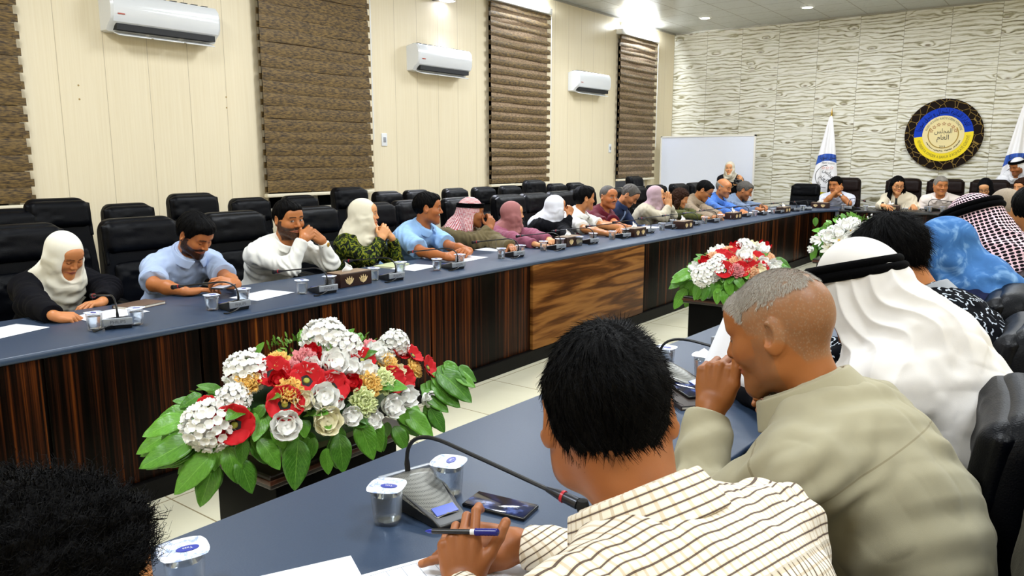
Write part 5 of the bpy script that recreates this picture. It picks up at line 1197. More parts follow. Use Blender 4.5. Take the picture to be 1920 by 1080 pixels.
K10 = P_('moustached man in maroon polo shirt, arms crossed on the table', hx(1141, 369), 0, -18, 4, 0, dict(skin='b5774f', beard='mustache', hair='dgrey', brow='black', style='buzz', recede=1, eyes='open', nose=1.2, stubhair=.5),
   dict(r=dict(px=(1172, 425), d=(.1, 1, 0), pose='relax', h=.05), l=dict(px=(1168, 430), d=(.1, -1, 0), pose='relax', h=.03)), dict(mat=cloth('maroon_polo', '5e0f22', '470a18'), neck='polo', slen=.72, sr=1.1), sc=1.08)
K11 = P_('grey-haired man in dark blue suit and pale shirt bowing his head, beside the maroon polo', hx(1181, 366, -4.42), 6, 6, 42, 0, dict(skin='b98465', beard=.15, hair='dgrey', style='short', eyes='down', recede=1.2, nose=1.2),
   dict(r=dict(w=(-4.2, 7.9, .74), d=(.7, .3, -.3)), l=dict(w=(-4.2, 8.25, .74), d=(.7, -.3, -.3))), dict(mat=cloth('dark_blue_suit', '1c2a4c', '141f3a'), under=cloth('pale_blue_shirt', 'a9c1ee', '8ea8dc'), neck='collar', sleeve='long', name='jacket'), sc=1.06)
K12 = P_('woman with mauve headscarf and beige jacket, palms pressed together at her mouth', hx(1231, 366), 5, 16, -2, 0, dict(fem=1, skin='e0b090', eyes='open', hijab=dict(mat=cloth('mauve_scarf', 'b59a9f', '9c8085'), vol=1.0, drape=1.25, front=.24, amp=.008, seed=1)),
   dict(r=dict(head=(.15, .015, -.13), d=(-.1, .05, 1), n=(.1, -1, 0), pose='pray', pole=(.3, -.4, -1)), l=dict(head=(.15, .075, -.13), d=(-.1, -.05, 1), n=(.1, 1, 0), pose='pray', pole=(.3, .4, -1))), dict(mat=cloth('beige_jacket', 'b6ad97', '9f957e'), sleeve='long', sr=1.2, neck='v', loose=.02, name='jacket'), legs='trousers', legcol='2a2824')
K13 = P_('woman with curly dark brown hair and olive green top, writing', hx(1276, 372), 8, 8, 20, 0, dict(fem=1, skin='c48f6c', eyes='down', hair='brown', style='curly'),
   dict(r=dict(px=(1318, 408), d=(.6, .6, 0), pose='pen'), l=dict(px=(1322, 404), d=(.5, -.6, 0), pose='relax')), dict(mat=cloth('olive_top', '4a4c1c', '33360f'), sleeve='long', sr=1.1, neck='v', name='blouse'))
K14 = P_('man with glasses and tan shirt bent over his papers', hx(1321, 357), 5, 8, 34, 0, dict(skin='b07c58', hair='black', style='short', eyes='down', glasses=1, recede=.6),
   dict(r=dict(px=(1340, 408), d=(.6, .6, 0), pose='pen'), l=dict(px=(1350, 402), d=(.5, -.6, 0), pose='relax')), dict(mat=cloth('tan_shirt', '8e7c66', '75644f'), sleeve='long', neck='collar', loose=.018), sc=1.12)
K15 = P_('balding grey-haired man in bright blue shirt, eyes lowered', hx(1357, 352), 0, -8, 14, 0, dict(skin='c0855e', hair='grey', brow='black', style='fringe', eyes='down', beard='mustache', recede=1.5, nose=1.1),
   dict(r=dict(px=(1380, 400), d=(.6, .6, 0), pose='relax'), l=dict(px=(1392, 396), d=(.5, -.6, 0), pose='relax')), dict(mat=cloth('bright_blue_shirt', '4a78c8', '385fa8'), sleeve='long', neck='collar', loose=.018), sc=1.14)
K16 = P_('man in blue-grey shirt leaning over the table end, looking at his hands', hx(1396, 357, -4.28), 8, 6, 26, 0, dict(skin='ab7450', hair='dgrey', style='short', eyes='down', beard=.3, nose=1.2),
   dict(r=dict(px=(1420, 392), d=(.8, .3, 0), pose='curl', h=.05), l=dict(px=(1428, 386), d=(.6, -.6, 0), pose='curl', h=.06)), dict(mat=cloth('blue_grey_shirt', '76869f', '5c6c86'), sleeve='long', neck='collar', loose=.018), sc=1.14)
LEFT = [K1, K2, K3, K4, K5, K6, K7, K8, K9, K10, K11, K12, K13, K14, K15, K16]
names = ['the woman in white headscarf', 'the bearded man in light blue', 'the stubbled man in white collarless shirt', 'the woman in cream headscarf', 'the moustached man in sky blue', 'the red chequered headdress', 'the woman in dusty pink headscarf', 'the woman in white headscarf and black dress',
         'the black-haired man in white shirt', 'the man in maroon polo', 'the bowed man in dark blue suit', 'the woman in mauve headscarf', 'the woman with curly brown hair', 'the man with glasses and tan shirt', 'the balding man in bright blue', 'the man in blue-grey shirt']
for k, nm in zip(LEFT, names): chair('row', min(k['P'][0]-.03, -4.70), k['P'][1], 0, 'black leather armchair at the left table behind '+nm, GR)
# standing woman by the whiteboard
KS = P_('standing woman with pale headscarf holding up a camera in front of the whiteboard', ony(1368, 316, 12.9), -78, 0, 2, 0, dict(fem=1, skin='d8a888', eyes='open', hijab=dict(mat=cloth('pale_scarf', 'd3cab6', 'bfb49c'), vol=.95, drape=1.2, front=.15, amp=.007)),
   dict(r=dict(w=ony(1378, 345, 12.6), d=(.6, .6, .3), n=(.5, -.5, .6), pose='curl'), l=dict(w=ony(1392, 341, 12.6), d=(.5, -.2, .6), n=(.6, .5, .3), pose='curl')), dict(mat=cloth('dark_coat', '121318', '1b1d24'), sleeve='long', neck='none', name='coat'), stand=True, legs='skirt', legcol='121318')
# ---------------------------------------------------------------- back table
YH = 13.18
GB = 'high-back chairs behind the back table'
B1 = P_('man in white polo shirt with watch, both fists before his mouth, behind the back table', ony(1567, 347, YH), -92, -14, 8, 0, dict(skin='b47c55', hair='black', style='short', eyes='down', nose=1.1),
   dict(r=dict(head=(.14, .05, -.11), d=(.1, .6, .7), n=(.8, -.4, 0), pose='fist', pole=(.3, -.6, -1)), l=dict(head=(.13, .11, -.14), d=(.1, -.6, .7), n=(.8, .4, 0), pose='fist', pole=(.3, .6, -1))), dict(mat=cloth('white_polo', 'dfe2f2', 'c6cbe4'), neck='polo', slen=.7, sr=1.1, loose=.018), sc=1.14)
watch(B1, 'l', '101014', '8a8e94')
B2 = P_('woman with long black hair, red-rimmed glasses and cream blazer at the back table', ony(1683, 347, YH), -90, 28, 14, 0, dict(fem=1, skin='d9a584', hair='black', style='long', eyes='down', glasses=1),
   dict(r=dict(w=onz(1655, 385, ZT+.09), d=(.5, .8, 0), pose='relax'), l=dict(w=onz(1712, 386, ZT+.05), d=(.8, .3, -.15), pose='spread')), dict(mat=cloth('cream_blazer', 'e2d6be', 'd0c2a6'), sleeve='long', neck='v', loose=.022, sr=1.15, name='blazer', under=flat('black_blouse', '0a0a0c', .8)), sc=1.14)
B3 = P_('grey-haired man in white short-sleeved shirt with clasped hands at the back table', ony(1764, 348, YH), -90, 26, 8, 0, dict(skin='b98059', hair='grey', brow='black', style='short', eyes='down', nose=1.2),
   dict(r=dict(w=onz(1748, 384, ZT+.05), d=(.4, .9, 0), n=(.5, -.3, .8), pose='clasp'), l=dict(w=onz(1768, 385, ZT+.05), d=(.4, -.9, 0), n=(.5, .3, .8), pose='clasp')), dict(mat=cloth('white_shirt_warm', 'f2e6e0', 'dccfc6'), neck='collar', slen=.78, sr=1.15, loose=.02), sc=1.16)
B4 = P_('woman in black headscarf with white band and glasses, yellow cardigan', ony(1847, 352, YH), -92, 0, 26, 6, dict(fem=1, skin='dcae90', eyes='down', glasses=1, hijab=dict(mat=cloth('black_scarf', '08080b', '121218'), vol=1.1, drape=1.6, front=.2, amp=.007, band=cloth('white_band', 'e6dfce'))),
   dict(r=dict(w=onz(1805, 392, ZT+.05), d=(.8, .3, 0)), l=dict(w=onz(1880, 395, ZT+.05), d=(.8, -.3, 0))), dict(mat=cloth('yellow_cardigan', 'dcc69a', 'c4ac7c'), sleeve='long', neck='none', loose=.02, name='cardigan'), sc=1.14)
for k, nm in ((B1, 'the man in white polo'), (B2, 'the woman in cream blazer'), (B3, 'the grey-haired man in white'), (B4, 'the woman in black headscarf')):
    chair('back', k['P'][0], 13.42, -PI/2, 'dark brown leather chair behind '+nm, GB, z=.04, sc=1.02)
p = ony(1503, 342, 13.4); chair('row', p[0], 13.35, -PI/2-.1, 'empty black leather chair at the back table corner, before the flag', GB, sc=.96)
p = ony(1893, 345, 13.4); chair('back', p[0]+.12, 13.42, -PI/2, 'dark leather chair behind the back table at the right picture edge', GB)
B5 = P_('standing man in white headdress with black cord before the flag', ony(1904, 312, 13.72)+np.array([.02, 0, 0]), -90, -34, 22, 0, dict(skin='a8704c', hair='dgrey', eyes='down', beard=.5, keff=dict(mat=cloth('white_headcloth_far', 'f2f2f6', 'dedee8'), amp=.8, cz=.06)), None, dict(mat=cloth('white_thobe_far', 'f0f0f4', 'dcdce6'), sleeve='long', neck='band', name='robe'), stand=True, legs='robe', legcol='e4e4ec', sc=1.05)
B6 = P_('dark-haired woman at the right picture edge, face turned left, behind the back table', ony(1911, 352, 12.9)+np.array([.03, 0, 0]), -110, -14, 4, 0, dict(fem=1, skin='cf9c7c', hair='brown', style='bob', eyes='open'), None, dict(mat=cloth('grey_top', '4a4c55', '3a3c44'), sleeve='long', neck='v'), sc=1.1)
# ---------------------------------------------------------------- near side of the room, seen from behind
N1 = P_('person with curly black hair at the bottom left corner, seen from behind', ond(62, 1168, .68), 150, -56, 6, 0, dict(skin='b9875c', hair='black', style='afro', strands=14000), dict(r=dict(vis=True), l=dict(vis=True)), dict(mat=cloth('navy_shirt', '141824', '1c2232'), neck='collar'))
N2 = P_('black-haired man in cream checked shirt holding a pen, nearest the camera', ond(1140, 778, 1.08), 166, -44, 22, -6, dict(skin='b87a52', tone=.72, hair='black', style='short', eyes='down', strands=22000, beard=.3),
   dict(l=dict(w=ond(868, 1105, 1.36), D=(-.12, .95, .35), Nn=(-.15, .3, -1), pose=[(.35, .9, .5), (.9, 1.0, .5), (1.1, 1.1, .6), (1.2, 1.1, .6)], thumb=(.75, -.05, .1, .1), pole=(-.1, .6, -1)),
        r=dict(w=ond(972, 1022, 1.44), D=(-1, .12, -.08), Nn=(.1, .75, -.75), pose=[(.12, .35, .2), (.5, .7, .4), (.8, 1.0, .6), (.9, 1.0, .6)], thumb=(.35, .5, .2, .2), pole=(-.2, -.5, -1))), dict(mat=m_grid_shirt(), neck='collar', sleeve='long', loose=.018, wr=1.3, bulge=.09, ctall=1.2, broad=1.08), sc=1.06, lean=.27, up_n=.150)
N3 = P_('grey cropped man in beige shirt with a fist at his mouth, second from the camera', ond(1462, 618, 1.55), 176, 2, 20, 0, dict(skin='b27648', tone=.78, hair='stub', brow='grey', style='none', eyes='down', strands=30000, greytop=1, stubhair=.7, beard=.35, nose=1.15),
   dict(l=dict(head=(.125, .035, -.185), d=(.05, -.25, .9), n=(-.15, .95, .2), pose='fist', thumb=(.5, -.2, .4, .3), pole=(.3, .4, -1)), r=dict(w=ond(1432, 652, 1.95)+np.array([.10, -.03, -.20]), D=(-.25, .95, .15), Nn=(.9, .2, .3), pose='curl', pole=(-.1, -.4, -1))), dict(mat=cloth('beige_linen', 'a59f86', '968f74', scale=8, weave=1400, seam='7a6f52'), neck='collar', sleeve='long', loose=.020, wr=1.2, sr=1.15, bulge=.11, ctall=1.15, broad=1.05), sc=1.06, lean=.17, up_n=.155)
N4 = P_('man in white headcloth with black cord bowed over the near table', ond(1607, 545, 2.02), 172, -22, 30, -4, dict(skin='a8704c', hair='dgrey', eyes='down', beard=.5, keff=dict(mat=cloth('white_headcloth', 'dddad6', 'cfc9c6', scale=6), pl=9.5, amp=1.0, cr=.0125, cz=.040, ct=.03, shawl=((-.28, 1.95, .86), (.42, .35, 1.0)), sinf=.032, tail=[((-.05, .0, .0), (-.20, .06, -.30), .15, .15)])),
   dict(r=dict(w=(-.84, 2.46, .825), d=(.8, .2, 0), pose='relax'), l=dict(w=(-.82, 2.32, .825), d=(.7, -.3, 0), pose='relax')), dict(mat=cloth('dark_thobe', '0e0e12', '17171d'), sleeve='long', neck='band', loose=.02, name='robe', bulge=.12), legs='robe', legcol='0e0e12', sc=1.08, lean=.20)
N5 = P_('black-haired person in navy shirt with white brush strokes, bent forward', ond(1672, 482, 2.5), 170, -24, 34, -4, dict(skin='b98057', hair='black', style='thick', strands=9000), dict(r=dict(w=(-.90, 2.84, .825), d=(.8, .2, 0)), l=dict(w=(-.90, 2.64, .825), d=(.8, -.2, 0))), dict(mat=m_strokes('stroke_print', '04060c', 'b4bcc8'), neck='collar', cmat=cloth('grey_collar', '9a9fa6', '80858c'), sleeve='long', loose=.02, bulge=.1), sc=1.08, lean=.18)
N6 = P_('woman with sheer blue headscarf and navy jacket, seen from behind', ond(1768, 476, 2.85), 172, -10, 34, 0, dict(fem=1, skin='c08a66', hijab=dict(mat=m_blot('blue_gauze', ['1f4878', '3a6aa4', '7aa2cc'], 11, 2.2, (.52, .72)), vol=1.1, drape=1.5, back=.24, amp=.009, seed=6, fr=.035)), None, dict(mat=cloth('navy_jacket', '10142c', '1b2246', scale=60), sleeve='long', neck='none', loose=.022, sr=1.1, name='jacket', bulge=.1), legs='skirt', legcol='10142c', sc=1.08, lean=.18)
N7 = P_('man in pink and black chequered headdress and cream robe, seen from behind', ond(1822, 425, 3.35), 172, -20, 24, 0, dict(skin='a8704c', hair='dgrey', keff=dict(mat=m_keff('pink_black_chequered_cloth', 'e6c4cf', '120e14', .0125, .62), amp=.9, cr=.0125, cz=.050, ct=.0, down=.36, tail=[((-.04, .0, .0), (-.14, -.04, -.24), .13, .10)])), None, dict(mat=cloth('cream_robe', 'd8d0b4', 'c2b994'), sleeve='long', neck='band', loose=.024, name='robe'), legs='robe', legcol='c2b994', sc=1.12, lean=.15)
N8 = P_('bald man in navy jacket beyond the pink chequered headdress, seen from behind', ond(1883, 392, 4.9), 172, -40, 16, 0, dict(skin='b5835c', hair='stub', style='buzz', stubhair=.5, recede=1.6), None, dict(mat=cloth('pale_blue_collar_shirt', '2b3a5c', '22304e'), neck='collar', cmat=cloth('pale_collar', 'c9d6e8', 'b2c2d8'), sleeve='long'), sc=1.1)
N9 = P_('dark-haired person in dark clothes at the right picture edge beyond the bald man', ond(1930, 392, 4.4), 172, -75, 6, 0, dict(skin='b5835c', hair='black', style='short', noears=1), None, dict(mat=cloth('dark_top', '14161c', '1d2028'), sleeve='long', neck='none'), sc=1.1)
GN = 'black leather armchairs along the near table'
for x, y, rz, sc_, nm in ((-.20, 1.0, PI, 1, 'under the man in checked shirt'), (-.14, 1.55, PI, 1, 'under the man in beige shirt'), (-.31, 1.82, PI+.10, .92, 'behind the bowed man in white headcloth'), (-.34, 2.55, PI, .95, 'under the person in brush-stroke shirt'), (-.44, 3.05, PI+.1, .96, 'behind the woman in sheer blue headscarf'), (-.40, 3.62, PI, .96, 'under the pink chequered headdress'), (-.58, 4.3, PI+.1, 1, 'beyond the pink chequered headdress at the right edge')):
    chair('row', x, y, rz, 'black leather armchair on the near side '+nm, GN, sc=sc_)
# ================================================================== things on the tables
GRILL = None
def m_grill():
    t = NT('speaker_grille'); v = t.n('TexVoronoi', Scale=330.0, Vector=t.co('Object')); v.inputs['Randomness'].default_value = .0
    c = t.mix(t.math('LESS_THAN', v.outputs['Distance'], .32), lin('8c8c86'), lin('26262a')); t.set('Base Color', c); t.set('Metallic', .5); t.set('Roughness', .35); return t.m
M_GR = m_grill(); M_MB = flat('microphone_black', '0b0c0f', .38); M_SIL = flat('silver_plate', '9aa0aa', .35, .4); M_BLU = flat('button_display', '3a52b8', .2)
def make_mic():
    """conference unit: user sits toward +Y; wedge base, gooseneck from the rear left corner"""
    r = thing('conference_microphone', 'x', 'microphone'); m = MB()
    prof = [(-.085, .0), (-.092, .02), (-.088, .044), (-.078, .050), (.075, .018), (.092, .010), (.094, .0)]; vs = []; n = len(prof)
    for sx, w_ in ((-1, .0), (1, .0)):
        for y, z in prof: vs.append((sx*(.056-.024*max(0, y+.02)/.11), y, z))
    m.add(vs, [(i, (i+1) % n, n+(i+1) % n, n+i) for i in range(n)]+[tuple(range(n))[::-1], tuple(n+i for i in range(n))]); m.build('base', M_MB, r, bevel=.003)
    def top(u, v): y = -.076+.15*u; return ((v-.5)*2*(.053-.024*max(0, y+.02)/.11), y, .0545-.0335*u-.007*(2*v-1)**2)
    MB().grid(top, 10, 9).build('speaker_grille', M_GR, r, solid=.002, angle=180)
    MB().box(-.024, .024, .060, .083, .0205, .0225, M=Matrix.Translation((0, .0615, .0245)) @ Matrix.Rotation(math.radians(-17), 4, 'X') @ Matrix.Translation((0, -.0715, -.0215))).build('blue_display', M_BLU, r, smooth=False)
    MB().rbox(-.060, .060, -.098, -.088, .018, .052, .003).build('rear_plate', M_SIL, r)
    vs, fs = text_mesh('PHILIPS', 1); xs = [v[0] for v in vs]; W = max(xs)-min(xs); k = .062/W
    MB().add([(v[0]*k, -.0985, .028+v[1]*k) for v in vs], fs).build('rear_lettering', flat('plate_ink', '4a4e58', .5), r, smooth=False)
    P = [(.0, -.078, .045)]+[tuple(p) for p in bez((.0, -.080, .055), (.0, -.095, .115), (-.005, -.055, .150), (-.028, .03, .140), 14)]+[(-.062, .14, .124), (-.095, .25, .108)]
    MB().tube(P, [.006]*3+[.0042]*(len(P)-3), 8).build('gooseneck', M_MB, r)
    MB().tube([(-.095, .25, .108), (-.103, .275, .104), (-.114, .31, .098)], [.005, .009, .0105], 12).build('mic_capsule', flat('capsule_metal', '3a3c42', .3, .7), r)
    c = [o for o in r.children if o.name.startswith('mic_capsule')][-1]
    MB().tube([(-.1045, .279, .1033), (-.106, .284, .1025)], [.0108, .0110], 12).build('red_ring', flat('ring_red', 'b0202c', .3), c)
    MB().lathe([(.002, -.013), (.009, -.010), (.012, 0), (.009, .010), (.002, .012)], 12, (-.117, .319, .0965)).build('foam_tip', flat('foam_black', '050506', .9), c)
    MB().tube(bez((-.02, -.088, .012), (-.03, -.17, .05), (-.09, -.16, .0), (-.10, -.10, .004), 12), .0035, 6).build('cable', M_MB, r)
    return r
_mic = [None]; GM = 'conference microphones with goosenecks'
def mic(p, uy, lab, sc=1):
    """uy: heading of the user side in degrees"""
    if _mic[0] is None: _mic[0] = make_mic(); r = _mic[0]
    else: r = copytree(_mic[0])
    r.location = (p[0], p[1], ZT); r.rotation_euler = (0, 0, math.radians(uy-90)); r.scale = (sc,)*3; r['label'] = lab; r['group'] = GM; return r
short = ['woman in white headscarf', 'bearded man', 'stubbled man in white', 'woman in cream headscarf', 'moustached man in sky blue', 'red chequered headdress', 'dusty pink headscarf', 'woman in black dress', 'black-haired man in white', 'maroon polo', 'bowed man in suit', 'mauve headscarf', 'curly-haired woman', 'man with glasses', 'balding man in bright blue', 'man in blue-grey shirt']
MP = [(222, 598), (430, 568), (600, 538), (728, 515), (844, 495), (958, 474), (1037, 461), (1100, 450), (1161, 440), (1208, 431), (1253, 423), (1296, 417), (1332, 412), (1362, 406), (1393, 402), (1423, 399)]
for k_, ((px, py), nm) in enumerate(zip(MP, short)): mic(onz(px, py, ZT+.03), (153, 181, 172)[min(k_, 2)], 'grey conference microphone on the slate table in front of the '+nm)
mic(onz(1455, 396, ZT+.03), 178, 'small conference microphone at the table corner left of the empty chair'); mic(onz(1486, 392, ZT+.03), 150, 'conference microphone right at the table corner before the empty chair'); mic(onz(1512, 390, ZT+.03), 120, 'conference microphone beside the last tissue box before the white polo man')
mic(onz(1600, 391, ZT+.02), 60, 'black microphone on the back table between white polo man and cream blazer woman', 1.2); mic(onz(1752, 393, ZT+.02), 40, 'black microphone on the back table before the grey-haired man', 1.2)
m1 = mic(onz(803, 932, ZT+.03), -16, 'large gooseneck microphone on the near table in front of the man in checked shirt', 1.12)
mic(onz(1275, 706, ZT+.03), -13, 'gooseneck microphone on the near table before the man in beige shirt', 1.1); mic(onz(1392, 650, ZT+.03), -24, 'microphone on the near table partly hidden by the held paper', 1.1)
# ---- sealed water cups
def m_clear():
    t = NT('clear_cup'); t.set('Base Color', (.93, .96, 1, 1)); t.set('Roughness', .05); t.set('Transmission Weight', .95); t.set('IOR', 1.2); t.set('Alpha', .55); return t.m
def m_water():
    t = NT('water'); t.set('Base Color', (.8, .88, .95, 1)); t.set('Roughness', .02); t.set('Transmission Weight', 1.0); t.set('IOR', 1.33); return t.m
def m_lid():
    t = NT('foil_lid'); nz = t.n('TexNoise', Scale=55.0, Detail=3.0, Distortion=1.0, Vector=t.co('Object')); c = t.ramp(nz.outputs[0], [(.42, 'eef1f8'), (.54, 'dfe6f6'), (.60, '8fa6dc'), (.66, 'e6eaf4')]); t.set('Base Color', c); t.set('Roughness', .3); t.set('Metallic', .15); t.bump(nz.outputs[0], .3, .002); return t.m
M_CL, M_WA, M_LID = m_clear(), m_water(), m_lid()
_cup = [None]
def make_cup(detail=False):
    r = thing('water_cup', 'x', 'cup'); H = .078; m = MB()
    def sq(t, R): c, s = math.cos(t), math.sin(t); k = (abs(c)**3.2+abs(s)**3.2)**(-1/3.2); return R*c*k, R*s*k
    vs = []; n = 32; prof = [(.024, .0), (.0265, .004), (.0275, .02), (.0285, .03), (.0315, H), (.0300, H), (.0272, .03), (.0262, .02), (.025, .006)]
    for j, (R, z) in enumerate(prof):
        for k in range(n): x, y = sq(2*PI*k/n, R*(1+.012*(k % 2)*(z < .03))); vs.append((x, y, z))
    fs = [(j*n+k, j*n+(k+1) % n, (j+1)*n+(k+1) % n, (j+1)*n+k) for j in range(len(prof)-1) for k in range(n)]+[tuple(range(n))[::-1], tuple((len(prof)-1)*n+k for k in range(n))]
    m.add(vs, fs); m.build('cup_body', M_CL, r, angle=30)
    MB().lathe([(.0235, .008), (.0250, .02), (.0280, .062), (.0280, .0622)], 20).build('water_fill', M_WA, r)
    vs = []
    for R, z in ((.0315, H), (.0375, H+.0005), (.0385, H+.0015), (.036, H+.003), (.02, H+.002), (.0, H+.0025)):
        for k in range(n): x, y = sq(2*PI*k/n, max(R, .0005)*(1+.03*(k % 8 == 4))); vs.append((x, y, z))
    MB().add(vs, [(j*n+k, j*n+(k+1) % n, (j+1)*n+(k+1) % n, (j+1)*n+k) for j in range(5) for k in range(n)]+[tuple(range(n))[::-1]]).build('foil_lid', M_LID, r)
    l = [o for o in r.children if o.name.startswith('foil_lid')][-1]
    MB().lathe([(.0005, 0), (.0175, 0), (.0175, .0008), (.0005, .001)], 28, (.006, -.004, H+.0026), sy=.55).build('lid_emblem', flat('lid_blue', '22349a', .35), l)
    vs, fs = text_mesh('Taza', 1); k = .0085; e = MB().add([(.006-v[0]*k, -.0015-v[1]*k, H+.0040) for v in vs], fs); e.build('lid_lettering', WH, l, smooth=False)
    return r
def cup(p, lab, rz=0, sc=1.0, z=ZT):
    if _cup[0] is None: _cup[0] = make_cup(); r = _cup[0]
    else: r = copytree(_cup[0])
    r.location = (p[0], p[1], z); r.rotation_euler = (0, 0, rz); r.scale = (sc,)*3; r['label'] = lab; r['group'] = 'sealed water cups on the tables'; return r
CP = [(177, 602, 'before the woman in white headscarf', 'left of her microphone'), (255, 593, 'behind the microphone', 'of the woman in white headscarf'), (397, 567, 'before the bearded man', 'left of his microphone'), (456, 555, 'right of the microphone', 'of the bearded man'),
      (566, 538, 'before the stubbled man', 'left of his microphone'), (618, 530, 'right of the microphone', 'of the stubbled man'), (701, 514, 'right of the nearest tissue box', ''), (751, 502, 'before the woman in cream headscarf', 'with clear sides'),
      (819, 496, 'before the moustached man', 'left of his microphone'), (862, 487, 'right of the microphone', 'of the moustached man'), (940, 475, 'before the red chequered headdress', 'left of the microphone'), (976, 469, 'right of the microphone', 'of the red chequered headdress'),
      (1019, 461, 'before the dusty pink headscarf', ''), (1050, 456, 'behind the microphone', 'of the dusty pink headscarf'), (1086, 452, 'right of the second tissue box', ''), (1112, 445, 'behind the microphone', 'of the woman in black dress'), (1148, 441, 'before the black-haired man in white', ''),
      (1172, 437, 'left of the third tissue box', ''), (1241, 425, 'before the mauve headscarf', ''), (1262, 419, 'left of the fourth tissue box', ''), (1321, 413, 'before the curly-haired woman', ''), (1350, 408, 'before the man with glasses', ''), (1415, 400, 'before the man in blue-grey shirt', ''), (1449, 396, 'near the table corner', ''), (1505, 390, 'before the empty chair', '')]
for i, (px, py, a, b) in enumerate(CP): cup(onz(px, py, ZT+.04), ('clear water cup with foil lid '+a+' '+b).strip(), i*.7)
for px, py, b in ((1582, 388, 'beside the man in white polo'), (1623, 390, 'at the left hand of the cream blazer woman'), (1743, 392, 'left of the microphone of the grey-haired man'), (1767, 393, 'right of the microphone of the grey-haired man')): cup(onz(px, py, ZT+.04), 'clear water cup on the back table '+b, .3)
cup(onz(727, 978, ZT), 'near water cup with foil lid left of the large gooseneck microphone', .5, 1.03); cup(onz(842, 928, ZT), 'near water cup with foil lid right behind the large gooseneck microphone', 1.9, 1.03)
cup(onz(350, 1115, ZT), 'water cup at the bottom edge by the curly black hair', 1.2, 1.1); c4 = cup(onz(1318, 708, ZT), 'opened water cup before the beige shirt man, white foil pointing up', .2, 1.05)
for l in list(c4.children):
    if l.name.startswith('foil_lid'):
        for q in list(l.children): bpy.data.objects.remove(q)
        l.data = l.data.copy(); l.data.materials[0] = flat('lid_inner_white', 'f4f4f4', .4)
        for v in l.data.vertices: v.co.z += .022*max(0, 1-math.hypot(v.co.x, v.co.y)/.03)
cup(onz(1247, 690, ZT), 'water cup almost hidden behind the checked shirt man head', 0, 1.0)
# ---- tissue boxes
M_TB = flat('tissue_box_wood', '2a120b', .35); M_TP = flat('tissue_paper', 'f4f4f2', .8); M_INL = flat('tissue_inlay', 'd9bf8c', .5)
_tb = [None]
def make_tissue():
    r = thing('tissue_box', 'x', 'tissue box')
    MB().rbox(-.125, .125, -.065, .065, .0, .083, .004).build('box_body', M_TB, r); MB().rbox(-.122, .122, -.062, .062, .083, .086, .001).build('box_top', flat('tissue_box_lid', '8d7660', .4), r)
    for s in (-1, 1):
        for sy in (-1, 1):
            m = MB(); cx = s*.055; y = sy*.0658
            for k in range(5):
                a = math.radians(90+(k-2)*34); m.tube([(cx+q*.034*math.cos(a)*(1+.25*math.sin(q*PI)), y, .016+.05*q*(.55+.45*math.sin(a))) for q in (0, .25, .5, .75, 1)], [.0015, .003, .0045, .004, .0015], 6)
            for k in (0, 1): m.tube([(cx+(-.026+.052*k)*math.sin(t*PI/6)*1.0, y, .016+.038*t/6) for t in range(7)], .0022, 5)
            m.build('tulip_inlay', M_INL, r)
    m = MB(); rg = random.Random(3)
    def f(u, v): a = (u-.5)*2; h = .055*(1-v)*(1+.3*math.sin(u*7)); return (a*.045*(.5+.5*(v))+.01*math.sin(v*6), .018*math.sin(u*8)*(1-v*.3)+.004*math.sin(v*9), .082+.062*(1-v)*(.7+.3*math.sin(u*5+1)))
    m.grid(f, 24, 10); m.build('tissue', M_TP, r, solid=.001, angle=180)
    return r
def tissue(p, rz, lab, sc=1):
    if _tb[0] is None: _tb[0] = make_tissue(); r = _tb[0]
    else: r = copytree(_tb[0])
    r.location = (p[0], p[1], ZT); r.rotation_euler = (0, 0, rz); r.scale = (sc,)*3; r['label'] = lab; r['group'] = 'brown tissue boxes with inlaid pattern'
for (px, py), a in (((655, 525), 'beside the stubbled man microphone, nearest and largest'), ((1066, 454), 'before the woman in black dress'), ((1190, 437), 'before the man in maroon polo'), ((1281, 423), 'before the curly-haired woman'), ((1375, 406), 'before the balding man in bright blue'), ((1469, 395), 'at the far end of the long table')):
    tissue(onz(px, py, ZT+.03), PI/2, 'dark brown tissue box with inlaid tulips '+a)
tissue(ony(1538, 389, 12.50), 0, 'dark brown tissue box with inlaid tulips before the man in white polo', 1.02); tissue(ony(1669, 392, 12.42), 0, 'dark brown tissue box with arched inlay before the cream blazer woman', 1.02)
# ---- papers, books, telephones
PAP = flat('paper_white', 'eceef6', .7)
def sheet(name, p, w_, h_, rz, lab, mat=PAP, cat='paper', th=.0015, z=ZT, lift=0, group=None):
    m = MB(); n = 9; m.grid(lambda u, v: ((u-.5)*w_, (v-.5)*h_, .0008+th+lift*(u*u)*.5*(1+.3*math.sin(v*4))), n, n)
    o = m.build(name, mat, solid=th, angle=180); o.location = (p[0], p[1], z); o.rotation_euler = (0, 0, rz); tag(o, lab, cat, group); return o
for px, py, rz, lab in ((492, 554, .2, 'white paper sheet on the table right of the bearded man microphone'), (4, 624, .3, 'white paper sheet cut by the left picture edge'), (205, 590, .1, 'white paper under the nearest microphone at the left'), (778, 502, .15, 'white paper before the moustached man, left of his hands'), (800, 505, .3, None), (875, 485, .1, 'white paper right of the moustached man hands'), (925, 467, .2, 'white paper before the olive robe'), (1165, 440, 0, None), (1215, 427, 0, 'white paper before the mauve headscarf'), (1310, 410, 0, 'white paper under the curly-haired woman pen'), (1345, 405, .2, 'white paper under the glasses man hands'), (1405, 398, 0, 'white paper left of the far end man'), (1432, 396, .3, 'white paper at the far table end'), (1470, 389, .3, 'white papers before the empty chair'), (1548, 385, 1.5, 'white paper before the man in white polo'), (1640, 388, 1.5, 'white paper left of the cream blazer woman tissue box'), (1712, 391, 1.5, 'white paper under the cream blazer woman hand')):
    if lab: sheet('paper_sheet', onz(px, py), .21, .297, rz, lab, group='paper sheets on the tables')
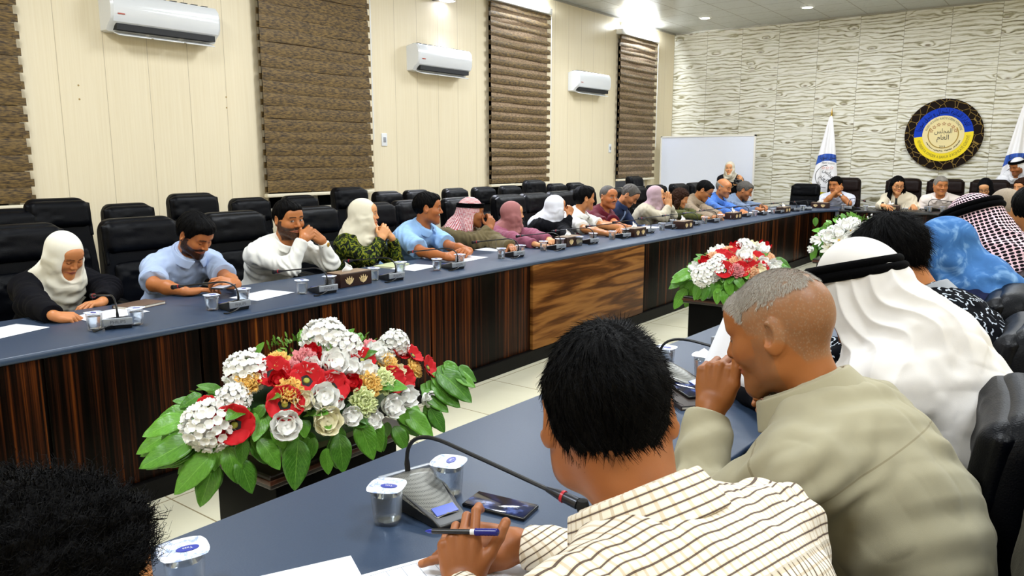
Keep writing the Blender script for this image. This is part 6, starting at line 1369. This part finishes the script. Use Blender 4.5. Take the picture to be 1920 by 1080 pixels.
sheet('paper_sheet', onz(585, 1145), .21, .297, 1.1, 'blank white paper sheet at the bottom edge of the near table', group='paper sheets on the tables')
# printed form under the pen hand
f = thing('printed_form', 'printed form with table lines and handwritten 2 under the checked shirt man hands', 'form', onz(845, 1095), math.radians(-24)); f.location.z = ZT+.001
MB().box(-.105, .105, -.148, .148, 0, .0012).build('sheet', flat('form_paper', 'e9edf4', .7), f, smooth=False)
m = MB()
for k in range(7): m.box(-.095, .095, -.12+k*.03, -.1192+k*.03, .0013, .0016)
for k in range(4): m.box(-.095+k*.06, -.0943+k*.06, -.12, .06, .0013, .0016)
m.build('form_lines', flat('form_ink', '8f98a8', .6), f, smooth=False); vs, fs = text_mesh('2', 1)
MB().add([(-.07+v[0]*.022, .085+v[1]*.022, .0016) for v in vs], fs).build('handwritten_number', flat('pencil', '6a7080', .6), f, smooth=False)
MB().box(-.10, -.04, .07, .13, .0012, .0014).build('form_stamp', flat('stamp_tint', 'c4dcea', .6), f, smooth=False)
def phone(px, py, rz, lab, z=0, mat=None, sc=1):
    p = onz(px, py); r = thing('smartphone', lab, 'phone', (p[0], p[1], ZT+z), rz)
    MB().rbox(-.037, .037, -.078, .078, 0, .009, .0035).build('phone_body', flat('phone_black', '0a0a0e', .25), r)
    s = NT('phone_glass'); nz = s.n('TexNoise', Scale=24.0, Detail=4.0, Vector=s.co('Object')); s.set('Base Color', s.ramp(nz.outputs[0], [(.4, '060a1c'), (.56, '14204a'), (.66, '4a5a90')])); s.set('Roughness', .07)
    MB().rbox(-.0345, .0345, -.075, .075, .009, .0096, .0003).build('phone_screen', s.m, r); return r
phone(938, 952, math.radians(-81), 'dark smartphone lying beside the large gooseneck microphone'); phone(1290, 742, math.radians(50), 'black smartphone lying on a notebook before the man in beige shirt', z=.015)
def book(px, py, w_, h_, t_, rz, lab, col):
    p = onz(px, py); r = thing('notebook', lab, 'notebook', (p[0], p[1], ZT), rz)
    MB().rbox(-w_/2, w_/2, -h_/2, h_/2, 0, .0025, .001).rbox(-w_/2, w_/2, -h_/2, h_/2, t_-.0025, t_, .001).box(-w_/2, -w_/2+.003, -h_/2, h_/2, 0, t_).build('cover', flat('cover_'+col, col, .45), r); MB().box(-w_/2+.004, w_/2-.004, -h_/2+.004, h_/2-.004, .003, t_-.003).build('pages', flat('pages', 'ece6d8', .7), r, smooth=False); return r
book(262, 574, .15, .21, .016, .25, 'brown patterned notebook on the table behind the nearest left microphone', '5e4638'); book(1288, 750, .13, .19, .014, math.radians(50), 'thin brown notebook under the black smartphone', '2a1c14')
book(735, 499, .16, .22, .012, .2, 'pale yellow folder on the table before the cream headscarf woman', 'c9cfa0')
ph = thing('smartphone', 'smartphone held by the bearded man in light blue', 'phone', (float(K2['A']['l']['W'][0]+.03), float(K2['A']['l']['W'][1]-.10), ZT+.055), .5); MB().rbox(-.036, .036, -.075, .075, 0, .009, .0035).build('phone_body', flat('phone_dark', '16181f', .3), ph); MB().rbox(-.033, .033, -.07, .07, .009, .0095, .0002).build('phone_screen', flat('phone_pale_screen', 'aab6c8', .2), ph)
# paper held up by the man in beige; camera held by the standing woman; pen
p = K3b = K4; q = ond(1416, 648, 1.95); o = sheet('paper_sheet', q, .20, .22, 0, 'white paper sheet held upright before the face of the man in beige', cat='paper'); o.location = q.tolist(); o.rotation_euler = (math.radians(66), math.radians(20), math.radians(18))
q = (KS['A']['r']['W']+KS['A']['l']['W'])/2+KS['F']*.10+U3*.02; r = thing('camera', 'black camera held by the standing woman before the whiteboard', 'camera', q.tolist(), math.radians(-78+90))
MB().rbox(-.065, .065, -.03, .03, -.04, .04, .012).build('camera_body', BLK, r); MB().lathe([(.03, 0), (.032, .04), (.028, .045), (.02, .04)], 18).build('lens', BLK, r)
[o for o in r.children if o.name.startswith('lens')][-1].rotation_euler = (PI/2, 0, 0)
# the pen between the hands of the man in checked shirt
a, b = ond(797, 996, 1.40), ond(936, 998, 1.36); ax = nrm(b-a); Lp = float(np.linalg.norm(b-a)); r = thing('pen', 'blue and black ballpoint pen held by the man in checked shirt', 'pen', a.tolist()); pt = lambda t_: (ax*Lp*t_).tolist()
MB().tube([pt(.1), pt(.62)], .0048, 10).build('barrel', flat('pen_black', '0c0c12', .3), r); MB().tube([pt(0), pt(.04), pt(.11)], [.0008, .003, .0048], 10).build('tip', flat('pen_blue', '1a2a9c', .25), r)
MB().tube([pt(.62), pt(.68)], .0052, 10).build('white_ring', WH, r); MB().tube([pt(.68+.02*i) for i in range(17)], [.0062+.0007*(i % 2) for i in range(16)]+[.003], 12).build('blue_grip', flat('pen_grip', '10187c', .25), r)
# ================================================================== flower arrangements
def petalmat(name, a, b=None, rough=.6):
    t = NT(name); nz = t.n('TexNoise', Scale=35.0, Detail=3.0, Vector=t.co('Object')); t.set('Base Color', t.mix(nz.outputs[0], lin(a), lin(b or a))); t.set('Roughness', rough); t.set('Specular IOR Level', .25); t.set('Subsurface Weight', .1); t.b.inputs['Subsurface Radius'].default_value = (.006, .004, .003); return t.m
F_RED = petalmat('poppy_red', 'b40a14', 'c81420'); F_WH = petalmat('petal_white', 'ffffff', 'faf9f0'); F_CR = petalmat('petal_cream', 'f8f0c8', 'fbf7e2'); F_YE = petalmat('petal_yellow', 'f2cf7a', 'efb95c'); F_PK = petalmat('petal_pink', 'e2989a', 'd97f82'); F_GR = petalmat('petal_pale_green', 'e6edb4', 'd9e4a0'); F_PE = petalmat('petal_peach', 'efc39a', 'e8aa80')
BLKC = flat('poppy_black', '0c0a0a', .7); PIST = flat('poppy_pistil', '9aa238', .6)
def m_leaf():
    t = NT('leaf_green'); uv = t.n('UVMap').outputs[0]; sp = t.n('SeparateXYZ'); t.ln(uv, sp.inputs[0]); ax = t.math('ABSOLUTE', sp.outputs[0])
    vein = t.math('ABSOLUTE', t.math('SINE', t.math('MULTIPLY', t.math('SUBTRACT', sp.outputs[1], t.math('MULTIPLY', ax, .45)), 26.0))); v = t.math('SUBTRACT', 1.0, t.math('MINIMUM', 1.0, t.math('MULTIPLY', vein, 5.0)))
    mid = t.math('LESS_THAN', ax, .03); v = t.math('MAXIMUM', v, mid); oi = t.n('ObjectInfo'); nz = t.n('TexNoise', Scale=18.0, Detail=3.0, Vector=t.co('Object'))
    g = t.mix(t.math('MULTIPLY', t.math('ADD', oi.outputs['Random'], nz.outputs[0]), .5), lin('1a5216'), lin('74b53a')); c = t.mix(t.math('MULTIPLY', v, .45), g, lin('93cc58')); t.set('Base Color', c); t.set('Roughness', .36); t.set('Specular IOR Level', .5)
    t.bump(t.math('SUBTRACT', t.math('MULTIPLY', nz.outputs[0], .4), v), .5, .003); return t.m
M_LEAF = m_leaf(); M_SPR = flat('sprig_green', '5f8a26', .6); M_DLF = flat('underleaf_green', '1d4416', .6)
_fl = {}
def proto_leaf(var):
    m = MB(); nu, nv = 9, 16
    def S(u, v):
        x = (u-.5)*2; w_ = .27*math.sin(PI*v**.8)**.75*(1-.10*v); y = v; return (x*w_, y, .05*abs(x)*math.sin(PI*v)-.20*v*v*(.8+.3*var)+.012*math.sin(v*22+var*3)*abs(x)+.03*math.sin(v*5+var))
    m.grid(S, nu, nv); o = m.build('leaf', M_LEAF, solid=.006, angle=180); uvl = o.data.uv_layers.new(name='UVMap')
    for l in o.data.loops: i = l.vertex_index; uvl.data[l.index].uv = (((i % nu)/(nu-1)-.5)*2, i//nu/(nv-1))
    return o
def petal(m, M_, L, W, cup, curl, mi=0, nu=7, nv=7, ruf=0):
    m.M = M_
    def S(u, v): x = (u-.5)*2; w_ = W*(math.sin(PI*(.05+.90*v**.85))**.5)*(1-.12*(1-v)); return (x*w_, L*v*math.cos(curl*v), L*math.sin(curl*v)*1.0+cup*(x*x)*v*W+ruf*math.sin(u*13+v*3)*v*L*.1)
    m.grid(S, nu, nv, mi); m.M = Matrix()
def proto(kind):
    """unit-radius flowers facing +Z"""
    rg = random.Random(hash(kind) % 7 if False else len(kind)); m = MB(); RZ = lambda a: Matrix.Rotation(a, 4, 'Z'); RX = lambda a: Matrix.Rotation(a, 4, 'X')
    if kind == 'poppy':
        for k in range(5): petal(m, RZ(2*PI*k/5+rg.uniform(-.1, .1)) @ RX(.10+.10*(k % 2)), 1.0, .66, .12, .30, ruf=.35, nu=9)
        o = m.build('poppy', F_RED, solid=.02, angle=180); MB().lathe([(.02, .16), (.24, .15), (.33, .13), (.30, .08), (.02, .04)], 16).build('poppy_heart', BLKC, o); MB().lathe([(.02, .24), (.13, .21), (.17, .14), (.12, .08)], 12).build('poppy_pistil', PIST, o)
    elif kind.startswith('rose') or kind == 'red_rose':
        for ring, (n, tilt, L, b_) in enumerate(((6, .12, .98, .08), (5, .42, .86, .08))):
            for k in range(n): petal(m, RZ(2*PI*(k+.5*ring)/n+ring*.3) @ Matrix.Translation((0, b_, .02*ring)) @ RX(tilt), L, .60*L+.10, .50, .65 if ring < 2 else .30, nu=9, nv=8)
        m.M = Matrix()
        def heart(u, v):      # the rolled heart of the bloom, petals wound in a spiral
            th = 2*PI*u; ph = PI*.5*v*1.05; st = (u*3+v*2.6) % 1.0; R = .60*(1-.13*st)+.03*math.sin(th*2)
            return (R*math.cos(th)*math.cos(ph)*1.05, R*math.sin(th)*math.cos(ph)*1.05, .06+R*math.sin(ph)*.95)
        m.grid(heart, 49, 18)
        o = m.build('red_rose' if kind == 'red_rose' else 'rose', {'rose': F_WH, 'rose_cream': F_CR, 'red_rose': F_RED}[kind], angle=180)
    elif kind.startswith('carnation'):
        for ring in range(5):
            n = 9-ring
            for k in range(n): petal(m, RZ(2*PI*k/n+ring+rg.uniform(-.2, .2)) @ RX(.1+.30*ring), 1-.09*ring, .34, .3, .3, ruf=1.6, nu=7, nv=4)
        o = m.build('carnation', {'carnation_y': F_YE, 'carnation_p': F_PK, 'carnation_g': F_GR, 'carnation_e': F_PE}[kind], solid=.015, angle=180)
    elif kind == 'hydrangea':
        N = 84
        for i in range(N):
            z = 1-1.35*(i+.5)/N; r_ = math.sqrt(max(0, 1-z*z)); a = i*2.39996; d = Vector((r_*math.cos(a), r_*math.sin(a), z)); B = d.to_track_quat('Z', 'Y').to_matrix().to_4x4(); T = Matrix.Translation(d*rg.uniform(.74, .98)) @ B @ RZ(rg.uniform(0, 6)) @ RX(rg.uniform(-.5, .5))
            for k in range(4): petal(m, T @ RZ(PI/2*k) @ RX(.25), .27, .15, .2, .5, nu=4, nv=4)
        m.M = Matrix(); m.lathe([(.02, -.4), (.4, -.3), (.58, 0), (.45, .35), (.02, .6)], 14); o = m.build('hydrangea', F_WH, angle=180)
    elif kind == 'lily':
        for k in range(8): petal(m, RZ(2*PI*k/8) @ RX(.35+.15*(k % 2)), 1.1, .22, .4, .2)
        o = m.build('lily', F_WH, solid=.015, angle=180); MB().lathe([(.02, .3), (.1, .25), (.12, .1)], 8).build('lily_heart', F_YE, o)
    elif kind == 'sprig':
        for i in range(26):
            a = rg.uniform(0, 6.28); t_ = rg.uniform(.1, 1.1); B = Matrix.Translation((math.cos(a)*t_*.7, math.sin(a)*t_*.7, rg.uniform(-.1, .5))) @ RZ(a) @ RX(rg.uniform(.1, 1.2)); petal(m, B, .42, .08, .1, .2, nu=3, nv=3)
        o = m.build('leafy_sprig', M_SPR, angle=180)
    return o
def arrangement(lab, cen, rad, flowers, leaves, rim, R0):
    root = thing('flower_arrangement', lab, 'flower arrangement', cen); c0 = np.array(cen); rad = np.array(rad); rg = random.Random(int(cen[1]*10))
    def hit(px, py, k=1.0):
        d = ray(px, py); o = (_c-c0)/(rad*k); dd = d/(rad*k); a = dd @ dd; b = o @ dd; q = o @ o-1; D = b*b-a*q
        t_ = (-b-math.sqrt(D))/a if D > 0 else -b/a
        return _c+d*t_
    used = set()
    def put(kind, p, z, s, roll=None):
        key = kind
        if key not in _fl: _fl[key] = proto(kind); o = _fl[key]
        else: o = copytree(_fl[key])
        o.parent = root; o.location = (p-c0).tolist(); q = Vector(nrm(z).tolist()).to_track_quat('Z', 'Y'); o.rotation_mode = 'QUATERNION'; o.rotation_quaternion = q @ Matrix.Rotation(rg.uniform(0, 6.28), 3, 'Z').to_quaternion(); o.scale = (s,)*3
    for kind, px, py, s in flowers:
        p = hit(px, py); n = (p-c0)/rad**2; n = nrm(n)+nrm(_c-p)*.45; put(kind, p-nrm(n)*.012, n, s*R0)
    def lf(b, t_, var, wid=1.0):
        key = 'leaf%d' % var
        if key not in _fl: _fl[key] = proto_leaf(var); o = _fl[key]
        else: o = _fl[key].copy(); C.objects.link(o)
        o.parent = root; d = t_-b; L = np.linalg.norm(d); y = d/L; z = nrm(_c-(b+t_)/2)*.75+U3*.7; z = nrm(z-y*np.dot(z, y)); x = np.cross(y, z); L *= 1.08
        Mx = Matrix(np.column_stack([x*wid, y, z]).tolist()).to_4x4(); Mx = Matrix.Translation((b-c0+z*L*.03).tolist()) @ Mx @ Matrix.Diagonal((L*1.05, L, L, 1)); o.matrix_local = Mx
    for i, (bx, by, tx, ty) in enumerate(leaves):
        b = hit(bx, by, .97); tb = np.linalg.norm(b-_c); dr = ray(tx, ty); t0 = _c+dr*(tb/np.linalg.norm(dr)); out = nrm((t0-c0)*np.array([1, 1, 0])); lf(b, t0-nrm(dr)*.0, i % 3)
    for j in range(2):
        for i, (bx, by, tx, ty) in enumerate(leaves):
            ox, oy = rg.uniform(-22, 22)*(R0/.056)*.8, rg.uniform(-14, 14); k_ = rg.uniform(.6, .95); b = hit(bx+ox, by+oy-6, .93); tb = np.linalg.norm(b-_c); dr = ray(bx+ox+(tx-bx)*k_+rg.uniform(-10, 10), by+oy+(ty-by)*k_); lf(b, _c+dr*((tb+.02)/np.linalg.norm(dr)), i % 3)
    # filling leaves and sprigs over the dome
    for k in range(46):
        a = 2*PI*k/46+rg.uniform(-.1, .1); e = rg.uniform(-.05, .45); p = c0+rad*np.array([math.cos(a)*.8, math.sin(a)*.8, e]); out = nrm(np.array([math.cos(a)*rad[0]**.5, math.sin(a)*rad[1]**.5, 0])); L = R0*rg.uniform(1.5, 2.4)
        lf(p, p+out*L*.8+U3*L*rg.uniform(-.5, .2), k % 3)
    for k in range(34):
        a = rg.uniform(0, 2*PI); e = rg.uniform(.1, 1.35); p = c0+rad*.90*np.array([math.cos(a)*math.cos(e), math.sin(a)*math.cos(e), math.sin(e)]); 
        if k % 2: put('sprig', p, p-c0, R0*.95)
        else: out = nrm((p-c0)/rad**2); lf(p, p+(out*.6+np.array([math.cos(k*2.1), math.sin(k*2.1), .3])*.7)*R0*1.1, k % 3, .9)
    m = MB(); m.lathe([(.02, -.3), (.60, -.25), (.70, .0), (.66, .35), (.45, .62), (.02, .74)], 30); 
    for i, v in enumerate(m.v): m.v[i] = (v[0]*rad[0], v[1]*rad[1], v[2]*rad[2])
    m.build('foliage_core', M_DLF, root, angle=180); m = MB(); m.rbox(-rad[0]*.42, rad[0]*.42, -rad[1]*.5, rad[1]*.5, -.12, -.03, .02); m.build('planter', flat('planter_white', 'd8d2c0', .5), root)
    return root
def stand(lab, x0, x1, y0, y1, z):
    r = thing('flower_stand', lab, 'stand', ((x0+x1)/2, (y0+y1)/2, 0)); X, Y = (x1-x0)/2, (y1-y0)/2
    MB().rbox(-X+.03, X-.03, -Y+.04, Y-.04, .0, z-.05, .004).build('pedestal', flat('stand_black', '030303', .5, spec=.1), r)
    MB().rbox(-X, X, -Y, Y, z-.05, z, .008).build('top_board', flat('stand_top_wood', '1c0d08', .35), r); MB().rbox(-X-.004, X+.004, -Y-.004, Y+.004, z-.032, z-.016, .002).build('edge_strip', flat('stand_strip', '4a2616', .35), r); return r
ZS = .56
stand('black flower stand with brown edge under the largest arrangement', -2.38, -1.98, 1.36, 1.98, ZS)
H, PO, RO, RC, RR, CY, CPK, CG, CE, LI, SG = 'hydrangea', 'poppy', 'rose', 'rose_cream', 'red_rose', 'carnation_y', 'carnation_p', 'carnation_g', 'carnation_e', 'lily', 'sprig'
F1 = [(H, 611, 634, 1.35), (H, 649, 651, 1.0), (H, 463, 694, 1.2), (H, 391, 797, 1.35), (H, 742, 641, .95), (H, 436, 748, .9), (PO, 512, 701, 1.15), (PO, 575, 713, 1.15), (PO, 623, 727, 1.1), (PO, 534, 758, 1.15), (PO, 439, 797, 1.25), (PO, 735, 713, 1), (PO, 757, 710, .95), (PO, 680, 674, .9), (PO, 804, 689, .95), (PO, 747, 660, .95), (PO, 776, 665, .85), (PO, 387, 762, .7),
      (RR, 658, 720, .7), (RR, 522, 715, .7), (RR, 584, 664, .7), (RR, 606, 681, .6), (CY, 465, 719, .85), (CY, 542, 734, .9), (CY, 690, 722, .95), (CY, 725, 682, .85), (CY, 775, 691, .85), (CY, 522, 679, .8), (CPK, 570, 674, .85), (CPK, 546, 693, .7), (CPK, 609, 706, .6), (CPK, 697, 651, .7), (CPK, 657, 639, .7),
      (RO, 625, 686, 1.05), (RO, 656, 693, .8), (RO, 584, 689, .7), (RC, 568, 753, .75), (RO, 604, 748, 1.05), (RO, 625, 756, .7), (RO, 534, 798, 1.05), (RC, 610, 789, 1.05), (RO, 656, 780, .75), (CG, 678, 755, 1.05), (RO, 694, 786, .8), (RO, 731, 761, .95), (RO, 759, 744, .9), (RO, 685, 698, .8), (CG, 714, 716, 1.0), (RO, 800, 748, .75), (RO, 702, 664, .85), (RO, 443, 737, .7), (RO, 716, 674, .7), (RC, 745, 697, .6)]
LV1 = [(353, 787, 271, 810), (320, 815, 257, 843), (371, 823, 264, 863), (367, 837, 281, 868), (405, 851, 326, 916), (405, 865, 372, 944), (425, 837, 446, 902), (446, 860, 474, 920), (455, 820, 453, 868), (484, 823, 525, 875), (560, 823, 551, 914), (611, 840, 616, 887), (635, 813, 644, 882), (670, 789, 702, 856), (711, 806, 720, 844), (738, 799, 762, 840), (755, 772, 813, 813), (804, 765, 835, 806), (817, 696, 884, 746), (807, 720, 863, 756), (850, 700, 891, 720), (790, 734, 840, 767), (510, 800, 536, 838), (410, 830, 400, 880), (340, 800, 300, 840), (590, 820, 580, 860), (820, 700, 872, 735), (390, 745, 425, 730), (500, 760, 470, 790)]
arrangement('large flower arrangement with red poppies, white hydrangeas, roses and broad green leaves, nearest the camera', (-2.17, 1.66, ZS+.11), (.30, .47, .26), F1, LV1, 0, .056)
F2 = [(H, 1320, 516, 1.35), (H, 1340, 503, 1.1), (H, 1395, 466, 1.2), (H, 1348, 490, .9), (PO, 1364, 490, 1.2), (PO, 1357, 507, 1.2), (PO, 1402, 502, 1.2), (PO, 1389, 506, 1.1), (PO, 1376, 479, 1.1), (PO, 1427, 503, 1), (PO, 1352, 479, 1), (PO, 1420, 484, 1), (RR, 1378, 467, .9), (RR, 1431, 466, 1), (RR, 1324, 493, .9), (CE, 1337, 485, 1), (CE, 1368, 472, .9), (CE, 1380, 492, .9), (CE, 1410, 517, 1.1), (CE, 1442, 485, .9), (CE, 1407, 486, .8), (CPK, 1380, 509, 1.0),
      (RO, 1393, 485, 1.2), (RO, 1305, 504, .9), (RO, 1351, 470, .8), (RO, 1339, 475, .8), (RO, 1426, 472, 1.1), (RC, 1411, 465, .9), (RC, 1419, 510, 1), (RO, 1446, 505, 1.3), (RO, 1428, 494, .9)]
LV2 = [(1305, 510, 1259, 525), (1286, 525, 1254, 537), (1289, 542, 1262, 575), (1300, 542, 1284, 574), (1330, 538, 1316, 562), (1346, 540, 1344, 569), (1355, 545, 1361, 573), (1455, 505, 1503, 524), (1449, 508, 1495, 523), (1375, 520, 1400, 545), (1360, 525, 1375, 555), (1315, 530, 1300, 560), (1420, 518, 1450, 535), (1300, 512, 1262, 515), (1335, 530, 1330, 555)]
c2 = onz(1382, 512, .70); stand('black flower stand under the middle arrangement of poppies', c2[0]-.24, c2[0]+.26, c2[1]-.42, c2[1]+.42, ZS)
arrangement('middle flower arrangement with red poppies and white blooms, behind the cropped grey head', (c2[0], c2[1], ZS+.11), (.30, .50, .24), F2, LV2, 0, .062)
F3 = [(LI, 1634, 420, 1.5), (RO, 1585, 427, 1.1), (RO, 1573, 437, 1.1), (H, 1598, 420, 1.1), (LI, 1540, 450, 1.2), (LI, 1557, 468, 1.4), (RC, 1576, 467, 1), (RO, 1527, 450, .7), (RO, 1522, 467, .7), (LI, 1573, 450, 1.4), (RO, 1557, 447, 1.2), (H, 1560, 432, .8), (RC, 1555, 458, .8), (RO, 1607, 437, 1.2), (LI, 1595, 432, 1), (RO, 1620, 427, 1), (LI, 1578, 421, 1), (H, 1545, 440, .8), (RO, 1590, 447, 1)]
LV3 = [(1555, 432, 1538, 445), (1548, 470, 1552, 492), (1530, 465, 1520, 486), (1580, 475, 1582, 490), (1590, 455, 1605, 475), (1545, 425, 1535, 437), (1600, 450, 1610, 470), (1565, 470, 1570, 488)]
c3 = onz(1592, 455, .70); stand('black flower stand under the white arrangement farthest down the room', c3[0]-.24, c3[0]+.24, c3[1]-.40, c3[1]+.40, ZS)
arrangement('white flower arrangement with lilies and roses, farthest down the room before the back table', (c3[0], c3[1], ZS+.13), (.28, .48, .30), F3, LV3, 0, .066)
